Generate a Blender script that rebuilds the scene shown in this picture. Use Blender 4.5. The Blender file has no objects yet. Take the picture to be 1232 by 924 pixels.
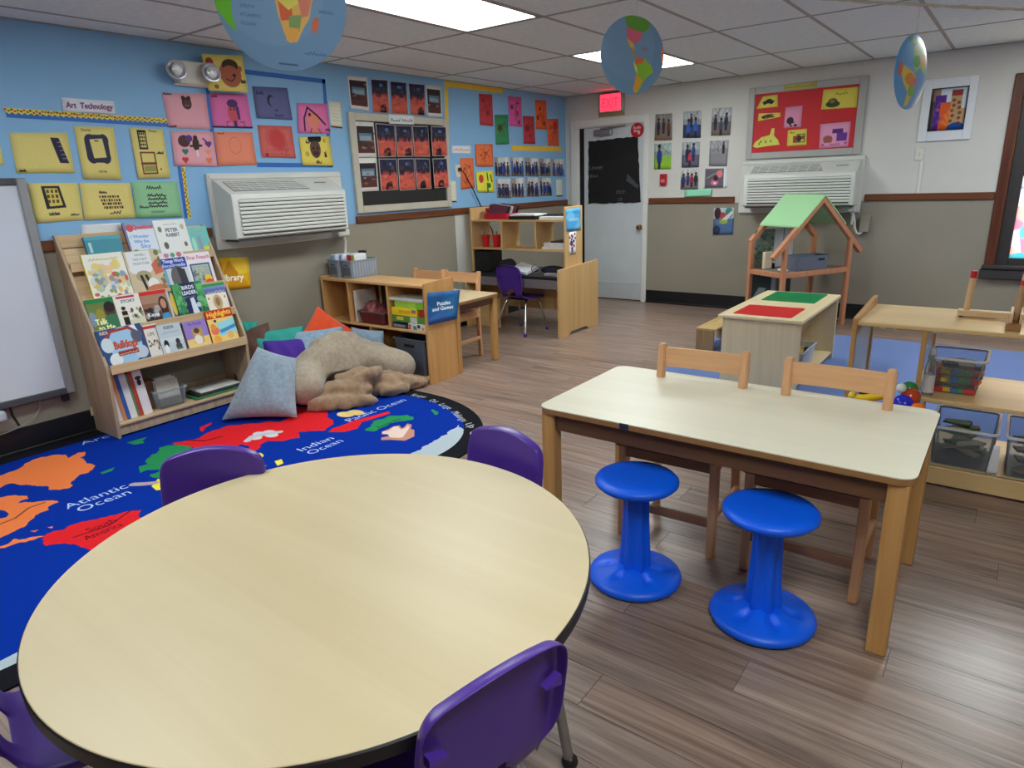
import bpy, bmesh, math, random
import numpy as np
from mathutils import Vector, Matrix

S = bpy.context.scene
COL = S.collection
R = math.radians

# ------------------------------------------------------------------ camera
def make_camera():
    yaw, pitch, roll = -0.64772, 0.29405, -0.03739
    r = Vector((math.cos(yaw), -math.sin(yaw), 0)); f = Vector((math.sin(yaw), math.cos(yaw), 0)); u = Vector((0, 0, 1))
    f2 = f * math.cos(pitch) - u * math.sin(pitch); u2 = u * math.cos(pitch) + f * math.sin(pitch)
    r3 = r * math.cos(roll) + u2 * math.sin(roll); u3 = u2 * math.cos(roll) - r * math.sin(roll)
    cd = bpy.data.cameras.new('camera'); c = bpy.data.objects.new('camera', cd); COL.objects.link(c)
    cd.sensor_width = 36.0; cd.lens = 36.0 * 801.24 / 1232; cd.clip_start = 0.02
    m = Matrix((r3, u3, -f2)).transposed().to_4x4(); m.translation = Vector((4.63, -7.40, 1.45))
    c.matrix_world = m
    S.camera = c
make_camera()

# ------------------------------------------------------------------ daylight outside and exposure
W = bpy.data.worlds.new('overcast_sky'); S.world = W; W.use_nodes = True
_bg = W.node_tree.nodes['Background']; _bg.inputs[0].default_value = (0.86, 0.93, 1.0, 1); _bg.inputs[1].default_value = 2.4
S.view_settings.view_transform = 'Standard'; S.view_settings.look = 'None'
S.view_settings.exposure = 0.84; S.view_settings.gamma = 1.0; S.view_settings.use_curve_mapping = False
PANEL_STRENGTH = 11.0          # fluorescent troffer diffusers (see ceiling_light below)
try:
    S.cycles.max_bounces = 10; S.cycles.diffuse_bounces = 6; S.cycles.transparent_max_bounces = 12
    S.cycles.sample_clamp_indirect = 6.0; S.cycles.use_denoising = True; S.cycles.caustics_reflective = False; S.cycles.caustics_refractive = False
except Exception:
    pass

# ------------------------------------------------------------------ materials
def lin(c):
    return tuple(((x / 255) / 12.92 if x / 255 <= 0.04045 else ((x / 255 + 0.055) / 1.055) ** 2.4) for x in c)
MATS = {}
def nd(nt, t, **k):
    n = nt.nodes.new(t)
    for a, b in k.items(): setattr(n, a, b)
    return n
def base_mat(name):
    m = bpy.data.materials.new(name); m.use_nodes = True
    nt = m.node_tree; return m, nt, nt.nodes['Principled BSDF']
def M(name, rgb, rough=0.5, var=0.08, scale=14.0, bump=0.0, bscale=120.0, metal=0.0, spec=0.5, sheen=0.0, coat=0.0):
    """plain painted / plastic / cloth surface: colour with slight noise wear, optional fine relief"""
    if name in MATS: return MATS[name]
    m, nt, b = base_mat(name)
    c = lin(rgb)
    tc = nd(nt, 'ShaderNodeTexCoord'); no = nd(nt, 'ShaderNodeTexNoise'); no.inputs['Scale'].default_value = scale; no.inputs['Detail'].default_value = 4
    nt.links.new(tc.outputs['Object'], no.inputs['Vector'])
    rp = nd(nt, 'ShaderNodeValToRGB'); rp.color_ramp.elements[0].position = .3; rp.color_ramp.elements[1].position = .7
    rp.color_ramp.elements[0].color = (*[x * (1 - var) for x in c], 1); rp.color_ramp.elements[1].color = (*[min(1, x * (1 + var)) for x in c], 1)
    nt.links.new(no.outputs['Fac'], rp.inputs['Fac']); nt.links.new(rp.outputs['Color'], b.inputs['Base Color'])
    b.inputs['Roughness'].default_value = rough; b.inputs['Metallic'].default_value = metal; b.inputs['Specular IOR Level'].default_value = spec
    if sheen: b.inputs['Sheen Weight'].default_value = sheen; b.inputs['Sheen Roughness'].default_value = .6
    if coat: b.inputs['Coat Weight'].default_value = coat; b.inputs['Coat Roughness'].default_value = .15
    if bump:
        n2 = nd(nt, 'ShaderNodeTexNoise'); n2.inputs['Scale'].default_value = bscale; n2.inputs['Detail'].default_value = 3
        nt.links.new(tc.outputs['Object'], n2.inputs['Vector'])
        bp = nd(nt, 'ShaderNodeBump'); bp.inputs['Strength'].default_value = bump; bp.inputs['Distance'].default_value = .01
        nt.links.new(n2.outputs['Fac'], bp.inputs['Height']); nt.links.new(bp.outputs['Normal'], b.inputs['Normal'])
    MATS[name] = m; return m
def WOOD(name, c1, c2, axis=0, rough=0.42, fine=34.0, rnd=0.0, spec=.4, bump=.04):
    """wood grain stretched along one object axis; rnd = tint change from piece to piece"""
    if name in MATS: return MATS[name]
    m, nt, b = base_mat(name)
    tc = nd(nt, 'ShaderNodeTexCoord'); mp = nd(nt, 'ShaderNodeMapping')
    sc = [fine] * 3; sc[axis] = fine * .045; mp.inputs['Scale'].default_value = sc
    oi = nd(nt, 'ShaderNodeObjectInfo'); ml = nd(nt, 'ShaderNodeVectorMath', operation='SCALE'); cb = nd(nt, 'ShaderNodeCombineXYZ')
    for i in range(3): nt.links.new(oi.outputs['Random'], cb.inputs[i])
    nt.links.new(cb.outputs[0], ml.inputs[0]); ml.inputs['Scale'].default_value = 57.0
    ad = nd(nt, 'ShaderNodeVectorMath', operation='ADD')
    nt.links.new(tc.outputs['Object'], mp.inputs['Vector']); nt.links.new(mp.outputs[0], ad.inputs[0]); nt.links.new(ml.outputs[0], ad.inputs[1])
    no = nd(nt, 'ShaderNodeTexNoise'); no.inputs['Scale'].default_value = 1.0; no.inputs['Detail'].default_value = 7; no.inputs['Roughness'].default_value = .62; no.inputs['Distortion'].default_value = .6
    nt.links.new(ad.outputs[0], no.inputs['Vector'])
    rp = nd(nt, 'ShaderNodeValToRGB'); rp.color_ramp.elements[0].position = .28; rp.color_ramp.elements[1].position = .72
    rp.color_ramp.elements[0].color = (*lin(c2), 1); rp.color_ramp.elements[1].color = (*lin(c1), 1)
    nt.links.new(no.outputs['Fac'], rp.inputs['Fac'])
    out = rp.outputs['Color']
    if rnd:
        hs = nd(nt, 'ShaderNodeHueSaturation'); mr = nd(nt, 'ShaderNodeMapRange'); mr.inputs['To Min'].default_value = 1 - rnd; mr.inputs['To Max'].default_value = 1 + rnd
        nt.links.new(oi.outputs['Random'], mr.inputs['Value']); nt.links.new(mr.outputs[0], hs.inputs['Value'])
        mr2 = nd(nt, 'ShaderNodeMapRange'); mr2.inputs['From Min'].default_value = 0; mr2.inputs['To Min'].default_value = .88; mr2.inputs['To Max'].default_value = 1.08
        fr = nd(nt, 'ShaderNodeMath', operation='FRACT'); mu = nd(nt, 'ShaderNodeMath', operation='MULTIPLY'); mu.inputs[1].default_value = 7.31
        nt.links.new(oi.outputs['Random'], mu.inputs[0]); nt.links.new(mu.outputs[0], fr.inputs[0]); nt.links.new(fr.outputs[0], mr2.inputs['Value']); nt.links.new(mr2.outputs[0], hs.inputs['Saturation'])
        nt.links.new(out, hs.inputs['Color']); out = hs.outputs['Color']
    nt.links.new(out, b.inputs['Base Color']); b.inputs['Roughness'].default_value = rough; b.inputs['Specular IOR Level'].default_value = spec
    if bump:
        bp = nd(nt, 'ShaderNodeBump'); bp.inputs['Strength'].default_value = bump; bp.inputs['Distance'].default_value = .004
        nt.links.new(no.outputs['Fac'], bp.inputs['Height']); nt.links.new(bp.outputs['Normal'], b.inputs['Normal'])
    MATS[name] = m; return m
def CLEAR(name, rgb=(225, 230, 235), alpha=.28, rough=.15):
    """thin clear plastic wall: mostly see-through, a little milky, glossy"""
    if name in MATS: return MATS[name]
    m, nt, b = base_mat(name)
    tr = nd(nt, 'ShaderNodeBsdfTransparent'); tr.inputs[0].default_value = (*lin((240, 243, 246)), 1); mx = nd(nt, 'ShaderNodeMixShader')
    fr = nd(nt, 'ShaderNodeFresnel'); fr.inputs[0].default_value = 1.4
    ad = nd(nt, 'ShaderNodeMath', operation='ADD'); ad.use_clamp = True; ad.inputs[1].default_value = alpha
    nt.links.new(fr.outputs[0], ad.inputs[0]); nt.links.new(ad.outputs[0], mx.inputs[0])
    b.inputs['Base Color'].default_value = (*lin(rgb), 1); b.inputs['Roughness'].default_value = rough
    nt.links.new(tr.outputs[0], mx.inputs[1]); nt.links.new(b.outputs[0], mx.inputs[2])
    nt.links.new(mx.outputs[0], nt.nodes['Material Output'].inputs[0])
    MATS[name] = m; return m
def GLOW(name, rgb, strength):
    if name in MATS: return MATS[name]
    m, nt, b = base_mat(name); nt.nodes.remove(b)
    e = nd(nt, 'ShaderNodeEmission'); e.inputs[0].default_value = (*lin(rgb), 1); e.inputs[1].default_value = strength
    nt.links.new(e.outputs[0], nt.nodes['Material Output'].inputs[0]); MATS[name] = m; return m
def PRINT(name, art, rough=.6, spec=.35, extra=None):
    """flat print: a picture painted in numpy below, mapped by UV"""
    m, nt, b = base_mat(name)
    h, w, _ = art.a.shape
    im = bpy.data.images.new(name, w, h); px = np.ones((h, w, 4), np.float32); px[..., :3] = np.clip(art.a[::-1], 0, 1)
    im.pixels.foreach_set(px.ravel()); im.update(); im.pack()
    t = nd(nt, 'ShaderNodeTexImage'); t.image = im; t.extension = 'EXTEND'
    nt.links.new(t.outputs['Color'], b.inputs['Base Color'])
    b.inputs['Roughness'].default_value = rough; b.inputs['Specular IOR Level'].default_value = spec
    if extra: extra(nt, b)
    return m

# ------------------------------------------------------------------ mesh builder
class MB:
    def __init__(s): s.b = bmesh.new()
    def box(s, x0, y0, z0, x1, y1, z1, bev=0.0, seg=1, rot=None, about=None):
        x0, x1 = min(x0, x1), max(x0, x1); y0, y1 = min(y0, y1), max(y0, y1); z0, z1 = min(z0, z1), max(z0, z1)
        v = [s.b.verts.new((x, y, z)) for x in (x0, x1) for y in (y0, y1) for z in (z0, z1)]
        fs = [s.b.faces.new([v[i] for i in q]) for q in ((0, 1, 3, 2), (4, 6, 7, 5), (0, 4, 5, 1), (2, 3, 7, 6), (0, 2, 6, 4), (1, 5, 7, 3))]
        vs = v
        if bev:
            es = list({e for f in fs for e in f.edges})
            r = bmesh.ops.bevel(s.b, geom=es, offset=min(bev, .49 * min(x1 - x0, y1 - y0, z1 - z0)), segments=seg, affect='EDGES', profile=.5)
            vs = list({q for f in r['faces'] for q in f.verts} | {q for q in v if q.is_valid})
        if rot is not None:
            c = Vector(about) if about is not None else Vector(((x0 + x1) / 2, (y0 + y1) / 2, (z0 + z1) / 2))
            bmesh.ops.rotate(s.b, verts=[q for q in vs if q.is_valid], cent=c, matrix=rot)
        return s
    def ring(s, pts): return [s.b.verts.new(p) for p in pts]
    def bridge(s, a, b, closed=True):
        n = len(a)
        for i in range(n if closed else n - 1):
            j = (i + 1) % n; s.b.faces.new((a[i], a[j], b[j], b[i]))
    def tube(s, pts, r, seg=8, caps=True):
        pts = [Vector(p) for p in pts]; rs = r if isinstance(r, (list, tuple)) else [r] * len(pts)
        prev = None; first = None; up = Vector((0, 0, 1))
        for i, p in enumerate(pts):
            d = (pts[min(i + 1, len(pts) - 1)] - pts[max(i - 1, 0)]).normalized()
            if prev is None:
                a = d.cross(up if abs(d.z) < .9 else Vector((1, 0, 0))).normalized()
            else:
                a = (a - d * a.dot(d)).normalized()
            c = d.cross(a)
            rg = s.ring([p + (a * math.cos(t) + c * math.sin(t)) * rs[i] for t in [2 * math.pi * k / seg for k in range(seg)]])
            if prev: s.bridge(prev, rg)
            else: first = rg
            prev = rg
        if caps: s.b.faces.new(first[::-1]); s.b.faces.new(prev)
        return s
    def lathe(s, prof, c=(0, 0, 0), seg=32, sx=1.0, sy=1.0):
        prev = None
        for r, z in prof:
            rg = [s.b.verts.new((c[0], c[1], c[2] + z))] if r < 1e-6 else s.ring([(c[0] + r * sx * math.cos(t), c[1] + r * sy * math.sin(t), c[2] + z) for t in [2 * math.pi * k / seg for k in range(seg)]])
            if prev:
                if len(prev) == 1 and len(rg) > 1:
                    for i in range(seg): s.b.faces.new((prev[0], rg[i], rg[(i + 1) % seg]))
                elif len(rg) == 1 and len(prev) > 1:
                    for i in range(seg): s.b.faces.new((prev[i], rg[0], prev[(i + 1) % seg]))
                else: s.bridge(prev, rg)
            prev = rg
        return s
    def ball(s, c, r, seg=12, rings=8):
        rr = r if isinstance(r, (tuple, list)) else (r, r, r)
        prof = [(math.sin(math.pi * k / rings), -math.cos(math.pi * k / rings)) for k in range(rings + 1)]
        return s.lathe([(a * rr[0], b * rr[2]) for a, b in prof], c, seg, 1, rr[1] / rr[0])
    def prism(s, poly, axis, a, b):
        def p3(u, v, w): return {'x': (w, u, v), 'y': (u, w, v), 'z': (u, v, w)}[axis]
        A = s.ring([p3(u, v, a) for u, v in poly]); B = s.ring([p3(u, v, b) for u, v in poly])
        s.bridge(A, B); s.b.faces.new(A[::-1]); s.b.faces.new(B); return s
    def build(s, name, mat, parent=None, world=True, smooth=None):
        bmesh.ops.recalc_face_normals(s.b, faces=s.b.faces)
        if parent is not None and world:
            o = ORG.get(parent.name, Vector((0, 0, 0)))
            bmesh.ops.translate(s.b, verts=s.b.verts, vec=-o)
        me = bpy.data.meshes.new(name); s.b.to_mesh(me); s.b.free()
        if mat: me.materials.append(mat)
        if smooth is not None:
            for p in me.polygons: p.use_smooth = True
            try: me.set_sharp_from_angle(angle=R(smooth))
            except Exception: pass
        ob = bpy.data.objects.new(name, me); COL.objects.link(ob)
        if parent is not None:
            ob.parent = parent; ORG[ob.name] = ORG.get(parent.name, Vector((0, 0, 0)))
        return ob
ORG = {}
def tag(o, label, cat, group=None, kind=None):
    if label: o['label'] = label
    if cat: o['category'] = cat
    if group: o['group'] = group
    if kind: o['kind'] = kind
    return o
def thing(name, label, cat, loc=(0, 0, 0), rz=0.0, group=None):
    o = bpy.data.objects.new(name, None); COL.objects.link(o); o.location = loc; o.rotation_euler = (0, 0, rz); o.empty_display_size = .05
    ORG[o.name] = Vector(loc) if not rz else Vector((0, 0, 0))
    return tag(o, label, cat, group)
def solo(name, mb, mat, label, cat, group=None, smooth=None, loc=None):
    o = mb.build(name, mat, None, False, smooth)
    if loc is not None:
        v = Vector(loc)
        for q in o.data.vertices: q.co -= v
        o.location = v; ORG[o.name] = v
    return tag(o, label, cat, group)
def struct(name, mb, mat, smooth=None):
    o = mb.build(name, mat, None, False, smooth); o['kind'] = 'structure'; return o
def copy_tree(o, parent=None):
    c = o.copy(); COL.objects.link(c)
    if parent is not None: c.parent = parent
    for ch in list(o.children): copy_tree(ch, c)
    return c

# ------------------------------------------------------------------ painting flat prints (numpy)
_TX = {}
def text_tris(s):
    if s in _TX: return _TX[s]
    cu = bpy.data.curves.new('txt', 'FONT'); cu.body = s; cu.resolution_u = 3
    ob = bpy.data.objects.new('txt', cu); me = ob.to_mesh()
    me.calc_loop_triangles(); v = np.array([q.co[:2] for q in me.vertices]) if len(me.vertices) else np.zeros((0, 2))
    t = np.array([v[list(k.vertices)] for k in me.loop_triangles]) if len(v) else np.zeros((0, 3, 2))
    ob.to_mesh_clear(); bpy.data.objects.remove(ob); bpy.data.curves.remove(cu)
    if len(t): t = (t - np.array([v[:, 0].min(), 0])) / .7
    _TX[s] = t; return t
def C3(c): return np.array(c, float) / 255
class Art:
    def __init__(s, w, h, bg=(255, 255, 255), seed=0, grain=.02):
        s.w, s.h = w, h; s.rs = np.random.RandomState(seed); s.a = np.ones((h, w, 3)) * C3(bg)
        if grain: s.a *= 1 + grain * (s.rs.rand(h, w, 1) - .5) * 2
        s.Y, s.X = np.mgrid[0:h, 0:w]; s.X = (s.X + .5) / w; s.Y = (s.Y + .5) / h
    def put(s, m, c, al=1.0):
        m = np.clip(m, 0, 1)[..., None] * al; s.a = s.a * (1 - m) + C3(c) * m; return s
    def ell(s, cx, cy, rx, ry, c, al=1.0, rot=0):
        dx = (s.X - cx); dy = (s.Y - cy)
        if rot: dx, dy = dx * math.cos(rot) + dy * math.sin(rot), -dx * math.sin(rot) + dy * math.cos(rot)
        d = np.sqrt((dx / rx) ** 2 + (dy / ry) ** 2); return s.put((1 - d) * min(rx * s.w, ry * s.h) + .5, c, al)
    def rect(s, x0, y0, x1, y1, c, al=1.0): return s.put(((s.X >= x0) & (s.X <= x1) & (s.Y >= y0) & (s.Y <= y1)).astype(float), c, al)
    def poly(s, pts, c, al=1.0):
        P = np.array(pts); x0 = max(0, int(P[:, 0].min() * s.w) - 1); x1 = min(s.w, int(P[:, 0].max() * s.w) + 2); y0 = max(0, int(P[:, 1].min() * s.h) - 1); y1 = min(s.h, int(P[:, 1].max() * s.h) + 2)
        if x1 <= x0 or y1 <= y0: return s
        m = np.zeros((y1 - y0, x1 - x0))
        for ox, oy in ((.25, .25), (.75, .25), (.25, .75), (.75, .75)):
            X = (np.arange(x0, x1) + ox)[None, :] / s.w; Y = (np.arange(y0, y1) + oy)[:, None] / s.h
            ins = np.zeros(m.shape, bool); j = len(P) - 1
            for i in range(len(P)):
                xi, yi = P[i]; xj, yj = P[j]
                if yi != yj: ins ^= ((yi > Y) != (yj > Y)) & (X < (xj - xi) * (Y - yi) / (yj - yi) + xi)
                j = i
            m += ins * .25
        m = m[..., None] * al; s.a[y0:y1, x0:x1] = s.a[y0:y1, x0:x1] * (1 - m) + C3(c) * m; return s
    def line(s, pts, c, wd=.02, al=1.0):
        for (xa, ya), (xb, yb) in zip(pts[:-1], pts[1:]):
            ax, ay, bx, by = xa * s.w, ya * s.h, xb * s.w, yb * s.h; X = s.X * s.w; Y = s.Y * s.h
            L = max(1e-6, (bx - ax) ** 2 + (by - ay) ** 2); t = np.clip(((X - ax) * (bx - ax) + (Y - ay) * (by - ay)) / L, 0, 1)
            d = np.hypot(X - ax - t * (bx - ax), Y - ay - t * (by - ay)); s.put(wd * s.h / 2 - d + .5, c, al)
        return s
    def frame(s, x0, y0, x1, y1, c, wd=.03): return s.line([(x0, y0), (x1, y0), (x1, y1), (x0, y1), (x0, y0)], c, wd)
    def text(s, t, x, y, h, c, w=None, slope=0.0, al=1.0):
        """x,y = left end of the baseline, h = cap height, w = total width (all in 0..1 of the sheet)"""
        T = text_tris(t)
        if not len(T): return s
        tw = T[..., 0].max(); kx = (w / tw) if w else h * s.h / s.w
        bo = .055 * h if h > .075 else 0                      # heavier strokes for display lettering
        for ox, oy in (((0, 0), (bo, 0), (-bo, 0), (0, bo), (0, -bo)) if bo else ((0, 0),)):
            for tri in T: s.poly([(x + ox * s.h / s.w + p[0] * kx, y + oy - p[1] * h + slope * p[0] * kx) for p in tri], c, al)
        return s
    def text2(s, t, o, ex, ey, c):
        for tri in text_tris(t): s.poly([(o[0] + p[0] * ex[0] + p[1] * ey[0], o[1] + p[0] * ex[1] + p[1] * ey[1]) for p in tri], c)
        return s
    def scrib(s, x0, y0, x1, y1, n, c, wd=.02, al=1.0):
        q = [(x0 + (x1 - x0) * s.rs.rand(), y0 + (y1 - y0) * s.rs.rand()) for _ in range(n)]; return s.line(q, c, wd, al)
    def squig(s, x0, x1, y, h, c, n=9, wd=.02):
        """a line of illegible handwriting"""
        q = [(x0 + (x1 - x0) * k / n, y - h * (.15 + .85 * s.rs.rand()) * (k % 2)) for k in range(n + 1)]; return s.line(q, c, wd)
    def heart(s, x, y, r, c):
        k = s.w / s.h; return s.ell(x - r * .45, y, r * .55, r * .55 * k, c).ell(x + r * .45, y, r * .55, r * .55 * k, c).poly([(x - r * .95, y + r * .2 * k), (x + r * .95, y + r * .2 * k), (x, y + r * 1.3 * k)], c)
    def blur(s, n=1):
        for _ in range(n):
            p = np.pad(s.a, ((1, 1), (1, 1), (0, 0)), 'edge'); s.a = (p[:-2, 1:-1] + p[2:, 1:-1] + p[1:-1, :-2] + p[1:-1, 2:] + 2 * s.a) / 6
        return s
LQ = {
 'phone':[(-5.869,1.816),(-5.573,1.826),(-5.577,1.599),(-5.878,1.600)],
 'edge_sheet':[(-6.156,1.772),(-5.926,1.755),(-5.930,1.645),(-6.169,1.648)],
 'rounded':[(-5.529,1.864),(-5.302,1.868),(-5.316,1.555),(-5.536,1.563)],
 'twoframe':[(-5.207,1.867),(-4.994,1.866),(-5.002,1.562),(-5.212,1.557)],
 'title':[(-5.563,2.021),(-5.268,2.019),(-5.273,1.945),(-5.570,1.942)],
 'strip':[(-5.861,1.946),(-4.947,1.933),(-4.949,1.903),(-5.867,1.922)],
 'blueband':[(-5.865,1.931),(-4.950,1.917),(-4.951,1.876),(-5.870,1.888)],
 'lightbox':[(-4.778,2.298),(-4.540,2.302),(-4.551,2.162),(-4.852,2.157)],
 'lamp1':[(-4.831,2.236),(-4.767,2.242)],
 'lamp2':[(-4.578,2.246),(-4.519,2.252)],
 'face_yellow':[(-4.632,2.359),(-4.328,2.380),(-4.323,2.144),(-4.624,2.134)],
 'bear':[(-4.956,2.093),(-4.651,2.105),(-4.657,1.878),(-4.950,1.876)],
 'magenta':[(-4.625,2.112),(-4.331,2.128),(-4.324,1.896),(-4.635,1.890)],
 'slate':[(-4.279,2.185),(-3.978,2.197),(-3.967,1.969),(-4.279,1.968)],
 'trihair':[(-3.906,2.096),(-3.615,2.108),(-3.615,1.882),(-3.928,1.879)],
 'hearts':[(-4.942,1.857),(-4.643,1.861),(-4.651,1.631),(-4.957,1.637)],
 'salmon':[(-4.633,1.862),(-4.332,1.869),(-4.330,1.641),(-4.644,1.634)],
 'scribble':[(-4.279,1.922),(-3.981,1.924),(-3.978,1.690),(-4.281,1.695)],
 'buns':[(-3.928,1.847),(-3.629,1.862),(-3.624,1.633),(-3.927,1.638)],
 'tape_top':[(-4.322,2.294),(-3.606,2.291),(-3.611,2.258),(-4.320,2.261)],
 'tape_right':[(-3.637,2.288),(-3.606,2.291),(-3.627,1.623),(-3.663,1.623)],
 'tape_bottom':[(-4.328,1.658),(-3.618,1.651),(-3.622,1.619),(-4.330,1.625)],
 'tape_left':[(-4.642,2.155),(-4.613,2.158),(-4.643,1.631),(-4.678,1.632)],
 'tag1':[(-3.597,2.131),(-3.472,2.130),(-3.483,1.925),(-3.599,1.932)],
 'wavy':[(-4.912,1.634),(-4.878,1.634),(-4.898,1.291),(-4.926,1.291)],
 'wavyblue':[(-4.937,1.634),(-4.910,1.634),(-4.923,1.293),(-4.948,1.292)],
 'tablet':[(-5.836,1.544),(-5.572,1.540),(-5.585,1.323),(-5.845,1.320)],
 'keyboard':[(-5.565,1.540),(-5.267,1.531),(-5.274,1.317),(-5.580,1.320)],
 'green':[(-5.256,1.541),(-4.961,1.534),(-4.961,1.305),(-5.271,1.312)],
 'whitesheet':[(-5.604,1.294),(-5.364,1.291),(-5.372,1.220),(-5.613,1.223)],
 'library':[(-4.749,1.002),(-4.512,.983),(-4.528,.754),(-4.757,.765)],
 'frameout':[(-3.422,2.054),(-2.177,2.069),(-2.236,1.236),(-3.422,1.243)],
 'framein':[(-3.355,1.994),(-2.228,1.995),(-2.304,1.307),(-3.365,1.294)],
 'P1':[(-3.372,2.341),(-3.159,2.344),(-3.171,2.077),(-3.375,2.085)],
 'P2':[(-3.119,2.337),(-2.921,2.346),(-2.936,2.068),(-3.130,2.069)],
 'P3':[(-2.895,2.340),(-2.691,2.345),(-2.701,2.072),(-2.911,2.070)],
 'P4':[(-2.666,2.342),(-2.454,2.347),(-2.475,2.071),(-2.670,2.074)],
 'P5':[(-2.440,2.348),(-2.231,2.348),(-2.244,2.073),(-2.448,2.071)],
 'plabel':[(-2.978,2.061),(-2.663,2.065),(-2.667,1.987),(-2.978,1.983)],
 'Q1':[(-3.351,1.988),(-3.141,1.989),(-3.144,1.702),(-3.361,1.700)],
 'Q2':[(-3.362,1.695),(-3.143,1.698),(-3.154,1.420),(-3.372,1.418)],
 'R1':[(-3.121,1.982),(-2.890,1.978),(-2.910,1.708),(-3.121,1.702)],
 'R2':[(-2.885,1.975),(-2.676,1.978),(-2.690,1.710),(-2.892,1.708)],
 'R3':[(-2.668,1.978),(-2.460,1.983),(-2.466,1.711),(-2.676,1.710)],
 'R4':[(-2.443,1.982),(-2.229,1.986),(-2.235,1.716),(-2.451,1.715)],
 'R5':[(-3.120,1.690),(-2.902,1.691),(-2.913,1.421),(-3.125,1.416)],
 'R6':[(-2.886,1.691),(-2.678,1.695),(-2.690,1.415),(-2.901,1.412)],
 'R7':[(-2.667,1.695),(-2.468,1.693),(-2.474,1.418),(-2.671,1.418)],
 'R8':[(-2.448,1.693),(-2.243,1.697),(-2.239,1.425),(-2.454,1.421)],
 'ystrip':[(-2.183,2.402),(-1.243,2.408),(-1.246,2.358),(-2.188,2.348)],
 'yvert':[(-2.178,2.397),(-2.125,2.401),(-2.167,1.839),(-2.220,1.838)],
 'S1':[(-1.662,2.327),(-1.440,2.334),(-1.449,2.026),(-1.669,2.027)],
 'S2':[(-1.413,2.138),(-1.180,2.150),(-1.180,1.850),(-1.409,1.841)],
 'S3':[(-1.161,2.338),(-.918,2.345),(-.923,2.036),(-1.161,2.038)],
 'S4':[(-.897,2.154),(-.679,2.158),(-.672,1.860),(-.901,1.860)],
 'S5':[(-.650,2.338),(-.422,2.342),(-.421,2.029),(-.644,2.025)],
 'S6':[(-.408,2.145),(-.167,2.156),(-.167,1.847),(-.410,1.854)],
 'ystrip2':[(-1.125,1.836),(-.108,1.841),(-.109,1.785),(-1.121,1.773)],
 'wlabel':[(-2.127,1.816),(-1.830,1.821),(-1.836,1.745),(-2.127,1.746)],
 'obook':[(-1.763,1.838),(-1.476,1.844),(-1.485,1.619),(-1.765,1.620)],
 'osheet':[(-2.015,1.699),(-1.800,1.705),(-1.808,1.409),(-2.020,1.395)],
 'ylw':[(-1.772,1.566),(-1.481,1.577),(-1.479,1.354),(-1.772,1.363)],
 'G1':[(-1.454,1.712),(-1.178,1.713),(-1.183,1.511),(-1.446,1.519)],
 'G2':[(-1.163,1.713),(-.901,1.715),(-.912,1.511),(-1.163,1.515)],
 'G3':[(-.881,1.711),(-.604,1.705),(-.612,1.507),(-.884,1.510)],
 'G4':[(-.595,1.705),(-.350,1.702),(-.357,1.503),(-.595,1.506)],
 'G5':[(-.337,1.700),(-.051,1.701),(-.056,1.498),(-.330,1.502)],
 'G6':[(-1.434,1.489),(-1.165,1.489),(-1.178,1.283),(-1.429,1.292)],
 'G7':[(-1.157,1.493),(-.913,1.489),(-.924,1.280),(-1.158,1.293)],
 'G8':[(-.880,1.495),(-.613,1.491),(-.614,1.277),(-.875,1.287)],
 'G9':[(-.596,1.490),(-.331,1.481),(-.338,1.274),(-.592,1.283)],
 'tag2':[(-2.218,1.488),(-2.084,1.479),(-2.103,1.275),(-2.226,1.280)],
 'tag3':[(-.233,1.461),(-.094,1.458),(-.100,1.258),(-.230,1.263)],
 'outlet':[(-2.098,1.637),(-2.014,1.636),(-2.018,1.519),(-2.099,1.521)],
 'cord':[(-2.049,1.596),(-1.975,1.542),(-1.859,1.390),(-1.756,1.233)],
 'pale':[(-2.152,1.152),(-1.894,1.168),(-1.889,.835),(-2.141,.858)],
}
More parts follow.
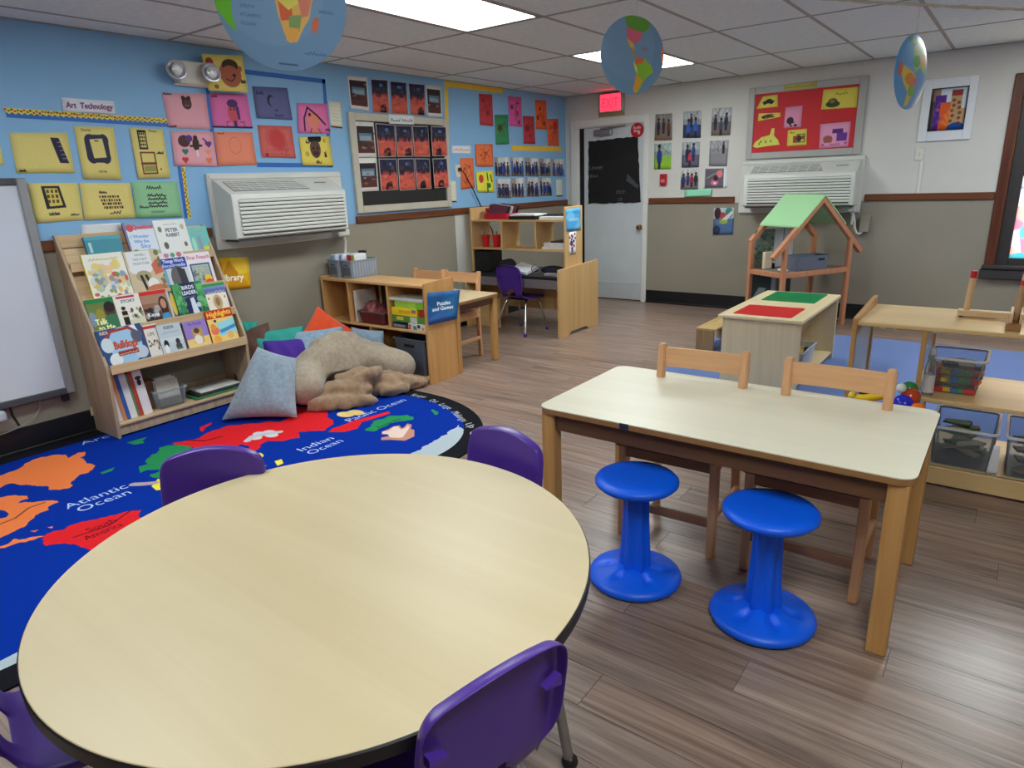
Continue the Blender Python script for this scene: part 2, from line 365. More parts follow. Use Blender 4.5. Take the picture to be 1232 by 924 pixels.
BQ = {
 'exit':[(.523,2.382),(.777,2.368),(.786,2.188),(.524,2.188)],
 'exitpatch':[(.458,2.365),(.766,2.345),(.769,2.139),(.458,2.145)],
 'dframe':[(.083,2.136),(1.116,2.120)],
 'dframein':[(.176,2.049),(1.057,2.047)],
 'leafl':[(.242,2.035),(.262,1.157)],
 'blackpaper':[(.315,1.891),(.973,1.898),(1.023,1.163),(.312,1.161)],
 'redround':[(.961,1.970),(1.040,1.965)],
 'closer':[(.404,2.011),(.645,2.002),(.646,1.938),(.411,1.944)],
 'closerarm':[(.458,2.039),(.815,2.041)],
 'knob':[(1.017,.884)],
 'T1':[(1.184,2.118),(1.382,2.112),(1.392,1.834),(1.181,1.843)],
 'T2':[(1.513,2.117),(1.715,2.111),(1.720,1.836),(1.518,1.847)],
 'T3':[(1.832,2.122),(2.046,2.116),(2.040,1.842),(1.834,1.850)],
 'U1':[(1.178,1.806),(1.386,1.806),(1.392,1.527),(1.183,1.531)],
 'U2':[(1.512,1.802),(1.716,1.799),(1.715,1.533),(1.516,1.537)],
 'U3':[(1.824,1.798),(2.028,1.794),(2.026,1.532),(1.827,1.541)],
 'V2':[(1.511,1.513),(1.714,1.514),(1.716,1.301),(1.509,1.306)],
 'V3':[(1.779,1.521),(2.035,1.516),(2.039,1.307),(1.784,1.309)],
 'alarm':[(1.267,1.479),(1.348,1.476),(1.348,1.354),(1.266,1.356)],
 'mint':[(1.563,1.296),(1.879,1.301),(1.873,1.233),(1.570,1.225)],
 'lowphoto':[(1.905,1.099),(2.132,1.101),(2.134,.819),(1.909,.810)],
 'bout':[(2.224,2.281),(3.313,2.269),(3.312,1.583),(2.224,1.591)],
 'bin':[(2.286,2.216),(3.244,2.207),(3.244,1.647),(2.280,1.651)],
 'blabel':[(2.562,2.267),(2.869,2.271),(2.870,2.219),(2.562,2.224)],
 'w1':[(2.356,2.188),(2.501,2.193),(2.512,2.079),(2.303,2.076)],
 'w2':[(2.326,2.031),(2.543,2.020),(2.546,1.981),(2.324,1.957)],
 'w3':[(2.587,2.066),(2.748,2.068),(2.751,1.871),(2.585,1.873)],
 'w4':[(2.928,2.193),(3.235,2.189),(3.236,2.009),(2.923,2.016)],
 'w5':[(2.290,1.714),(2.308,1.753),(2.373,1.801),(2.453,1.816),(2.468,1.879),(2.497,1.877),(2.493,1.810),(2.537,1.765),(2.557,1.718),(2.447,1.712),(2.325,1.699)],
 'w6':[(2.628,1.848),(2.807,1.851),(2.817,1.697),(2.630,1.695)],
 'w7':[(2.929,1.883),(3.199,1.887),(3.198,1.662),(2.937,1.658)],
 'pout':[(3.762,2.186),(4.178,2.183),(4.172,1.670),(3.776,1.667)],
 'pin':[(3.836,2.108),(4.113,2.105),(4.112,1.755),(3.838,1.749)],
 'oplate':[(3.764,1.615),(3.832,1.620),(3.841,1.507),(3.771,1.506)],
 'race':[(3.817,1.483),(3.848,1.485)],
 'raceend':[(3.825,1.251)],
 'jbox':[(3.377,1.018),(3.460,1.018),(3.471,.862),(3.391,.861)],
 'conduit':[(3.269,1.080),(3.315,1.041),(3.333,.925),(3.359,.847),(3.402,.833)],
}
RUG = [
 ('orange',[(.33,-6.41),(.32,-6.34),(.30,-6.30),(.25,-6.26),(.22,-6.17),(.25,-6.11),(.31,-6.07),(.39,-6.09),(.34,-6.02),(.36,-5.99),(.43,-6.02),(.44,-6.05),(.52,-6.05),(.61,-6.05),(.69,-6.08),(.72,-6.11),(.71,-6.15),(.77,-6.22),(.85,-6.26),(.83,-6.30),(.78,-6.33),(.71,-6.32),(.68,-6.34),(.62,-6.36),(.58,-6.39),(.50,-6.42),(.52,-6.46),(.52,-6.51),(.46,-6.61),(.24,-6.55)]),
 ('orange',[(.66,-6.51),(.69,-6.46),(.76,-6.42),(.81,-6.43),(.80,-6.46),(.82,-6.48),(.86,-6.44),(.91,-6.39),(.96,-6.36),(.99,-6.36),(.99,-6.39),(1.00,-6.41),(1.04,-6.42),(1.04,-6.46),(1.05,-6.48),(1.08,-6.50),(1.09,-6.52),(1.12,-6.54),(1.14,-6.56),(1.15,-6.60),(1.16,-6.64),(1.16,-6.69),(1.13,-6.79),(.59,-6.64)]),
 ('blue',[(.81,-6.59),(.83,-6.56),(.86,-6.55),(.92,-6.55),(.95,-6.57),(.94,-6.59),(.92,-6.63)]),
 ('orange',[(1.26,-6.72),(1.25,-6.69),(1.26,-6.66),(1.23,-6.63),(1.26,-6.62),(1.32,-6.54),(1.32,-6.58),(1.29,-6.63),(1.29,-6.68)]),
 ('orange',[(1.24,-6.50),(1.25,-6.48),(1.27,-6.49)]),
 ('orange',[(1.21,-6.56),(1.23,-6.53),(1.24,-6.55)]),
 ('red',[(1.31,-6.53),(1.31,-6.49),(1.33,-6.47),(1.31,-6.43),(1.34,-6.35),(1.37,-6.28),(1.40,-6.21),(1.44,-6.17),(1.57,-6.21),(1.71,-6.32),(1.75,-6.43),(1.66,-6.48),(1.55,-6.49),(1.49,-6.51),(1.43,-6.57),(1.37,-6.56)]),
 ('green',[(.86,-5.87),(.76,-5.79),(.77,-5.76),(.69,-5.71),(.70,-5.66),(.75,-5.61),(.86,-5.60),(1.13,-5.75),(1.23,-5.90),(1.15,-5.93),(1.10,-5.95),(1.05,-5.94),(1.05,-5.89),(.97,-5.86)]),
 ('green',[(.88,-5.92),(.89,-5.87),(.98,-5.85),(1.02,-5.88),(.97,-5.92),(.98,-5.96)]),
 ('green',[(.43,-5.78),(.43,-5.72),(.44,-5.66),(.48,-5.71),(.53,-5.72),(.51,-5.77)]),
 ('green',[(.78,-6.08),(.77,-6.00),(.81,-6.03),(.81,-6.08)]),
 ('red',[(.57,-5.39),(.54,-5.29),(.58,-5.31),(.61,-5.37),(.66,-5.42),(.63,-5.42)]),
 ('red',[(.68,-5.63),(.72,-5.57),(.75,-5.49),(.72,-5.44),(.71,-5.33),(.70,-5.26),(.80,-5.16),(.94,-5.03),(.72,-4.81),(.99,-4.69),(1.11,-4.79),(1.22,-4.84),(1.30,-4.94),(1.33,-4.99),(1.21,-5.10),(1.30,-5.16),(1.25,-5.25),(1.17,-5.29),(1.24,-5.40),(1.26,-5.45),(1.18,-5.43),(1.08,-5.41),(1.10,-5.53),(1.05,-5.61),(.87,-5.60),(.81,-5.61)]),
 ('yellow',[(1.15,-5.95),(1.21,-5.94),(1.44,-6.01),(1.65,-6.08),(1.63,-5.95),(1.51,-5.75),(1.47,-5.65),(1.50,-5.52),(1.42,-5.52),(1.35,-5.44),(1.30,-5.43),(1.29,-5.46),(1.36,-5.53),(1.23,-5.72)]),
 ('yellow',[(1.48,-5.46),(1.49,-5.42),(1.55,-5.45),(1.55,-5.49)]),
 ('yellow',[(1.21,-6.01),(1.14,-5.94),(1.20,-5.95),(1.30,-6.00),(1.28,-6.02)]),
 ('red',[(1.35,-4.89),(1.35,-4.78),(1.42,-4.77),(1.48,-4.86),(1.46,-4.94),(1.37,-5.00),(1.34,-4.94)]),
 ('red',[(1.33,-4.80),(1.37,-4.70),(1.41,-4.52),(1.45,-4.55),(1.43,-4.71),(1.40,-4.82)]),
 ('green',[(1.54,-4.86),(1.53,-4.80),(1.47,-4.72),(1.47,-4.68),(1.49,-4.63),(1.48,-4.59),(1.53,-4.56),(1.57,-4.51),(1.63,-4.52),(1.67,-4.56),(1.65,-4.60),(1.61,-4.64),(1.59,-4.69),(1.61,-4.74),(1.62,-4.82),(1.60,-4.85)]),
 ('brownp',[(1.66,-4.82),(1.66,-4.77),(1.65,-4.71),(1.67,-4.68),(1.72,-4.71),(1.72,-4.69),(1.69,-4.63),(1.73,-4.63),(1.78,-4.69),(1.81,-4.69),(1.89,-4.77),(1.89,-4.85),(1.80,-4.89),(1.76,-4.92),(1.73,-4.89),(1.75,-4.85),(1.72,-4.83),(1.69,-4.85)]),
 ('beige',[(1.66,-4.82),(1.68,-4.78),(1.66,-4.72),(1.68,-4.70),(1.73,-4.73),(1.74,-4.70),(1.72,-4.66),(1.74,-4.66),(1.77,-4.70),(1.80,-4.75),(1.84,-4.82),(1.82,-4.84),(1.77,-4.86),(1.73,-4.83),(1.69,-4.84)]),
 ('green',[(1.64,-4.36),(1.64,-4.34),(1.69,-4.36),(1.71,-4.36),(1.74,-4.40),(1.73,-4.42),(1.69,-4.39)]),
 ('gray',[(1.99,-4.48),(2.01,-4.55),(2.01,-4.60),(2.04,-4.64),(2.03,-4.69),(2.04,-4.77),(2.05,-4.78),(2.05,-4.87),(2.07,-4.90),(2.06,-4.98),(2.28,-5.15),(2.28,-4.88),(2.25,-4.79),(2.21,-4.68),(2.14,-4.59),(2.06,-4.52)]),
]

# ------------------------------------------------------------------ the room: left wall x = 0, back wall y = 0, ceiling 2.413
XR, YN, HC = 7.4, -9.4, 2.413
RAIL0, RAIL1, BASE = 1.154, 1.217, .15
m_blue = M('sky_blue_paint', (136, 186, 228), .62, .03, 3, .05, 300)
m_taupe = M('taupe_paint', (150, 143, 128), .62, .03, 3, .06, 300)
m_white = M('off_white_paint', (214, 212, 206), .62, .03, 3, .06, 300)
m_pale = M('pale_grey_paint', (206, 207, 202), .55, .03, 4)
m_trimwhite = M('white_trim_paint', (226, 226, 222), .45, .03, 5)
m_rail = WOOD('dark_stained_rail_wood', (126, 74, 42), (84, 46, 26), 1, .4)
m_railx = WOOD('dark_stained_rail_wood_across', (126, 74, 42), (84, 46, 26), 0, .4)
m_black = M('black_vinyl_base', (16, 17, 22), .45, .2, 6)
m_tile = M('ceiling_tile_board', (224, 231, 232), .85, .05, 22, .25, 160)
m_bar = M('ceiling_grid_metal', (158, 152, 148), .5, .05, 4)
m_dark = M('dark_recess', (14, 14, 15), .7, .2)
m_steel = M('brushed_steel', (168, 168, 170), .35, .06, 30, metal=.9)
m_chrome = M('chrome_tube', (205, 206, 210), .16, .05, 20, metal=1.0)
m_blackplastic = M('black_plastic', (20, 20, 22), .42, .15)
m_cream = M('cream_plastic', (222, 220, 208), .45, .03)

struct('wall_left', MB().box(-.12, YN, RAIL0, 0, 0, HC + .1).box(-.06, YN, RAIL0 - .001, -.05, -.01, RAIL0), m_blue)
struct('wall_left_lower', MB().box(-.12, YN, 0, 0, 0, RAIL0), m_taupe)
WX0, WX1, WZ0, WZ1 = 4.50, 6.35, .575, 2.09          # window opening in the back wall
DX0, DX1, DZ1 = .176, 1.057, 2.048                   # door opening
mb = MB().box(-.12, 0, DZ1, WX0, .14, HC + .1).box(-.12, 0, RAIL0, DX0, .14, DZ1).box(DX1, 0, RAIL0, WX0, .14, DZ1).box(WX0, 0, WZ1, WX1, .14, HC + .1).box(WX1, 0, RAIL0, XR + .1, .14, HC + .1)
struct('wall_back', mb, m_white)
mb = MB().box(-.12, 0, 0, DX0, .14, RAIL0).box(DX1, 0, 0, WX0, .14, RAIL0).box(WX0, 0, 0, WX1, .14, WZ0).box(WX1, 0, 0, XR + .1, .14, RAIL0)
struct('wall_back_lower', mb, m_taupe)
struct('wall_right', MB().box(XR, YN, 0, XR + .1, 0, HC + .1), m_white)
struct('wall_front', MB().box(-.12, YN - .1, 0, XR + .1, YN, HC + .1), m_white)
struct('trim_1', MB().box(0, -2.145, BASE, .004, -1.892, RAIL0), m_pale)     # the paler patch of wall beside the desk
struct('trim_2', MB().box(0, -3.44, RAIL0, .022, 0, RAIL1, .006).box(0, YN, RAIL0, .022, -4.77, RAIL1, .006), m_rail)
struct('trim_3', MB().box(1.13, -.022, RAIL0, 2.13, 0, RAIL1, .006).box(3.39, -.022, RAIL0, 4.42, 0, RAIL1, .006), m_railx)
struct('baseboard_left', MB().box(0, YN, 0, .012, 0, BASE, .004).box(.012, YN, 0, .024, 0, .022, .006), m_black)
struct('baseboard_back', MB().box(1.12, -.012, 0, XR, 0, BASE, .004).box(0, -.012, 0, .08, 0, BASE, .004).box(1.12, -.024, 0, XR, -.012, .022, .006), m_black)

# floor slab and its vinyl planks, laid along x
floor = struct('floor', MB().box(-.12, YN - .1, -.1, XR + .1, .14, -.0025), M('floor_underlay', (58, 48, 43), .7, .2, 8))
m_plank = WOOD('vinyl_plank', (178, 152, 136), (94, 75, 66), 0, .30, 38, .07, .5, .05)
PW, PL = .152, 1.22
def plank_mesh(l):
    mb = MB().box(.0007, .0007, -.003, l - .0007, PW - .0007, 0, .0008); bmesh.ops.recalc_face_normals(mb.b, faces=mb.b.faces)
    me = bpy.data.meshes.new('plank'); mb.b.to_mesh(me); mb.b.free(); me.materials.append(m_plank); return me
_full = plank_mesh(PL); rnd = random.Random(4)
rest = MB(); n_pl = 0
row = 0; y = YN
while y < -.001:
    off = (row * .437) % PL; x = -off
    while x < XR:
        xa, xb = max(x, 0), min(x + PL, XR)
        cx_, cy_ = (xa + xb) / 2, y + PW / 2
        if xb - xa > .03:
            hid = (.05 < xa and xb < 2.2 and -7.6 < cy_ < -4.4) or (2.75 < xa and -3.2 < cy_ < -1.1) or (xb < 1.15 and cy_ < -4.3)
            vis = cy_ > -6.4 and xb < 6.0 and not hid and not (xb > 5.05 and cy_ < -4.9) and not (xb < .45)
            if vis and n_pl < 300:
                me = _full if abs(xb - xa - PL) < 1e-4 else plank_mesh(xb - xa)
                o = bpy.data.objects.new('plank', me); COL.objects.link(o); o.location = (xa, y, 0); o.parent = floor; n_pl += 1
            else: rest.box(xa + .0007, y + .0007, -.003, xb - .0007, min(y + PW, 0) - .0007, 0)
        x += PL
    y += PW; row += 1
o = rest.build('outlying_planks', m_plank, floor); o['kind'] = 'stuff'

# suspended ceiling: slab, tiles, grid bars
ceiling = struct('ceiling', MB().box(-.12, YN - .1, HC + .022, XR + .1, .14, HC + .1), m_dark)
GX = [.26 + .6165 * k for k in range(-1, 13)]; GY = [-1.10 - 1.255 * k for k in range(-1, 8)]
LIGHTS = [(3, 1), (3, 3), (3, 5), (8, 1), (8, 5)]      # (x cell, y cell): 2 x 4 ft troffers; the last is added out of view as frontal fill
def clampx(v): return min(max(v, 0), XR)
def clampy(v): return min(max(v, YN), 0)
tile_me = None
for i in range(len(GX) - 1):
    for j in range(len(GY) - 1):
        x0, x1, y1, y0 = clampx(GX[i]) + .009, clampx(GX[i + 1]) - .009, clampy(GY[j]) - .009, clampy(GY[j + 1]) + .009
        if x1 - x0 < .02 or y1 - y0 < .02 or (i, j) in LIGHTS: continue
        MB().box(x0, y0, HC - .002, x1, y1, HC + .016, .004).build('ceiling_tile', m_tile, ceiling)
for gx in GX:
    if 0 < gx < XR: MB().box(gx - .0125, YN, HC - .004, gx + .0125, 0, HC + .02).build('grid_bar', m_bar, ceiling)
for gy in GY:
    if YN < gy < 0: MB().box(0, gy - .0125, HC - .0045, XR, gy + .0125, HC + .02).build('grid_bar', m_bar, ceiling)
for gy in (0, ): MB().box(0, -.022, HC - .006, XR, 0, HC + .02).build('edge_angle', m_bar, ceiling)
MB().box(0, YN, HC - .006, .022, -.022, HC + .02).build('edge_angle', m_bar, ceiling)

# ------------------------------------------------------------------ ceiling lights (recessed troffers with glowing diffusers)
m_diff = GLOW('lit_diffuser', (242, 250, 250), PANEL_STRENGTH)
_ll = ['lit ceiling panel above the exit end, partly behind the hanging globe', 'large lit ceiling panel near the top edge, over the reading rug', 'lit ceiling panel above the reading rug, behind the camera side',
       'lit ceiling panel of the window side, near the back wall', 'lit ceiling panel of the window side, unseen above the viewer, added as frontal fill']
for (i, j), lb in zip(LIGHTS, _ll):
    x0, x1, y1, y0 = GX[i] + .0125, GX[i + 1] - .0125, GY[j] - .0125, GY[j + 1] + .0125
    t = thing('ceiling_light', lb, 'ceiling light', ((x0 + x1) / 2, (y0 + y1) / 2, HC), 0, 'fluorescent troffers in the ceiling grid')
    mb = MB()
    for q in ((x0, y0, x1, y0 + .022), (x0, y1 - .022, x1, y1), (x0, y0, x0 + .022, y1), (x1 - .022, y0, x1, y1)): mb.box(q[0], q[1], HC - .004, q[2], q[3], HC + .018)
    mb.build('light_frame', m_bar, t)
    MB().box(x0 + .02, y0 + .02, HC + .002, x1 - .02, y1 - .02, HC + .008).build('diffuser', m_diff, t)

# ------------------------------------------------------------------ window in the back wall
m_casing = WOOD('dark_window_casing', (112, 60, 38), (74, 36, 22), 2, .35)
m_sash = M('dark_window_sash', (58, 54, 54), .45, .08)
win = struct('window_1', MB().box(WX0 - .075, -.03, WZ0 - .05, WX0, .0, WZ1 + .075, .006).box(WX1, -.03, WZ0 - .05, WX1 + .075, 0, WZ1 + .075, .006).box(WX0, -.03, WZ1, WX1, 0, WZ1 + .075, .006)
             .box(WX0, .0, WZ0 - .02, WX1, .14, WZ0).box(WX0 - .02, 0, WZ0, WX0 + .002, .14, WZ1), m_casing)
MB().box(WX0 - .10, -.06, WZ0 - .11, WX1 + .1, -.03, WZ0 - .02, .008).box(WX0 - .09, -.075, WZ0 - .02, WX1 + .09, 0, WZ0 + .012, .006).build('window_sill', m_sash, win)
SX = WX0 + .002
mb = MB()
for q in ((SX, WZ0 + .002, SX + .095, WZ1 - .002), (WX1 - .1, WZ0 + .002, WX1 - .002, WZ1 - .002), (SX + .095, WZ0 + .002, WX1 - .1, WZ0 + .07), (SX + .095, WZ1 - .07, WX1 - .1, WZ1 - .002), (SX + .095, 1.34, WX1 - .1, 1.40), (5.40, WZ0 + .07, 5.46, WZ1 - .07)):
    mb.box(q[0], .035, q[1], q[2], .075, q[3], .004)
mb.build('sash', m_sash, win)
def pane_mat(name, cols, scale, fac):
    """sunlit coloured film on the glass: light passes through it diffusely"""
    m, nt, b = base_mat(name); tc = nd(nt, 'ShaderNodeTexCoord'); vo = nd(nt, 'ShaderNodeTexVoronoi'); vo.inputs['Scale'].default_value = scale
    nt.links.new(tc.outputs['Object'], vo.inputs['Vector'])
    sp = nd(nt, 'ShaderNodeSeparateColor'); nt.links.new(vo.outputs['Color'], sp.inputs[0])
    rp = nd(nt, 'ShaderNodeValToRGB'); rp.color_ramp.interpolation = 'CONSTANT'
    while len(rp.color_ramp.elements) < len(cols): rp.color_ramp.elements.new(.5)
    for k, c in enumerate(cols): rp.color_ramp.elements[k].position = k / len(cols); rp.color_ramp.elements[k].color = (*lin(c), 1)
    nt.links.new(sp.outputs[0], rp.inputs[0])
    tl = nd(nt, 'ShaderNodeBsdfTranslucent'); nt.links.new(rp.outputs[0], tl.inputs[0]); mx = nd(nt, 'ShaderNodeMixShader'); mx.inputs[0].default_value = fac
    nt.links.new(rp.outputs[0], b.inputs['Base Color']); b.inputs['Roughness'].default_value = .2
    nt.links.new(tl.outputs[0], mx.inputs[1]); nt.links.new(b.outputs[0], mx.inputs[2]); nt.links.new(mx.outputs[0], nt.nodes['Material Output'].inputs[0]); return m
pm1 = pane_mat('sunlit_mosaic_film', [(240, 170, 185), (150, 215, 220), (245, 245, 240), (245, 200, 190), (130, 200, 205), (250, 240, 225)], 9, .12)
pm2 = pane_mat('sunlit_cream_blind', [(250, 236, 205), (250, 240, 214)], 3, .12)
for xa, xb in ((SX + .095, 5.40), (5.46, WX1 - .1)):
    MB().box(xa, .05, WZ0 + .07, xb, .055, 1.34).build('pane', pm1, win)
    MB().box(xa, .05, 1.40, xb, .055, WZ1 - .07).build('pane', pm2, win)

# ------------------------------------------------------------------ door, its frame and fittings
m_door = M('painted_grey_white_door', (205, 212, 216), .42, .04, 4)
dr = struct('door_1', MB().box(.083, -.022, 0, DX0, .0, DZ1 + .085, .004).box(DX1, -.022, 0, 1.116, 0, DZ1 + .085, .004).box(DX0, -.022, DZ1, DX1, 0, DZ1 + .085, .004)
            .box(DX0, 0, 0, DX0 + .012, .14, DZ1).box(DX1 - .012, 0, 0, DX1, .14, DZ1).box(DX0, 0, DZ1 - .012, DX1, .14, DZ1), m_trimwhite)
MB().box(DX0, .135, 0, DX1, .14, DZ1).build('dark_gap', m_dark, dr); MB().box(DX0 + .012, .02, 0, .251, .06, DZ1 - .012).build('dark_gap', m_dark, dr)  # solid black box stands in for the darkness of the open gap
leaf = MB().box(.252, .012, .012, DX1 - .014, .052, DZ1 - .016, .003).build('door_leaf', m_door, dr)
MB().box(.252, .006, .012, DX1 - .014, .012, .22, .002).build('kick_plate', M('pale_kick_plate', (196, 203, 207), .35, .05, 6), leaf)
MB().lathe([(.0, 0), (.028, 0), (.028, .006), (.012, .008), (.012, .03), (.026, .036), (.03, .05), (.024, .064), (0, .068)], (0, 0, 0), 16)
kb = MB().lathe([(0, 0), (.03, 0), (.03, .006), (.012, .009), (.012, .03), (.025, .036), (.03, .05), (.024, .064), (0, .068)], (0, 0, 0), 16)
bmesh.ops.rotate(kb.b, verts=kb.b.verts, cent=(0, 0, 0), matrix=Matrix.Rotation(R(90), 3, 'X')); bmesh.ops.translate(kb.b, verts=kb.b.verts, vec=(1.015, .012, .885))
kb.build('door_knob', M('brass_knob', (178, 150, 96), .25, .05, 9, metal=1), leaf, smooth=40)
MB().box(.41, -.04, 1.94, .645, .012, 2.005, .01, 2).build('door_closer', m_steel, leaf)
MB().box(.50, -.05, 1.925, .53, -.01, 1.945, .004).tube([(.5, -.03, 2.012), (.82, -.03, 2.03)], .008, 6).build('closer_arm', m_steel, leaf)
# steel lever etc. stay on the leaf; papers on it are things of their own (below)

# ------------------------------------------------------------------ air conditioners
m_acw = M('ac_white_plastic', (214, 216, 210), .4, .03, 5)
m_acslot = M('ac_dark_slot', (70, 72, 72), .6, .1)
m_acgrill = M('ac_grille_grey', (128, 130, 130), .5, .06)
def air_conditioner(label, loc, rz, x0, x1):
    """local: x along the wall, y into the room, z up from the underside of the wall plate"""
    t = thing('air_conditioner', label, 'air conditioner', loc, rz, 'through-wall air conditioners')
    class F(MB):
        """x counted from the left end as one faces the wall"""
        def build(s, *a, **k):
            for v in s.b.verts: v.co.x = 1.18 - v.co.x
            return MB.build(s, *a, **k)
    mb = F().box(0, 0, 0, 1.18, .03, .53, .006).box(.012, .03, .49, 1.168, .04, .52, .004)
    mb.build('wall_plate', m_acw, t)
    # casing: profile in (y, z) swept along x, front edges rounded
    prof = [(.03, .075), (.235, .078), (.25, .09), (.252, .36), (.243, .382), (.222, .392), (.06, .478), (.03, .485)]
    cas = F(); cas.prism(prof, 'x', x0, x1); bm = cas.b
    es = [e for e in bm.edges if all(abs(v.co.y) > .2 for v in e.verts) and abs(e.verts[0].co.x - e.verts[1].co.x) < .001 and abs(e.verts[0].co.z - e.verts[1].co.z) > .1]
    bmesh.ops.bevel(bm, geom=es, offset=.028, segments=3, affect='EDGES', profile=.5)
    body = cas.build('casing', m_acw, t, smooth=35)
    F().box(x0 + .02, .06, .06, x1 - .02, .225, .076).build('underside', m_acslot, t)
    F().box(x0 + .05, .2515, .1, x1 - .035, .2535, .35).build('slot_backing', m_acslot, body)
    for k in range(9):
        z = .122 + k * .0268
        F().box(x0 + .04, .251, z - .0105, x1 - .03, .264, z + .0105, .005).build('louver', m_acw, t)
    # sloping top grille
    def top(x, s, h=.0): return (x, .222 + (.06 - .222) * s + .004 * 0, .392 + (.478 - .392) * s + h)
    g = F(); q = [top(x0 + .05, .12, .002), top(x1 - .3, .12, .002), top(x1 - .36, .9, .002), top(x0 + .05, .9, .002)]
    A = g.ring(q); B = g.ring([(a, b, c - .01) for a, b, c in q]); g.bridge(A, B); g.b.faces.new(A); g.b.faces.new(B[::-1])
    gr = g.build('top_grille', m_acgrill, t)
    v = F()
    for k in range(6):
        s = .2 + .12 * k; a, b = top(x0 + .055, s, .006), top(x1 - .305 - .06 * (s - .12) / .78, s, .006); v.box(a[0], a[1] - .003, a[2] - .004, b[0], a[1] + .003, a[2] + .001)
    for k in range(7):
        xx = x0 + .12 + k * .095; v.tube([top(xx, .14, .004), top(xx, .88, .004)], .0035, 4)
    o = v.build('grille_bars', m_acw, gr); o['kind'] = 'stuff'
    F().box(x1 - .2, .12, .444, x1 - .09, .128, .452, .003).build('badge', m_steel, t)
    c = F(); c.tube([(1.12, .05, .03), (1.13, .06, -.03), (1.125, .05, -.11)], .011, 8); c.build('power_cord', m_acw, t, smooth=60)
    F().box(1.03, .03, .01, 1.16, .10, .07, .01).build('corner_bracket', m_acw, t)
    return t
air_conditioner('white air conditioner on the blue wall above the library poster', (0, -3.575, 1.055), R(-90), .03, 1.03)
air_conditioner('white air conditioner under the red bulletin board on the back wall', (3.362, 0, 1.045), R(180), .11, 1.15)

# ------------------------------------------------------------------ sheets pinned to the walls (surveyed corners, metres: (y, z) on the left wall, (x, z) on the back wall)
YEL, YE2, PNK, MAG, SLT, SAL, GRN = (224, 210, 126), (230, 212, 112), (232, 168, 180), (224, 112, 176), (96, 102, 148), (236, 140, 112), (146, 200, 152)
INK = (34, 30, 44)
def sheet(name, label, cat, wall, Q, art, d=.002, curl=.006, group=None, kind=None, parent=None, seed=0, n=6):
    """thin paper sheet on a wall: bilinear grid with a slight curl of its free lower edge"""
    rs = random.Random(sum(map(ord, label or name)) + seed); k1, k2 = rs.uniform(.3, 1) * curl, rs.uniform(.3, 1) * curl
    P = [Vector(q) for q in Q]; mb = MB(); b = mb.b; uvl = b.loops.layers.uv.new('uv'); G = [[], []]
    def pos(u, v, off):
        p = (P[0] * (1 - u) + P[1] * u) * (1 - v) + (P[3] * (1 - u) + P[2] * u) * v
        o = d + off + (k1 * (1 - u) + k2 * u) * v * v + .3 * curl * abs(u - .5) * v
        return (o, p.x, p.y) if wall == 'L' else ((p.x, -o, p.y) if wall == 'B' else (wall[1] + o if wall[0] == 'X' else p.x, p.x if wall[0] == 'X' else wall[1] - o, p.y))
    for f, off in ((0, .0007), (1, 0)):
        for j in range(n + 1): G[f].append([b.verts.new(pos(i / n, j / n, off)) for i in range(n + 1)])
    def face(vs, uv):
        f = b.faces.new(vs)
        for lp, q in zip(f.loops, uv): lp[uvl].uv = q
    for j in range(n):
        for i in range(n):
            uv = [(i / n, 1 - j / n), ((i + 1) / n, 1 - j / n), ((i + 1) / n, 1 - (j + 1) / n), (i / n, 1 - (j + 1) / n)]
            g = G[0]; face((g[j][i], g[j][i + 1], g[j + 1][i + 1], g[j + 1][i]), uv)
            g = G[1]; face((g[j][i], g[j + 1][i], g[j + 1][i + 1], g[j][i + 1]), [uv[0], uv[3], uv[2], uv[1]])
    bd = [(0, i) for i in range(n + 1)] + [(j, n) for j in range(1, n + 1)] + [(n, i) for i in range(n - 1, -1, -1)] + [(j, 0) for j in range(n - 1, 0, -1)]
    for a, c in zip(bd, bd[1:] + bd[:1]): face((G[0][a[0]][a[1]], G[1][a[0]][a[1]], G[1][c[0]][c[1]], G[0][c[0]][c[1]]), [(.01, .99)] * 4)
    m = art if isinstance(art, bpy.types.Material) else PRINT(name + '_print', art)
    me = bpy.data.meshes.new(name); bmesh.ops.recalc_face_normals(b, faces=b.faces); b.to_mesh(me); b.free(); me.materials.append(m)
    for p in me.polygons: p.use_smooth = True
    o = bpy.data.objects.new(name, me); COL.objects.link(o)
    if parent is not None: o.parent = parent
    elif kind: o['kind'] = kind
    else: tag(o, label, cat, group)
    return o
DR = "children's drawings on the blue wall"
# --- technology drawings, yellow and green
a = Art(120, 96, YEL, 1).poly([(.68, .12), (.83, .13), (.93, .76), (.77, .75)], (40, 34, 66))
for k in range(5): a.line([(.79 + .012 * k, .24 + .1 * k), (.85 + .012 * k, .24 + .1 * k)], (150, 140, 170), .02)
a.squig(.05, .16, .96, .05, INK); sheet('drawing', 'yellow drawing with a solid navy phone at its right side', 'drawing', 'L', LQ['phone'], a, group=DR)
a = Art(80, 90, YEL, 2).squig(.3, .7, .6, .3, INK); sheet('drawing', 'yellow sheet cut off by the left edge of the picture', 'drawing', 'L', LQ['edge_sheet'], a, group=DR)
a = Art(96, 132, YEL, 3).rect(.30, .15, .72, .68, (44, 46, 72)).rect(.20, .24, .80, .6, (44, 46, 72)).ell(.34, .26, .14, .12, (44, 46, 72)).ell(.68, .26, .13, .12, (44, 46, 72)).ell(.34, .58, .14, .12, (44, 46, 72)).ell(.68, .58, .13, .12, (44, 46, 72)).poly([(.33, .24), (.66, .22), (.7, .58), (.37, .6)], YEL).line([(.46, .27), (.54, .27)], INK, .02).text('Emma', .17, .09, .05, INK).text('tablet', .42, .87, .05, INK)
sheet('drawing', 'yellow drawing of one tablet with a thick rounded navy border', 'drawing', 'L', LQ['rounded'], a, group=DR)
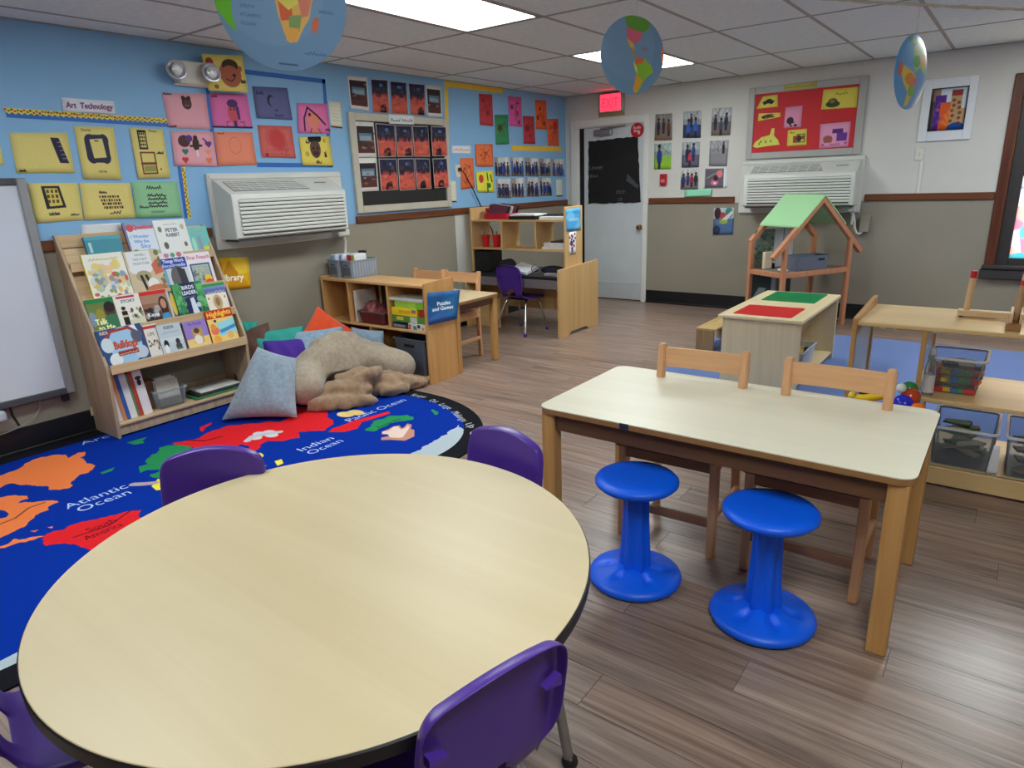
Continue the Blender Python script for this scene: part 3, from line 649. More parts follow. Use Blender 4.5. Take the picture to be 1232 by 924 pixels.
a = Art(96, 132, YEL, 4).rect(.2, .04, .46, .42, INK).rect(.24, .08, .43, .38, (206, 190, 110))
for k in range(12): a.rect(.25 + .06 * (k % 3), .09 + .07 * (k // 3), .29 + .06 * (k % 3), .13 + .07 * (k // 3), INK)
a.frame(.2, .48, .62, .9, (124, 66, 40), .03).line([(.2, .7), (.62, .7)], (124, 66, 40), .05).rect(.24, .74, .59, .86, (150, 150, 84)).text('Phone', .55, .07, .05, INK).squig(.7, .9, .5, .04, INK).ell(.75, .82, .02, .02, INK)
sheet('drawing', 'yellow drawing of a black phone above a brown framed screen', 'drawing', 'L', LQ['twoframe'], a, d=.005, group=DR)
a = Art(110, 84, YEL, 5).poly([(.24, .08), (.6, .08), (.68, .64), (.28, .66)], INK).poly([(.3, .13), (.56, .13), (.62, .58), (.35, .6)], (214, 196, 96))
for k in range(9): a.rect(.33 + .085 * (k % 3), .17 + .13 * (k // 3), .38 + .085 * (k % 3), .25 + .13 * (k // 3), (90, 78, 40))
a.text('tablet', .3, .83, .09, INK).squig(.75, .92, .86, .05, INK); sheet('drawing', 'yellow drawing of a tablet with a grid of app icons', 'drawing', 'L', LQ['tablet'], a, group=DR)
a = Art(110, 84, YEL, 6).squig(.35, .5, .28, .08, INK)
for j in range(4):
    for k in range(8): a.rect(.34 + .05 * k + .02 * j, .34 + .1 * j, .375 + .05 * k + .02 * j, .41 + .1 * j, (60, 46, 36) if (k + j) % 3 else (150, 96, 60))
a.squig(.5, .72, .86, .1, INK, 7); sheet('drawing', 'yellow drawing of a keyboard, pinned between the tablet and the green sheet', 'drawing', 'L', LQ['keyboard'], a, d=.004, group=DR)
a = Art(110, 84, GRN, 7).squig(.3, .62, .2, .1, INK, 12)
for k in range(4): a.squig(.3, .7, .4 + .1 * k, .07, INK, 14, .025)
a.squig(.1, .28, .72, .08, INK).text('calculator', .33, .86, .07, INK); sheet('drawing', 'pale green sheet with dark writing in the lower row', 'drawing', 'L', LQ['green'], a, d=.003, group=DR)
a = Art(140, 40, (224, 226, 236), 8)
for k in range(4): a.line([(0, .2 + .2 * k), (1, .2 + .2 * k)], (188, 196, 222), .02)
a.text('Art  Technology', .07, .7, .42, (132, 84, 124), w=.88, slope=-.02); sheet('title_strip', 'lined white strip with handwriting above the scalloped border', 'sign', 'L', LQ['title'], a, d=.004, curl=.002)
sheet('paper_sheet', 'blank white sheet behind the top of the bookcase', 'paper', 'L', LQ['whitesheet'], Art(32, 20, (226, 228, 232), 9), curl=.002)
a = Art(96, 96, (240, 184, 24), 10).poly([(.1, 1), (.55, .35), (1, 1)], (226, 160, 20)).poly([(.35, 0), (1, 0), (1, .5), (.6, .55)], (246, 204, 60)).poly([(.3, .1), (.6, .5), (.35, .75), (.1, .45)], (206, 140, 24)).text('Library', -.02, .72, .2, (255, 252, 240), w=.78)
sheet('area_sign', 'yellow library sign on the grey wall beside the bookcase', 'sign', 'L', LQ['library'], a, curl=.004)

# --- self portraits, pink / blue / salmon
def art(c, n): return Art(110, 84, c, n)
SK = (176, 98, 66)
a = art(YE2, 11).ell(.62, .52, .27, .36, SK).ell(.64, .28, .2, .17, (60, 44, 36)).ell(.62, .58, .24, .3, SK).ell(.88, .36, .05, .08, SK).line([(.5, .66), (.62, .72), (.72, .62)], INK, .025).ell(.71, .55, .04, .05, INK).ell(.15, .22, .09, .13, (160, 60, 30)).ell(.22, .88, .06, .06, (150, 110, 40)).squig(.86, .98, .75, .12, INK)
sheet('drawing', 'yellow drawing of a round brown face hung over the emergency light', 'drawing', 'L', [(y - .052, z - .016) for y, z in LQ['face_yellow']], a, d=.085, curl=.004, group=DR)
a = art(PNK, 12).ell(.52, .28, .11, .17, (58, 38, 36)).ell(.45, .14, .045, .07, (50, 34, 34)).ell(.58, .14, .045, .07, (50, 34, 34)).ell(.52, .3, .085, .11, (88, 54, 46)).line([(.48, .34), (.56, .34)], (200, 90, 90), .03).squig(.04, .2, .05, .05, INK).squig(.02, .18, .97, .05, INK)
sheet('drawing', 'pale pink sheet with one tiny dark face near its top', 'drawing', 'L', LQ['bear'], a, group=DR)
a = art(MAG, 13).ell(.55, .55, .14, .3, (206, 84, 96)).ell(.56, .28, .14, .12, (84, 44, 110)).poly([(.62, .25), (.72, .4), (.72, .75), (.66, .75)], (84, 44, 110)).rect(.53, .78, .62, 1, (84, 44, 110)).line([(.44, .82), (.36, .82), (.36, 1)], (160, 60, 110), .03).line([(.68, .82), (.8, .82), (.8, 1)], (160, 60, 110), .03).rect(0, .95, 1, 1, (70, 50, 80)).squig(.05, .2, .1, .06, INK).ell(.5, .45, .02, .03, INK).ell(.59, .45, .02, .03, INK)
sheet('drawing', 'magenta drawing of a long face with purple hair and shoulders', 'drawing', 'L', LQ['magenta'], a, group=DR)
a = art(SLT, 14).ell(.46, .42, .1, .18, (40, 36, 72)).ell(.5, .45, .08, .15, (98, 104, 150)).squig(.08, .28, .24, .12, (44, 40, 80)).ell(.58, .72, .05, .03, (60, 60, 100)).squig(.52, .75, .9, .08, (44, 40, 80))
sheet('drawing', 'slate blue sheet with a faint dark profile', 'drawing', 'L', LQ['slate'], a, group=DR)
a = art((232, 120, 178), 15).ell(.5, .56, .2, .28, (236, 140, 118)).line([(.32, .14), (.2, .5), (.2, .92)], (52, 24, 44), .06).line([(.32, .14), (.62, .4), (.86, .7)], (52, 24, 44), .06).poly([(.3, 1), (.42, .84), (.62, .84), (.74, 1)], (236, 140, 118)).line([(.36, 1), (.42, .84)], (120, 40, 70), .03).line([(.7, 1), (.62, .84)], (120, 40, 70), .03).ell(.38, .38, .04, .06, (60, 20, 40)).squig(.85, 1, .9, .06, INK)
sheet('drawing', 'bright pink drawing of a face under a dark triangle of hair', 'drawing', 'L', LQ['trihair'], a, group=DR, d=.004)
a = art(PNK, 16).ell(.28, .28, .14, .17, (72, 44, 48)).ell(.4, .2, .08, .1, (92, 48, 120)).ell(.55, .36, .08, .19, (56, 34, 36)).ell(.55, .17, .05, .06, (40, 28, 30)).line([(.42, .42), (.68, .4)], (56, 34, 36), .06).line([(.56, .55), (.57, .7)], (236, 220, 226), .06).heart(.85, .33, .08, (110, 52, 130)).line([(.74, .2), (.85, .33)], (110, 52, 130), .05).heart(.28, .56, .075, (52, 122, 116)).heart(.26, .8, .075, (204, 52, 60)).heart(.82, .56, .07, (240, 150, 110)).heart(.82, .8, .075, (240, 120, 80))
sheet('drawing', 'pale pink drawing of two dark figures with coloured hearts', 'drawing', 'L', LQ['hearts'], a, group=DR, d=.004)
a = art(SAL, 17).ell(.5, .4, .16, .26, (224, 118, 88)).ell(.5, .4, .14, .23, SAL).squig(.08, .25, .06, .04, (150, 70, 50)); sheet('drawing', 'plain salmon orange sheet with barely visible pencil lines', 'drawing', 'L', LQ['salmon'], a, group=DR)
a = art((214, 104, 98), 18); 
for k in range(26): a.scrib(a.rs.rand() * .8, a.rs.rand() * .8, a.rs.rand() * .3 + .7, a.rs.rand() * .3 + .7, 4, (176, 66, 70), .012, .6)
for k in range(16): a.ell(.52 + .05 * a.rs.randn(), .4 + .05 * a.rs.randn(), .2, .28, (196, 60, 62), .16)
a.heart(.16, .9, .05, (150, 30, 40)); sheet('drawing', 'dusty red sheet covered in scribbles around a big circle', 'drawing', 'L', LQ['scribble'], a, group=DR)
a = art((234, 214, 96), 19).ell(.48, .42, .17, .32, (92, 64, 52)).rect(.32, .0, .66, .16, (24, 20, 22)).ell(.36, .07, .09, .12, (24, 20, 22)).ell(.62, .07, .09, .12, (24, 20, 22)).ell(.49, .58, .1, .08, (70, 28, 30)).ell(.42, .4, .03, .04, (16, 14, 16)).ell(.56, .4, .03, .04, (16, 14, 16)).ell(.2, .6, .06, .09, (200, 170, 60)).ell(.8, .14, .05, .08, (200, 170, 60)).squig(.2, .32, .22, .12, INK).squig(.45, .62, .93, .13, INK).squig(.76, .82, .7, .2, INK)
sheet('drawing', 'yellow drawing of a dark face with two black hair buns', 'drawing', 'L', LQ['buns'], a, group=DR, d=.005)

# --- tape, borders
m_tape = M('blue_masking_tape', (34, 104, 190), .5, .06, 30)
tp = thing('tape_outline', 'blue masking tape frame around the group of portrait drawings', 'tape', (0, LQ['tape_bottom'][0][0], LQ['tape_bottom'][0][1]))
for k in ('top', 'right', 'bottom', 'left'):
    Q = LQ['tape_' + k]; mb = MB(); A = mb.ring([(.0004, *q) for q in Q]); B = mb.ring([(.0013, *q) for q in Q]); mb.bridge(A, B); mb.b.faces.new(B); mb.b.faces.new(A[::-1]); mb.build('tape_strip', m_tape, tp)
def border(name, label, wall, p0, p1, h, base, spots, amp, n, d, up=(0, -1), group=None):
    """die-cut classroom border: straight on one side, scalloped on the other"""
    p0, p1 = Vector(p0), Vector(p1); up = Vector(up); top = [p0.lerp(p1, k / n) for k in range(n + 1)]; bot = [p + up * (h + amp * (1 if k % 2 else -1) * .5) for k, p in enumerate(top)]
    mb = MB(); f3 = (lambda p, o: (o, p.x, p.y)); A = [mb.b.verts.new(f3(p, d + .001)) for p in top]; B = [mb.b.verts.new(f3(p, d + .001)) for p in bot]
    A2 = [mb.b.verts.new(f3(p, d)) for p in top]; B2 = [mb.b.verts.new(f3(p, d)) for p in bot]
    for k in range(n):
        mb.b.faces.new((A[k], A[k + 1], B[k + 1], B[k])); mb.b.faces.new((B2[k], B2[k + 1], A2[k + 1], A2[k])); mb.b.faces.new((B[k], B[k + 1], B2[k + 1], B2[k])); mb.b.faces.new((A2[k], A2[k + 1], A[k + 1], A[k]))
    o = solo(name, mb, base, label, 'border', group)
    if spots:
        rs = random.Random(n)
        for ci, c in enumerate(spots):
            sm = MB()
            for k in range(ci, n, len(spots)):
                p = top[k].lerp(bot[k], rs.uniform(.25, .65)); q = f3(p, d + .0008); sm.box(q[0], q[1] - .006, q[2] - .005, q[0] + .0007, q[1] + .006, q[2] + .005)
            s_ = sm.build('printed_spots', c, o, world=False); s_['kind'] = 'stuff'
    return o
m_byel = M('yellow_border_paper', (234, 208, 66), .6, .05, 20)
sp = [M('border_red_ink', (196, 72, 50), .6), M('border_green_ink', (70, 130, 70), .6), M('border_dark_ink', (74, 62, 42), .6)]
border('blue_border', 'bright blue strip under the dotted yellow scalloped border', 'L', (-5.862, 1.933), (-4.950, 1.917), .036, m_tape, None, .0, 30, .0012)
border('scalloped_border', 'wavy yellow dotted border running under the handwritten title strip', 'L', (-5.861, 1.947), (-4.947, 1.933), .026, m_byel, sp, .012, 60, .0025)
border('blue_border', 'short upright blue strip left of the air conditioner', 'L', (-4.937, 1.634), (-4.948, 1.292), .026, m_tape, None, 0, 20, .0012, (1, 0))
border('scalloped_border', 'short upright wavy yellow border left of the air conditioner', 'L', (-4.912, 1.634), (-4.926, 1.291), .024, m_byel, sp, .012, 24, .0025, (1, 0))
m_by2 = M('golden_border_paper', (242, 196, 52), .6, .05, 20)
border('scalloped_border', 'golden scalloped border along the top of the bulletin wall, under the ceiling', 'L', (-2.183, 2.402), (-1.243, 2.406), .048, m_by2, None, .012, 44, .001)
border('scalloped_border', 'upright golden border between the photo wall and the red artwork', 'L', (-2.178, 2.35), (-2.220, 1.838), .05, m_by2, None, .01, 30, .0012, (1, 0))
border('scalloped_border', 'golden scalloped border just above the rows of class photos', 'L', (-1.125, 1.836), (-.108, 1.841), .052, m_by2, None, .014, 50, .001)

# --- emergency light
em = thing('emergency_light', 'white twin-head emergency light near the ceiling on the blue wall', 'emergency light', (0, -4.66, 2.16))
MB().box(0, -4.86, 2.15, .075, -4.53, 2.292, .012, 2).box(0, -4.87, 2.143, .05, -4.52, 2.155, .004).build('light_housing', m_cream, em)
for yy, xx in ((-4.885, .095), (-4.665, .125)):
    mb = MB(); mb.lathe([(.0, -.045), (.03, -.045), (.055, -.02), (.062, .01), (.062, .02), (.054, .022), (.03, .006), (0, -.004)], (0, 0, 0), 20)
    bmesh.ops.rotate(mb.b, verts=mb.b.verts, cent=(0, 0, 0), matrix=Matrix.Rotation(R(78), 3, 'Y')); bmesh.ops.rotate(mb.b, verts=mb.b.verts, cent=(0, 0, 0), matrix=Matrix.Rotation(R(-18 if yy < -4.7 else -10), 3, 'Z')); bmesh.ops.translate(mb.b, verts=mb.b.verts, vec=(xx, yy, 2.221))
    h = mb.build('lamp_head', M('silver_lamp_shell', (196, 198, 204), .3, .1, 30, metal=.6), em, smooth=40)
    MB().ball((xx + .013, yy + .003, 2.224), (.012, .04, .04), 12, 6).build('lamp_lens', M('ribbed_glass_lens', (222, 226, 232), .12, .25, 160, .6, 90, metal=.3), h, smooth=60)

# --- photo prints
def photo_gym(n):
    a = Art(64, 88, (34, 34, 62), n, .08); rs = a.rs
    a.rect(0, .42, 1, 1, (206, 88, 76)); a.rect(0, .36, 1, .5, (120, 46, 60), .6); a.poly([(0, .75), (1, .6), (1, 1), (0, 1)], (222, 100, 70), .7)
    for k in range(9): a.rect(rs.rand(), .04 + .25 * rs.rand(), rs.rand(), .3 * rs.rand() + .1, (20, 22, 40), .6)
    for k in range(7): x = rs.rand(); a.ell(x, .38 + .06 * rs.rand(), .05, .1, (26, 22, 40)); a.ell(x, .27 + .06 * rs.rand(), .03, .03, (92, 60, 52))
    a.rect(.4 + .2 * rs.rand(), .12, .62 + .1 * rs.rand(), .22, (70, 120, 190))
    if n % 3: x = .3 + .4 * rs.rand(); a.ell(x, .9, .2, .16, (22, 16, 24)); a.ell(x + .08, .8, .1, .09, (30, 20, 24))
    for k in range(14): a.ell(rs.rand(), .45 + .5 * rs.rand(), .12, .05, [(226, 120, 96), (176, 60, 60), (214, 96, 80)][k % 3], .5)
    for k in range(6): a.ell(rs.rand(), .1 + .25 * rs.rand(), .06, .08, [(60, 66, 120), (90, 80, 110), (30, 30, 50)][k % 3], .6)
    return a.blur(1).frame(0, 0, 1, 1, (206, 200, 206), .045)
def photo_room(n):
    a = Art(64, 88, (236, 234, 230), n, .03); rs = a.rs; y0 = .12 if n % 2 else .16; y1 = .88
    a.rect(.06, y0, .94, y1, (46, 28, 30)); a.poly([(.06, y1), (.06, .6), (.94, .5), (.94, y1)], (88, 44, 40)); a.rect(.15, .32, .85, .55, (86, 130, 160)); a.rect(.2, .4, .8, .52, (150, 168, 176)); a.rect(.1, .6, .6, .7, (70, 40, 36))
    for k in range(8): a.ell(.1 + .8 * rs.rand(), .2 + .6 * rs.rand(), .05 + .06 * rs.rand(), .03, [(150, 110, 90), (60, 40, 60), (170, 150, 140)][k % 3], .8)
    return a.blur(1)
def photo_kids(n, bg=(206, 206, 206), fl=(150, 132, 118), cloth=(40, 56, 120)):
    a = Art(88, 72, bg, n, .05); rs = a.rs; a.rect(0, .62, 1, 1, fl); a.rect(0, 0, .3 * rs.rand() + .1, .6, (120, 112, 112), .6); a.rect(.5 + .3 * rs.rand(), 0, 1, .45, (236, 236, 234), .7)
    for k in range(6):
        x = .08 + .84 * (k + rs.rand() * .7) / 6; y = .28 + .14 * rs.rand(); c = [cloth, (28, 34, 76), (66, 92, 170), (54, 46, 60)][rs.randint(4)]
        a.ell(x, y + .3, .085, .27, c); a.ell(x, y, .045, .075, [(96, 62, 50), (60, 42, 36), (186, 140, 112)][rs.randint(3)]); a.ell(x, y - .04, .047, .05, (30, 24, 24)); a.line([(x - .02, .8), (x - .02, .95)], (40, 40, 56), .06)
    return a.blur(1)
GP = 'photo prints around the tan bulletin board'
for k, lb in zip(('P1', 'P2', 'P3', 'P4', 'P5'), ('first photo print of the top row, white bordered, at its left end', 'red-floor photo print second in the row above the tan board', 'red-floor photo print in the middle of the row above the tan board', 'red-floor photo print fourth in the row above the tan board', 'white bordered photo print at the right end of the top row')):
    sheet('photo_print', lb, 'photo', 'L', LQ[k], photo_room(20 + ord(k[1])) if k in ('P1', 'P5') else photo_gym(ord(k[1])), d=.0015, group=GP)
a = Art(96, 26, (232, 236, 236), 41).squig(.08, .45, .72, .4, (70, 90, 90), 9, .07).squig(.5, .94, .72, .4, (70, 80, 90), 9, .07); sheet('label_strip', 'white handwritten label on the top edge of the tan board', 'sign', 'L', LQ['plabel'], a, d=.034, curl=.001)
m_tanframe = M('tan_board_frame', (196, 190, 174), .5, .04, 6); m_blackboard = M('black_board_face', (22, 21, 23), .6, .15, 10)
FO, FI = LQ['frameout'], LQ['framein']
bb = thing('bulletin_board', 'black bulletin board in a wide tan frame on the blue wall', 'bulletin board', (0, -2.82, 1.238))
y0, y1, z0, z1, iy0, iy1, iz0, iz1 = -3.422, -2.20, 1.238, 2.058, -3.357, -2.262, 1.30, 1.995
MB().box(0, iy0 - .005, iz0 - .005, .012, iy1 + .005, iz1 + .005).build('board_face', m_blackboard, bb)
for q in ((y0, z0, iy0, z1), (iy1, z0, y1, z1)): MB().box(0, q[0], q[1], .03, q[2], q[3], .004).build('frame_rail', m_tanframe, bb)
for q in ((iy0, z0, iy1, iz0), (iy0, iz1, iy1, z1)): MB().box(0, q[0], q[1], .03, q[2], q[3], .004).build('frame_rail', m_tanframe, bb)
for k, lb in (('Q1', 'white bordered photo print at the upper left of the black board'), ('Q2', 'white bordered photo print at the lower left of the black board')): sheet('photo_print', lb, 'photo', 'L', LQ[k], photo_room(60 + ord(k[1])), d=.0325 if k == 'Q9' else .0125, group=GP)
for i in range(8):
    k = 'R%d' % (i + 1); sheet('photo_print', 'red-floor photo print on the black board, %s in the %s row' % (('first', 'second', 'third', 'fourth')[i % 4], ('upper', 'lower')[i // 4]), 'photo', 'L', LQ[k], photo_gym(70 + i), d=.0325 if i % 4 == 3 else .0125, group=GP)

# --- artwork and class photos nearer the corner
GA = 'artwork sheets near the corner'
def blot(c, n, spots):
    a = Art(56, 80, c, n, .05)
    for (x, y, r, col) in spots: a.ell(x, y, r, r * .7, col, .9)
    for k in range(4): a.scrib(.15, .15, .85, .85, 3, tuple(int(v * .62) for v in c), .025, .7)
    return a
sheet('art_sheet', 'crimson art sheet hanging highest at the left of its cluster', 'artwork', 'L', LQ['S1'], blot((196, 62, 72), 1, [(.3, .2, .1, (140, 40, 50)), (.6, .6, .12, (150, 44, 52))]), group=GA)
sheet('art_sheet', 'green art sheet with a dark red blot', 'artwork', 'L', LQ['S2'], blot((58, 146, 92), 2, [(.35, .45, .17, (96, 44, 40)), (.7, .3, .06, (40, 90, 60))]), group=GA)
sheet('art_sheet', 'pink art sheet with dark dots', 'artwork', 'L', LQ['S3'], blot((226, 96, 160), 3, [(.25, .35, .12, (130, 40, 90)), (.65, .55, .12, (150, 50, 110)), (.75, .85, .1, (120, 40, 90)), (.7, .2, .07, (150, 50, 110))]), group=GA)
sheet('art_sheet', 'dark red art sheet below the pink and the upper orange one', 'artwork', 'L', LQ['S4'], blot((186, 60, 66), 4, [(.3, .45, .16, (130, 36, 44)), (.6, .7, .1, (140, 40, 46))]), group=GA)
sheet('art_sheet', 'orange art sheet with brown splashes, higher of the two', 'artwork', 'L', LQ['S5'], blot((226, 104, 50), 5, [(.4, .3, .1, (120, 60, 30)), (.2, .6, .12, (110, 50, 30)), (.75, .8, .12, (110, 50, 30))]), group=GA)
sheet('art_sheet', 'orange art sheet with a red blot, lower and nearest the corner', 'artwork', 'L', LQ['S6'], blot((224, 100, 56), 6, [(.7, .25, .22, (190, 40, 40)), (.25, .35, .08, (150, 60, 40))]), group=GA)
a = Art(80, 24, (236, 236, 238), 51).squig(.08, .92, .62, .3, (200, 110, 120), 16, .06); sheet('label_strip', 'white strip with faint red writing under the golden border', 'sign', 'L', LQ['wlabel'], a, curl=.001)
a = blot((232, 116, 64), 7, [(.3, .5, .07, (150, 70, 40)), (.6, .4, .07, (150, 70, 40))]); a.line([(.5, 0), (.5, 1)], (190, 80, 40), .02); sheet('art_sheet', 'folded orange art card above the yellow one', 'artwork', 'L', LQ['obook'], a, d=.008, group=GA)
sheet('art_sheet', 'tall orange art sheet beside the wall outlet', 'artwork', 'L', LQ['osheet'], blot((236, 118, 70), 8, [(.3, .35, .08, (170, 70, 40)), (.65, .3, .06, (160, 60, 40)), (.5, .75, .1, (180, 80, 50))]), group=GA)
a = Art(70, 56, (230, 226, 72), 52).ell(.27, .35, .13, .2, (200, 70, 40)).line([(.62, .1), (.66, .45)], (40, 90, 40), .08).line([(.82, .2), (.88, .5)], (40, 90, 40), .08).line([(.62, .6), (.62, .95)], (50, 120, 50), .1).ell(.72, .68, .1, .12, (50, 120, 50)).line([(.45, 0), (.45, 1)], (190, 186, 50), .02); sheet('art_sheet', 'bright yellow folded art card with green marks', 'artwork', 'L', LQ['ylw'], a, d=.006, group=GA)
for i in range(9): sheet('class_photo', 'small class photo with children in blue, %s of the %s row' % (('first', 'second', 'third', 'fourth', 'fifth', 'first', 'second', 'third', 'fourth')[i], 'upper' if i < 5 else 'lower'), 'photo', 'L', LQ['G%d' % (i + 1)], photo_kids(100 + i), group='class photos above the writing desk')
for k, lb in (('tag1', 'pale notice with a dark bottom edge right of the tape frame'), ('tag2', 'pale notice with a dark red bottom edge beside the tan board'), ('tag3', 'pale notice with a dark bottom edge next to the corner')):
    a = Art(40, 64, (226, 226, 206), 53).rect(0, .94, 1, 1, (120, 60, 60) if k != 'tag3' else (70, 64, 60))
    for q in range(5): a.line([(.12, .2 + .13 * q), (.88, .2 + .13 * q)], (196, 198, 184), .02)
    sheet('notice', lb, 'notice', 'L', LQ[k], a, d=.0015, curl=.003)
# wall outlet with a black plug and its cord hanging to the desk hutch
ou = thing('wall_outlet', 'white outlet with a black plug and cord beside the tall orange sheet', 'outlet', (0, -2.056, 1.577))
MB().box(0, -2.098, 1.52, .008, -2.016, 1.636, .003).build('outlet_plate', m_cream, ou)
MB().box(.008, -2.062, 1.575, .04, -2.03, 1.61, .006).build('plug', m_blackplastic, ou)
MB().tube([(.035, -2.046, 1.59), (.04, -2.01, 1.565), (.035, -1.93, 1.47), (.03, -1.86, 1.39), (.03, -1.756, 1.233), (.035, -1.68, 1.09), (.04, -1.58, .95), (.04, -1.56, .80)], .006, 6).build('cord', m_blackplastic, ou, smooth=60)

# ------------------------------------------------------------------ back wall
ex = thing('exit_sign', 'red glowing exit sign above the door', 'exit sign', (.655, 0, 2.188))
MB().box(.50, -.075, 2.182, .80, 0, 2.385, .01, 2).build('sign_housing', M('aluminium_sign_case', (176, 176, 172), .4, .05, 8), ex)
MB().box(.524, -.078, 2.196, .782, -.0745, 2.374).build('sign_face', GLOW('lit_red_sign', (255, 40, 62), 1.9), ex)
tx = text_tris('EXIT'); mb = MB(); w_ = tx[..., 0].max()
for tri in tx: mb.b.faces.new([mb.b.verts.new((.55 + p[0] / w_ * .205, -.0788, 2.235 + p[1] * .10)) for p in tri])
mb.build('sign_lettering', GLOW('lit_sign_letters', (186, 60, 74), .5), ex)
solo('backing_plate', MB().box(.458, -.003, 2.142, .80, 0, 2.40), M('old_tan_paint_patch', (176, 152, 106), .6, .12, 12), 'tan patch of old paint behind the exit sign', 'patch')
# black paper on the door, wavy outline
rs = random.Random(3); pts = []
def edge(a, b, n, amp): return [(a[0] + (b[0] - a[0]) * k / n + rs.uniform(-amp, amp), a[1] + (b[1] - a[1]) * k / n + rs.uniform(-amp, amp)) for k in range(n)]
for a_, b_ in (((.318, 1.885), (.965, 1.905)), ((.965, 1.905), (1.018, 1.168)), ((1.018, 1.168), (.315, 1.162)), ((.315, 1.162), (.318, 1.885))): pts += edge(a_, b_, 14, .006)
m_bp = M('black_craft_paper', (17, 17, 19), .8, .5, 5)
bp = thing('craft_poster', 'black craft paper covering the door window', 'paper', (.66, .004, 1.165))
MB().prism(pts, 'y', .003, .0065).build('craft_paper', m_bp, bp)
m_chalk = M('chalk_marks', (110, 112, 116), .9, .5, 60)
for wtxt, x, z, h in (('Lower', .335, 1.56, .05), ('Blind', .345, 1.47, .035), ('OUT', .70, 1.27, .04), ('OF', .72, 1.19, .035)):
    tx = text_tris(wtxt); mb = MB()
    for tri in tx: mb.b.faces.new([mb.b.verts.new((x + p[0] * h, .0026, z + p[1] * h)) for p in tri])
    mb.build('chalk_lettering', m_chalk, bp)
mb = MB(); q = [(.84, 1.50), (.99, 1.36), (.985, 1.32), (.83, 1.42)]; mb.b.faces.new([mb.b.verts.new((a, .0026, b)) for a, b in q]); mb.build('chalk_smudge', M('grey_smudge', (70, 74, 82), .9, .5, 40), bp)
a = Art(64, 64, (168, 26, 36), 54).ell(.5, .5, .46, .46, (186, 34, 44)).squig(.2, .8, .4, .2, (230, 190, 190), 9, .05).squig(.25, .75, .62, .16, (230, 190, 190), 9, .05).ell(.66, .7, .1, .1, (226, 180, 180))
mb = MB(); uvl = mb.b.loops.layers.uv.new('uv'); rg = []
F_ = mb.ring([(.961 + .078 * math.cos(2 * math.pi * k / 32), -.0045, 1.968 + .078 * math.sin(2 * math.pi * k / 32)) for k in range(32)]); K_ = mb.ring([(v.co.x, .0105, v.co.z) for v in F_]); mb.bridge(F_, K_); ff = mb.b.faces.new(F_); mb.b.faces.new(K_[::-1])
for lp in ff.loops: lp[uvl].uv = ((lp.vert.co.x - .883) / .156, (lp.vert.co.z - 1.89) / .156)
solo('door_sign', mb, PRINT('round_sign_print', a, .4), 'round red sign at the top right corner of the door', 'sign')
GB = 'photo prints on the white back wall'
def photo_out(n, bg, fl, fig):
    a = Art(64, 84, bg, n, .06); rs = a.rs; a.rect(0, .5, 1, 1, fl); a.rect(0, .3, 1, .5, tuple(int(v * .75) for v in bg), .6)
    for k in range(6): a.line([(rs.rand(), 0), (rs.rand(), .45)], (96, 92, 88), .02, .6)
    for (x, y, s, c) in fig: a.ell(x, y + .18 * s, .1 * s, .2 * s, c); a.ell(x, y - .06 * s, .055 * s, .065 * s, (110, 72, 56)); a.ell(x, y - .1 * s, .058 * s, .045 * s, (34, 26, 24)); a.line([(x - .03, y + .3 * s), (x - .03, y + .48 * s)], (40, 42, 60), .05); a.line([(x + .04, y + .3 * s), (x + .04, y + .48 * s)], (40, 42, 60), .05)
    return a.blur(1)
nv, bl = (34, 40, 70), (44, 96, 190)
for k, lb, ar in (('T1', 'outdoor photo of dark figures on a path, top left of its block', photo_out(1, (150, 146, 138), (128, 104, 90), [(.2, .3, 1, nv), (.5, .3, .9, (50, 46, 50)), (.8, .35, 1, (96, 60, 40))])),
                  ('T2', 'photo of children in bright blue shirts, top row middle', photo_out(2, (190, 196, 200), (60, 66, 96), [(.3, .45, 1.2, bl), (.7, .4, 1.2, bl), (.45, .2, .8, nv)])),
                  ('T3', 'photo of children seated outdoors, top right of its block', photo_out(3, (200, 204, 206), (122, 110, 104), [(.2, .35, .9, nv), (.5, .5, 1, (70, 74, 96)), (.75, .32, 1, nv)])),
                  ('U1', 'photo of a child in blue beside a lime green slide', photo_out(4, (176, 196, 190), (146, 196, 60), [(.3, .25, 1.5, (36, 60, 140))])),
                  ('U2', 'photo of a child in a red shirt among others in blue', photo_out(5, (178, 186, 196), (96, 96, 116), [(.3, .25, 1.1, nv), (.65, .2, 1.1, (44, 66, 130)), (.45, .45, 1, (206, 50, 80))])),
                  ('U3', 'grey playground photo with one dark figure at the top', photo_out(6, (178, 178, 184), (142, 138, 142), [(.75, .15, .7, (30, 28, 34))])),
                  ('V2', 'photo of a crowd of children above the mint green strip', photo_out(7, (206, 208, 206), (130, 118, 120), [(.15, .35, 1.1, (44, 56, 120)), (.4, .3, 1, (70, 60, 120)), (.62, .35, 1.1, (150, 50, 60)), (.85, .3, 1.1, (30, 30, 36))]))):
    sheet('photo_print', lb, 'photo', 'B', BQ[k], ar, group=GB)
a = Art(80, 70, (228, 232, 238), 55).rect(.04, .03, .84, .97, (104, 98, 106)).line([(.1, .5), (.75, .1)], (170, 168, 172), .04).ell(.66, .3, .13, .18, (236, 130, 130)).ell(.45, .72, .16, .14, (226, 110, 140)).ell(.47, .75, .07, .06, (250, 220, 230)).ell(.5, .5, .1, .14, (60, 36, 60)).rect(.84, .03, .9, .97, (240, 242, 246)).blur(1)
sheet('photo_print', 'photo with pink chalk drawing on a wide white sheet', 'photo', 'B', BQ['V3'], a, group=GB)
al = thing('fire_alarm', 'small red fire alarm pull box below the photos', 'fire alarm', (1.308, 0, 1.355))
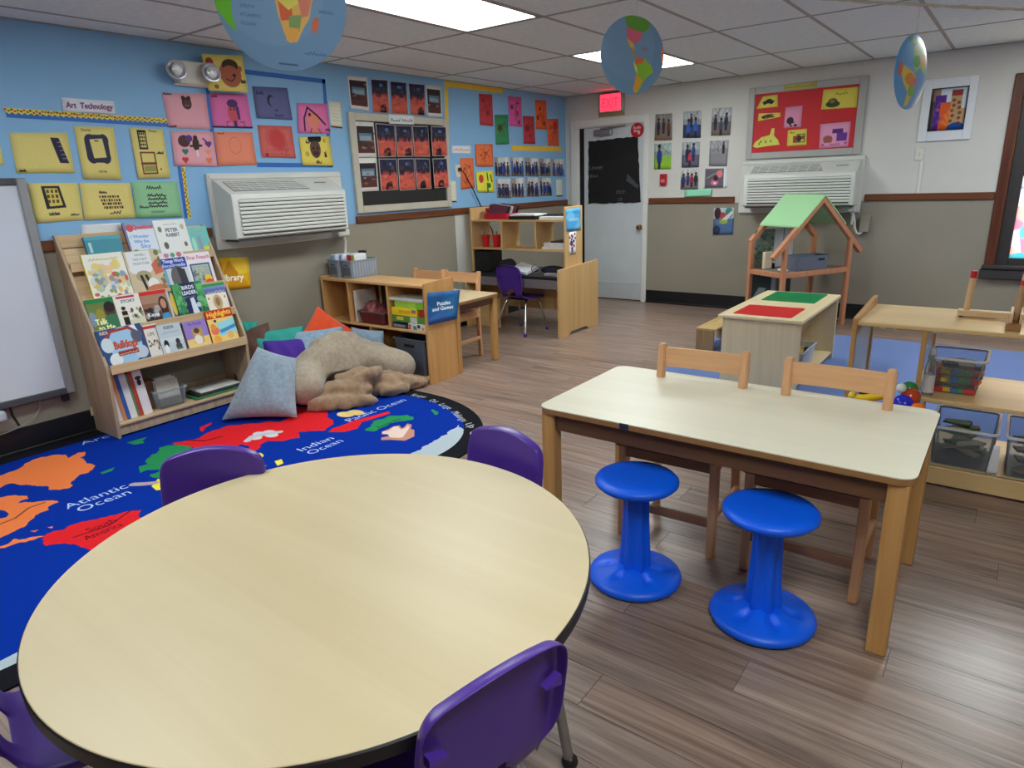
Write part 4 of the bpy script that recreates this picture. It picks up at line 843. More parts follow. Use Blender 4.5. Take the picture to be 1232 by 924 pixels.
MB().box(1.267, -.035, 1.355, 1.348, 0, 1.478, .006).build('alarm_box', M('red_enamel', (178, 34, 40), .35, .06), al); MB().box(1.283, -.042, 1.385, 1.332, -.034, 1.42, .004).build('pull_handle', M('pale_red_enamel', (206, 120, 120), .35), al)
sheet('paper_strip', 'mint green blank strip on the chair rail under the photos', 'paper', 'B', BQ['mint'], Art(40, 12, (150, 226, 188), 56), d=.024, curl=.002)
a = Art(72, 88, (92, 120, 156), 57, .06).rect(0, 0, 1, .4, (196, 204, 206)).ell(.2, .2, .16, .22, (60, 34, 40)).ell(.75, .18, .18, .2, (60, 130, 120)).ell(.45, .3, .14, .14, (176, 70, 70)).poly([(.3, .5), (.9, .1), (.95, .2), (.5, .6)], (232, 226, 222)).ell(.5, .52, .2, .08, (150, 180, 80)).ell(.18, .82, .18, .17, (26, 26, 34)).rect(0, .6, 1, 1, (66, 104, 168), .4).blur(1)
sheet('photo_print', 'single photo print alone on the taupe wall under the chair rail', 'photo', 'B', BQ['lowphoto'], a, group=GB)

rb = thing('bulletin_board', 'red bulletin board in a grey frame above the back wall air conditioner', 'bulletin board', (2.77, 0, 1.587))
x0, x1, z0, z1, ix0, ix1, iz0, iz1 = 2.224, 3.313, 1.587, 2.277, 2.283, 3.244, 1.65, 2.212
MB().box(ix0 - .005, -.012, iz0 - .005, ix1 + .005, 0, iz1 + .005).build('board_face', M('red_backing_paper', (206, 36, 44), .65, .05, 5), rb)
m_gframe = M('grey_board_frame', (172, 172, 168), .45, .04, 6)
for q in ((x0, z0, ix0, z1), (ix1, z0, x1, z1), (ix0, z0, ix1, iz0), (ix0, iz1, ix1, z1)): MB().box(q[0], -.028, q[1], q[2], 0, q[3], .004).build('frame_rail', m_gframe, rb)
GR = 'cut-out drawings on the red board'
CY = (226, 210, 84)
a = Art(90, 22, (198, 184, 86), 61).squig(.1, .9, .62, .3, (110, 100, 50), 14, .05); sheet('label_strip', 'dull yellow label over the top frame of the red board', 'sign', 'B', BQ['blabel'], a, d=.0285, curl=.001)
def car(a, x, y, s, c): return a.ell(x, y, .3 * s, .12 * s, c).ell(x, y - .09 * s, .16 * s, .14 * s, c).ell(x - .16 * s, y + .1 * s, .07 * s, .09 * s, (16, 16, 18)).ell(x + .16 * s, y + .1 * s, .07 * s, .09 * s, (16, 16, 18))
sheet('cutout_drawing', 'yellow cut-out with a black car at the top left of the red board', 'drawing', 'B', BQ['w1'], car(Art(60, 44, CY, 62), .5, .52, 1.1, (28, 26, 24)), d=.0125, curl=.004, group=GR)
sheet('cutout_drawing', 'narrow yellow cut-out strip with dark scribbles', 'drawing', 'B', BQ['w2'], Art(70, 30, CY, 63).scrib(.12, .15, .75, .85, 26, (50, 46, 34), .09), d=.0125, curl=.003, group=GR)
sheet('cutout_drawing', 'small pink cut-out with one black scribbled shape', 'drawing', 'B', BQ['w3'], Art(50, 60, (228, 150, 186), 64).ell(.34, .66, .2, .17, (50, 40, 44)).scrib(.15, .5, .6, .95, 10, (40, 34, 38), .05).ell(.66, .9, .09, .06, (50, 40, 44)), d=.0125, curl=.004, group=GR)
sheet('cutout_drawing', 'large yellow drawing of a beetle-shaped green car, top right', 'drawing', 'B', BQ['w4'], Art(96, 54, CY, 65).ell(.32, .76, .2, .16, (62, 66, 40)).ell(.31, .64, .13, .17, (62, 66, 40)).ell(.3, .62, .08, .1, (120, 120, 70)).squig(.36, .7, .3, .14, (90, 84, 50), 8), d=.0125, curl=.004, group=GR)
mb = MB().prism(BQ['w5'], 'y', -.0138, -.0124); o = solo('cutout_drawing', mb, M('lime_yellow_paper', (218, 220, 92), .65, .06, 30), 'lime yellow dome-shaped cut-out at the lower left of the red board', 'drawing', GR)
mb = MB()
for k, (x, z) in enumerate(((2.36, 1.745), (2.41, 1.74), (2.46, 1.745), (2.345, 1.725))): mb.box(x, -.0144, z, x + .014, -.0136, z + .022)
mb.build('pencil_mark', M('grey_pencil', (110, 116, 60), .7), o, world=False)['kind'] = 'stuff'
sheet('cutout_drawing', 'yellow drawing of a red and dark truck, lower middle', 'drawing', 'B', BQ['w6'], Art(60, 52, CY, 66).rect(.3, .38, .46, .8, (170, 60, 40)).ell(.6, .55, .14, .2, (50, 44, 40)).frame(.5, .3, .88, .78, (90, 70, 40), .05).ell(.8, .5, .07, .12, (120, 90, 50)).squig(.12, .36, .2, .1, INK), d=.0125, curl=.004, group=GR)
sheet('cutout_drawing', 'large pink drawing of a purple and brown truck, lower right', 'drawing', 'B', BQ['w7'], Art(90, 74, (232, 158, 192), 67).ell(.28, .64, .16, .15, (158, 84, 74)).rect(.16, .56, .42, .78, (158, 84, 74)).rect(.42, .25, .78, .42, (92, 40, 130)).rect(.58, .42, .92, .74, (104, 50, 146)).ell(.12, .86, .05, .05, (190, 90, 130)).squig(.35, .7, .9, .08, (150, 70, 120), 8).ell(.9, .84, .05, .05, (190, 90, 130)), d=.0125, curl=.005, group=GR)

pf = thing('framed_picture', 'framed collage of coloured buildings in a wide white frame', 'picture frame', (3.97, 0, 1.668))
x0, x1, z0, z1, ix0, ix1, iz0, iz1 = 3.768, 4.176, 1.668, 2.185, 3.838, 4.112, 1.752, 2.106
for q in ((x0, z0, ix0, z1), (ix1, z0, x1, z1), (ix0, z0, ix1, iz0), (ix0, iz1, ix1, z1)): MB().box(q[0], -.02, q[1], q[2], -.002, q[3], .003).build('frame_side', M('white_frame_wood', (226, 230, 234), .4, .02), pf)
a = Art(90, 116, (206, 218, 230), 68, .04).rect(0, 0, .26, .55, (150, 128, 104)).rect(.02, .3, .2, 1, (96, 84, 80)).rect(.12, .16, .42, 1, (84, 34, 136)).rect(.28, .34, .62, 1, (226, 96, 36)).rect(.56, .1, .86, .88, (190, 150, 104)).rect(.56, .06, .86, .2, (150, 50, 40)).rect(.82, .5, 1, .86, (196, 158, 116)).ell(.78, .98, .26, .16, (24, 76, 160))
for k in range(10): a.ell(.62 + .2 * (k % 2) + .02 * a.rs.randn(), .3 + .06 * k, .05, .04, (110, 56, 40), .8)
for k in range(8): a.ell(.45 + .08 * a.rs.randn(), .5 + .05 * k, .05, .04, (240, 140, 60), .7); a.ell(.22 + .05 * a.rs.randn(), .35 + .07 * k, .04, .05, (110, 70, 170), .7)
ap_ = sheet('art_print', '', '', 'B', [(ix0, iz1), (ix1, iz1), (ix1, iz0), (ix0, iz0)], a, d=.006, curl=0, parent=pf)
ap_.location = -pf.location
for q in ((ix0, iz0, ix0 + .005, iz1), (ix1 - .005, iz0, ix1, iz1), (ix0, iz0, ix1, iz0 + .005), (ix0, iz1 - .005, ix1, iz1)): MB().box(q[0], -.0225, q[1], q[2], -.006, q[3]).build('inner_edge', m_blackplastic, pf)
op = thing('wall_switch', 'white switch plate with a raceway under the framed collage', 'switch', (3.80, 0, 1.507))
MB().box(3.766, -.012, 1.507, 3.838, 0, 1.618, .004).build('switch_plate', m_cream, op); MB().box(3.797, -.022, 1.545, 3.808, -.01, 1.575, .002).build('toggle', m_cream, op); MB().box(3.818, -.014, 1.217, 3.845, 0, 1.507, .003).build('raceway', m_trimwhite, op)
jb = thing('junction_box', 'grey electrical box with a looped conduit under the air conditioner', 'electrical box', (3.425, 0, .862))
MB().box(3.38, -.06, .862, 3.466, 0, 1.018, .006).build('box_body', M('taupe_painted_box', (150, 146, 134), .5, .04), jb)
MB().tube([(3.27, -.06, 1.075), (3.315, -.06, 1.04), (3.334, -.05, .96), (3.34, -.05, .90), (3.36, -.05, .855), (3.385, -.05, .842), (3.41, -.045, .865)], .011, 8).build('conduit', m_acw, jb, smooth=60)

# ------------------------------------------------------------------ rugs
RX0, RX1, RY0, RY1 = .03, 2.33, -7.72, -4.09
def rug_outline(inset=0.0, n=18):
    cx0, cx1, cy0, cy1, rx, ry = 1.01, 1.35, -6.91, -4.90, .98 - inset, .81 - inset; P = []
    for cx, cy, a0 in ((cx1, cy1, 0), (cx0, cy1, 90), (cx0, cy0, 180), (cx1, cy0, 270)):
        for k in range(n + 1):
            t = R(a0 + 90 * k / n); P.append((cx + rx * math.cos(t), cy + ry * math.sin(t)))
    return P
RGB = {'orange': (240, 128, 70), 'blue': (0, 46, 152), 'red': (222, 34, 42), 'green': (40, 140, 84), 'yellow': (240, 224, 70), 'brownp': (196, 140, 118), 'beige': (226, 204, 190), 'gray': (176, 190, 198)}
ra = Art(1000, 1580, (0, 46, 152), 71, .05)
def ruv(x, y): return ((x - RX0) / (RX1 - RX0), (RY1 - y) / (RY1 - RY0))
RUG += [('gray', [(2.06, -4.98), (2.10, -5.4), (2.06, -5.9), (2.12, -6.4), (2.15, -6.95), (2.16, -7.4), (2.3, -7.5), (2.3, -4.9)]), ('orange', [(.66, -6.6), (.4, -6.75), (.35, -7.0), (.5, -7.2), (.9, -7.1), (1.16, -6.75)]),
        ('red', [(1.6, -6.3), (1.75, -6.4), (1.98, -6.5), (1.99, -6.44), (1.85, -6.3), (1.75, -6.22)]), ('yellow', [(1.45, -6.0), (1.6, -6.06), (1.66, -5.9), (1.85, -5.8), (1.93, -5.7), (1.8, -5.6), (1.6, -5.62), (1.5, -5.7)])]
_rr = random.Random(77)
def coast(P, n=3, k=.16):               # ragged woven coast lines
    for _ in range(n):
        Q = []
        for (x0, y0), (x1, y1) in zip(P, P[1:] + P[:1]):
            o = _rr.uniform(-k, k); Q += [(x0, y0), ((x0 + x1) / 2 - (y1 - y0) * o, (y0 + y1) / 2 + (x1 - x0) * o)]
        P = Q
    return P
for c, P in RUG:
    if len(P) > 8 and c not in ('beige', 'brownp'): P = coast(P)
    if c != 'blue' or True: ra.poly([ruv(*p) for p in P], RGB[c] if c != 'blue' else (0, 46, 152))
sx_, sy_ = 1 / (RX1 - RX0), 1 / (RY1 - RY0)
def rtext(t, x, y, h, l, c):           # baseline runs along +y, letters stand towards -x
    k = l / text_tris(t)[..., 0].max(); ra.text2(t, ruv(x, y), (0, -k * sy_), (-h * sx_, 0), c)
wht = (206, 222, 246)
for t, x, y, h, l in (('Arctic', .225, -5.95, .062, .27), ('Atlantic', 1.115, -6.37, .07, .29), ('Ocean', 1.205, -6.345, .07, .24), ('Indian', 1.495, -5.285, .062, .235), ('Ocean', 1.58, -5.285, .062, .235), ('Pacific Ocean', 1.345, -4.80, .066, .51)): rtext(t, x, y, h, l, wht)
for t, x, y, h, l, c in (('South', 1.46, -6.41, .05, .12, (70, 12, 22)), ('America', 1.53, -6.45, .05, .16, (70, 12, 22)), ('Australia', 1.595, -4.79, .035, .2, (16, 70, 40))): rtext(t, x, y, h, l, c)
ra.line([ruv(1.02, -6.72), ruv(1.0, -6.55), ruv(.93, -6.47), ruv(.93, -6.4)], (90, 60, 40), .0025).line([ruv(1.4, -6.2), ruv(1.47, -6.33), ruv(1.45, -6.47)], (90, 20, 30), .0025).line([ruv(.72, -5.55), ruv(.83, -5.5), ruv(.85, -5.4)], (110, 16, 30), .004)
for px, py in ((1.05, -5.30), (1.02, -5.25), (1.05, -5.2), (1.1, -5.22)): ra.ell(*ruv(px, py), .022, .01, (210, 206, 210))
ra.line([ruv(1.06, -5.36), ruv(1.02, -5.3), ruv(1.06, -5.22), ruv(1.1, -5.16)], (196, 192, 200), .012)
for px, py in ((1.2, -4.72), (1.23, -4.66)): ra.ell(*ruv(px, py), .03, .013, (226, 196, 120))
ra.line([ruv(1.18, -5.98), ruv(1.14, -6.02), ruv(1.1, -6.05)], (176, 160, 170), .012)
# black border with white words round the end
ins = rug_outline(.12, 40); msk = Art(1000, 1580, (0, 0, 0), 0, 0).poly([ruv(*p) for p in ins], (255, 255, 255)); k_ = msk.a[..., :1]
ra.a = ra.a * k_ + C3((24, 25, 32)) * (1 - k_)
def wtext(t, x, y, dx, dy, l, h):
    k = l / text_tris(t)[..., 0].max(); q = math.hypot(dx, dy); dx, dy = dx / q, dy / q
    ra.text2(t, ruv(x, y), (dx * k * sx_, -dy * k * sy_), (-dy * h * sx_, -dx * h * sy_), (232, 236, 240))
for t, x, y, dx, dy, l in (('Kuupis', 1.29, -4.20, .13, .012, .125), ('Out', 1.485, -4.222, .075, -.006, .075), ('Large', 1.605, -4.25, .13, -.04, .13), ('Mulungu', 1.79, -4.325, .19, -.105, .205), ('Up', 2.012, -4.45, .08, -.04, .085), ('S', 2.13, -4.53, .03, -.05, .05)): wtext(t, x, y, dx, dy, l, .05)
def carpet_extra(nt, b):
    tc = nd(nt, 'ShaderNodeTexCoord'); n2 = nd(nt, 'ShaderNodeTexNoise'); n2.inputs['Scale'].default_value = 420; nt.links.new(tc.outputs['Object'], n2.inputs['Vector'])
    bp = nd(nt, 'ShaderNodeBump'); bp.inputs['Strength'].default_value = .35; bp.inputs['Distance'].default_value = .004; nt.links.new(n2.outputs['Fac'], bp.inputs['Height']); nt.links.new(bp.outputs['Normal'], b.inputs['Normal'])
mb = MB(); uvl = mb.b.loops.layers.uv.new('uv'); out = rug_outline(0); T_ = mb.ring([(x, y, .008) for x, y in out]); B_ = mb.ring([(x, y, .0005) for x, y in out]); mb.bridge(T_, B_); f = mb.b.faces.new(T_); mb.b.faces.new(B_[::-1])
for ff in mb.b.faces:
    for lp in ff.loops: u, v = ruv(lp.vert.co.x, lp.vert.co.y); lp[uvl].uv = (u, 1 - v)
solo('world_map_rug', mb, PRINT('rug_print', ra, .95, .1, carpet_extra), 'blue world map rug with orange and red continents and a black lettered border', 'rug')
m_brug = M('medium_blue_carpet', (90, 120, 184), .95, .08, 90, .4, 500, sheen=.2)
solo('blue_rug', MB().box(2.52, -3.35, .0005, 6.2, -.86, .009, .003), m_brug, 'plain blue carpet under the block table and the open shelves', 'rug')

# ------------------------------------------------------------------ whiteboard
m_alu = M('satin_aluminium', (164, 166, 170), .4, .04, 12, metal=.5)
wb = thing('whiteboard', 'white dry-erase board with a grey frame left of the bookcase', 'whiteboard', (0, -6.6, .30))
MB().box(.03, -7.30, .335, .055, -5.905, 1.54).build('board_face', M('glossy_white_board', (206, 214, 228), .18, .02, 3), wb)
MB().box(.022, -5.912, .30, .072, -5.862, 1.572, .006).build('frame_rail', m_alu, wb); MB().box(.022, -7.35, .30, .072, -7.30, 1.572, .006).build('frame_rail', m_alu, wb)
MB().box(.022, -7.30, 1.535, .07, -5.912, 1.572, .004).build('frame_rail', M('dark_grey_rail', (70, 72, 78), .45, .05), wb)
MB().box(.022, -7.30, .302, .075, -5.912, .34, .004).build('frame_rail', M('dark_grey_rail', (70, 72, 78), .45, .05), wb)
MB().box(.03, -5.94, .255, .06, -5.90, .302, .004).build('stop_block', m_blackplastic, wb)
MB().box(.0, -6.9, .70, .03, -6.4, .76).build('wall_bracket', m_alu, wb)
MB().box(.06, -6.60, .235, .11, -6.245, .30, .02, 3).build('tray_end', M('pale_grey_plastic', (176, 188, 200), .4, .03), wb)
MB().tube([(.035, -6.05, .31), (.028, -6.06, .24), (.03, -6.12, .18), (.032, -6.25, .15), (.032, -6.5, .145)], .004, 6).build('cord', M('grey_cord', (150, 148, 140), .5), wb, smooth=60)
MB().tube([(.03, -6.205, .31), (.028, -6.20, .24), (.026, -6.18, .165)], .006, 6).build('cord', m_blackplastic, wb, smooth=60)

# ------------------------------------------------------------------ book display case
m_ash = WOOD('pale_ash_side_panel', (200, 176, 146), (162, 136, 110), 2, .45, 30)
m_ashy = WOOD('pale_ash_board', (216, 188, 150), (188, 158, 120), 1, .45, 30)
BY0, BY1 = -5.78, -4.835
def XF(z): return .04 + (1.245 - z) * .418
bc = thing('book_display', 'pale wooden book display rack full of picture books against the blue wall', 'bookcase', (.17, (BY0 + BY1) / 2, .009))
side = [(.012, .009), (.325, .009), (.335, .10), (.36, .44), (.358, .485), (XF(1.235), 1.235), (.035, 1.245), (.012, 1.245)]
for ya, yb in ((BY0, BY0 + .02), (BY1 - .02, BY1)):
    mb = MB().prism(side, 'y', ya, yb); bmesh.ops.bevel(mb.b, geom=[e for e in mb.b.edges if abs(e.verts[0].co.y - e.verts[1].co.y) < .001], offset=.004, segments=1, affect='EDGES'); mb.build('side_panel', m_ash, bc)
yi0, yi1 = BY0 + .02, BY1 - .02
mb = MB(); mb.prism([(.028, 1.16), (XF(1.16) - .055, 1.16), (XF(.43) - .062, .43), (XF(.43) - .074, .43)], 'y', yi0, yi1); mb.build('slanted_back', m_ashy, bc)
MB().box(.014, yi0, 1.165, .034, yi1, 1.24, .003).build('top_rail', m_ashy, bc)
for z in (.452, .658, .838, 1.05):
    xf = XF(z)
    MB().box(xf - .06, yi0, z, xf + .004, yi1, z + .012).build('book_ledge', m_ashy, bc)
    MB().box(xf - .004, yi0, z - (.028 if z < .5 else .024), xf + .008, yi1, z + .03, .003).build('ledge_lip', m_ashy, bc)
MB().box(.02, yi0, .082, .318, yi1, .10, .003).build('shelf', m_ashy, bc); MB().box(.285, yi0, .02, .303, yi1, .082, .002).build('toe_board', m_ash, bc)
MB().box(.012, yi0, .06, .022, yi1, .16).build('back_rail', m_ash, bc)
MB().box(-.004 + .012, BY0 - .012, .11, .03, BY0, .17, .003).build('wall_spacer', m_ashy, bc)

# picture books: (y left, y right, z bottom, height, thickness, ledge, art, label)
m_pages = M('page_block', (232, 226, 212), .8, .06, 90)
def book(label, yl, yr, zb, h, th, art, spine=(200, 200, 200), lean=0.0, tilt=13.5, d=.0, name='picture_book'):
    t = thing(name, label, 'book', (XF(zb) - .012 + d * .6, (yl + yr) / 2, zb), 0, 'books on the display ledges')
    w = yr - yl; rot = Matrix.Rotation(R(-tilt), 4, 'Y'); ln = Matrix.Rotation(R(lean), 4, 'X')
    def fin(mb, nm, m):
        o = mb.build(nm, m, t, world=False)
        for v in o.data.vertices: v.co = rot @ (ln @ v.co)
        return o
    fin(MB().box(-th + .0015, -w / 2 + .003, .004, -.0015, w / 2 - .002, h - .003), 'pages', m_pages)
    mb = MB(); uvl = mb.b.loops.layers.uv.new('uv'); mb.box(-.0016, -w / 2, 0, 0, w / 2, h)
    for f in mb.b.faces:
        for lp in f.loops: lp[uvl].uv = ((lp.vert.co.y + w / 2) / w, lp.vert.co.z / h)
    fin(mb, 'front_cover', PRINT('cover_print', art, .35))
    ms = M('spine_%d_%d_%d' % spine, spine, .45, .04)
    fin(MB().box(-th, -w / 2 - .0012, 0, 0, -w / 2, h).box(-th - .0016, -w / 2, 0, -th, w / 2, h), 'spine', ms)
    return t
def cv(w, h, c, n, gr=.03): return Art(int(w * 480), int(h * 480), c, n, gr)
def blobs(a, n, cols, x0, y0, x1, y1, r=.06):
    for k in range(n): a.ell(x0 + (x1 - x0) * a.rs.rand(), y0 + (y1 - y0) * a.rs.rand(), r * (.5 + a.rs.rand()), r * (.5 + a.rs.rand()), cols[k % len(cols)], .85)
    return a
# bottom ledge
a = cv(.27, .2, (44, 78, 132), 1).ell(.55, .5, .36, .5, (160, 200, 232)).line([(.1, .3), (.3, .08), (.7, .06), (.95, .3)], (170, 60, 44), .07).ell(.16, .42, .13, .2, (206, 220, 228)).ell(.25, .84, .14, .18, (226, 232, 236)).ell(.84, .76, .15, .18, (190, 206, 220)).ell(.84, .3, .12, .2, (90, 96, 116)).poly([(.72, .02), (.9, .2), (.86, 0)], (236, 238, 240)).text('Bulldogs', .3, .56, .2, (196, 70, 36), w=.5).rect(.33, .64, .78, .76, (150, 54, 52)).squig(.36, .76, .73, .06, (230, 190, 150), 9).text('KIDS', .08, .12, .08, (230, 210, 190))
book('large blue picture book with round pictures, at the left of the lowest ledge', -5.767, -5.502, 0.468, 0.228, .012, a, (36, 60, 100), 1.5)
a = cv(.12, .2, (224, 222, 214), 2).rect(0, .04, 1, .13, (190, 60, 60)).text('LIFE', .2, .34, .1, (150, 140, 140), w=.5); blobs(a, 12, [(40, 36, 40), (170, 150, 120), (90, 70, 60)], .1, .5, .9, .75, .06)
book('slim white picture book with a red band, beside the large blue book', -5.499, -5.414, 0.468, 0.21, .008, a, (180, 60, 60), 0, d=-.006)
a = cv(.15, .18, (190, 204, 214), 3).text('KIDS', .3, .16, .1, (90, 116, 130), w=.4).squig(.15, .85, .3, .06, (150, 170, 186), 12).rect(0, .45, 1, .6, (206, 216, 224)).ell(.22, .66, .1, .15, (22, 22, 28)).ell(.2, .82, .09, .16, (232, 234, 238)).ell(.72, .62, .09, .1, (50, 48, 52)).ell(.72, .78, .13, .12, (70, 70, 76)).rect(.6, .84, .86, .9, (110, 110, 112))
book('pale grey-blue picture book with small penguins, middle of the lowest ledge', -5.422, -5.270, 0.468, 0.193, .008, a, (120, 150, 130), 0, d=.006)
a = cv(.16, .17, (150, 126, 196), 4).poly([(0, .66), (1, .6), (1, 1), (0, 1)], (236, 204, 130)).rect(.3, .28, .74, .82, (190, 160, 84)).ell(.5, .45, .11, .14, (220, 180, 150)).ell(.5, .38, .12, .1, (90, 60, 40)).ell(.5, .7, .18, .16, (232, 226, 216)).text('My Family', .2, .16, .1, (110, 86, 160), w=.6)
book('purple and cream picture book with a framed portrait on its cover', -5.251, -5.094, 0.468, 0.183, .01, a, (150, 126, 196), 0)
a = cv(.19, .22, (240, 206, 120), 5).rect(0, 0, 1, .26, (196, 44, 30)).text('Highlights', .05, .2, .15, (248, 206, 50), w=.9, slope=-.03).poly([(.3, .4), (1, .3), (1, .75), (.35, .8)], (150, 214, 222)).poly([(.35, .62), (1, .5), (1, .6), (.4, .72)], (60, 140, 206)).ell(.2, .62, .16, .12, (236, 120, 80)).ell(.72, .8, .12, .12, (226, 180, 110)).ell(.16, .5, .1, .1, (226, 150, 70)).ell(.2, .9, .15, .14, (240, 170, 60)).ell(.28, .33, .05, .04, (40, 30, 40))
book('yellow and red magazine with a beach scene, right end of the lowest ledge', -5.084, -4.893, 0.468, 0.228, .004, a, (196, 44, 30), 0, d=.004)
# second ledge
a = cv(.17, .2, (112, 128, 70), 6).rect(0, 0, 1, .12, (24, 130, 72)).ell(.78, .38, .2, .25, (84, 56, 48)).ell(.8, .28, .2, .16, (40, 30, 30)).ell(.8, .85, .34, .34, (58, 120, 84)).ell(.1, .6, .14, .22, (130, 150, 176)).ell(.4, .48, .16, .18, (150, 146, 60)).text('Talk', .16, .78, .17, (240, 244, 190), w=.42).text('to Me', .2, .97, .16, (240, 244, 190), w=.6)
book('green topped picture book with a close-up child, left of the second ledge', -5.762, -5.606, 0.672, 0.2, .008, a, (24, 130, 72), 0)
a = cv(.16, .19, (232, 232, 226), 7).rect(.1, .03, .8, .1, (190, 60, 76)).text('STORY', .25, .24, .09, (120, 120, 130), w=.55).ell(.27, .45, .07, .06, (190, 150, 120)).ell(.27, .4, .08, .05, (24, 22, 24)).rect(.17, .5, .38, .92, (22, 22, 26)).rect(.16, .62, .4, .68, (220, 200, 160)).poly([(.4, .8), (1, .7), (1, .95), (.4, .95)], (214, 214, 190)); blobs(a, 16, [(60, 50, 44), (196, 170, 120), (150, 150, 110)], .45, .45, .95, .75, .045)
book('white picture book with a figure in a black robe, second ledge', -5.604, -5.449, 0.672, 0.2, .008, a, (190, 190, 190), 0, d=.003)
a = cv(.17, .19, (150, 104, 84), 8).rect(0, 0, 1, .12, (206, 40, 40)).rect(0, .12, 1, .4, (170, 132, 110)).rect(0, .55, .6, 1, (50, 46, 52)); blobs(a, 14, [(30, 30, 36), (180, 180, 180), (90, 86, 90)], .02, .55, .55, .8, .08); a.ell(.78, .45, .17, .24, (52, 34, 32)).rect(.64, .45, .92, .85, (52, 34, 32)).ell(.78, .45, .11, .16, (196, 140, 110)).poly([(.6, 1), (.66, .76), (.9, .74), (.96, 1)], (70, 150, 206)).text('Kayla', .1, .8, .12, (236, 236, 236), w=.42)
book('red banded photo book with a smiling girl, second ledge', -5.444, -5.279, 0.672, 0.2, .008, a, (206, 40, 40), 0)
a = cv(.08, .18, (60, 90, 150), 9).ell(.6, .5, .3, .4, (226, 196, 80)).rect(0, 0, .3, 1, (196, 200, 190))
book('narrow blue and yellow book tucked beside the smiling girl book', -5.279, -5.224, 0.672, 0.19, .006, a, (60, 90, 150), 0, d=-.012)
a = cv(.21, .21, (20, 34, 82), 10); blobs(a, 60, [(70, 160, 96), (50, 130, 80), (110, 190, 120)], .0, .0, .22, 1, .09); blobs(a, 50, [(70, 160, 96), (50, 130, 80), (110, 190, 120)], .8, .0, 1, 1, .09); blobs(a, 20, [(30, 90, 60), (60, 140, 90)], 0, .85, 1, 1, .08)
a.poly([(.47, .48), (.6, .46), (.66, .92), (.54, 1), (.45, .92)], (214, 224, 240)).ell(.7, .7, .07, .08, (196, 206, 232)).text('BIRDS', .3, .2, .11, (236, 240, 246), w=.4).text('LEADER', .27, .36, .11, (236, 240, 246), w=.46).text('PETS AND', .3, .46, .05, (170, 190, 220), w=.4)
book('navy book with a border of green leaves and white lettering', -5.230, -5.024, 0.672, 0.222, .012, a, (50, 120, 80), 1.0, d=.008)
a = cv(.15, .2, (120, 140, 190), 11).rect(0, 0, 1, .12, (40, 150, 84)).rect(0, .2, 1, .4, (96, 110, 170)).squig(.1, .9, .36, .1, (220, 210, 230), 9)
book('green and lilac book at the right end of the second ledge, behind another', -5.021, -4.866, 0.672, 0.195, .01, a, (40, 150, 84), 0, d=-.008)
a = cv(.14, .1, (236, 228, 212), 12).ell(.5, .5, .22, .42, (190, 170, 120)).ell(.5, .48, .11, .24, (150, 110, 80)).ell(.1, .25, .04, .06, (190, 90, 80)).ell(.9, .25, .04, .06, (190, 90, 80))
book('small cream book with a maned head, right end of the second ledge', -5.024, -4.875, 0.672, 0.122, .006, a, (200, 190, 170), 0, d=.004)
# third ledge
a = cv(.24, .25, (232, 234, 222), 13).squig(.15, .85, .14, .05, (200, 190, 120), 16); blobs(a, 34, [(230, 210, 120), (206, 214, 206), (232, 196, 150), (176, 196, 170)], .08, .25, .95, .75, .08); blobs(a, 26, [(210, 80, 70), (130, 160, 190), (110, 150, 90), (230, 190, 90), (150, 140, 160)], .1, .45, .95, .98, .055)
book('large pale picture book with a yellow spine and a watercolour crowd', -5.692, -5.458, 0.852, 0.278, .02, a, (240, 214, 40), 0)
a = cv(.22, .24, (206, 190, 160), 14).rect(.06, .02, .74, .42, (226, 230, 232)).ell(.38, .42, .34, .14, (226, 230, 232)).text('WHEN I', .3, .13, .06, (110, 120, 130), w=.3).text('WAS A BOY', .22, .23, .06, (110, 120, 130), w=.42).text('MOUNTAIN', .2, .33, .06, (110, 120, 130), w=.46).poly([(.7, .35), (.95, .2), (1, .55), (.75, .6)], (206, 104, 76)).ell(.4, .6, .22, .13, (170, 160, 120)).line([(.33, .6), (.4, .95)], (34, 32, 36), .07).line([(.47, .6), (.58, .9)], (34, 32, 36), .07).ell(.62, .8, .16, .14, (232, 232, 228)).ell(.72, .96, .36, .14, (196, 120, 84)); blobs(a, 14, [(90, 100, 70), (150, 110, 80)], .84, .05, 1, .95, .05)
book('brown and white picture book with dancing legs on its cover', -5.454, -5.238, 0.852, 0.273, .012, a, (190, 170, 140), 0, d=.003)
a = cv(.17, .22, (206, 212, 220), 15).rect(0, 0, 1, .16, (226, 220, 226)).ell(.3, .08, .1, .06, (190, 120, 160)).ell(.55, .08, .09, .06, (70, 160, 100)).ell(.8, .08, .1, .07, (190, 110, 120)).rect(0, .16, 1, .44, (38, 60, 160)).text('Things Work', .08, .28, .09, (220, 228, 245), w=.84).text('Encyclopedia', .04, .4, .09, (190, 210, 240), w=.9).ell(.55, .72, .3, .34, (96, 96, 98)).poly([(.55, .4), (.85, .5), (.88, .9), (.6, 1)], (52, 50, 58)).rect(0, .44, .14, 1, (110, 170, 196))
book('blue and white encyclopedia with a grey stone head', -5.239, -5.069, 0.852, 0.242, .02, a, (38, 60, 160), .5)
a = cv(.17, .21, (232, 228, 236), 16).text('First French', .06, .2, .11, (214, 120, 140), w=.9).frame(.12, .36, .86, .98, (50, 90, 120), .05).rect(.16, .4, .82, .96, (160, 176, 170)).ell(.7, .82, .16, .12, (240, 190, 40)).ell(.72, .94, .18, .1, (220, 80, 40)); blobs(a, 14, [(100, 120, 90), (190, 190, 160), (120, 110, 120)], .18, .45, .6, .9, .06)
book('white language book with pink lettering and a framed picture', -5.069, -4.894, 0.852, 0.222, .012, a, (220, 220, 226), 0, d=-.004)
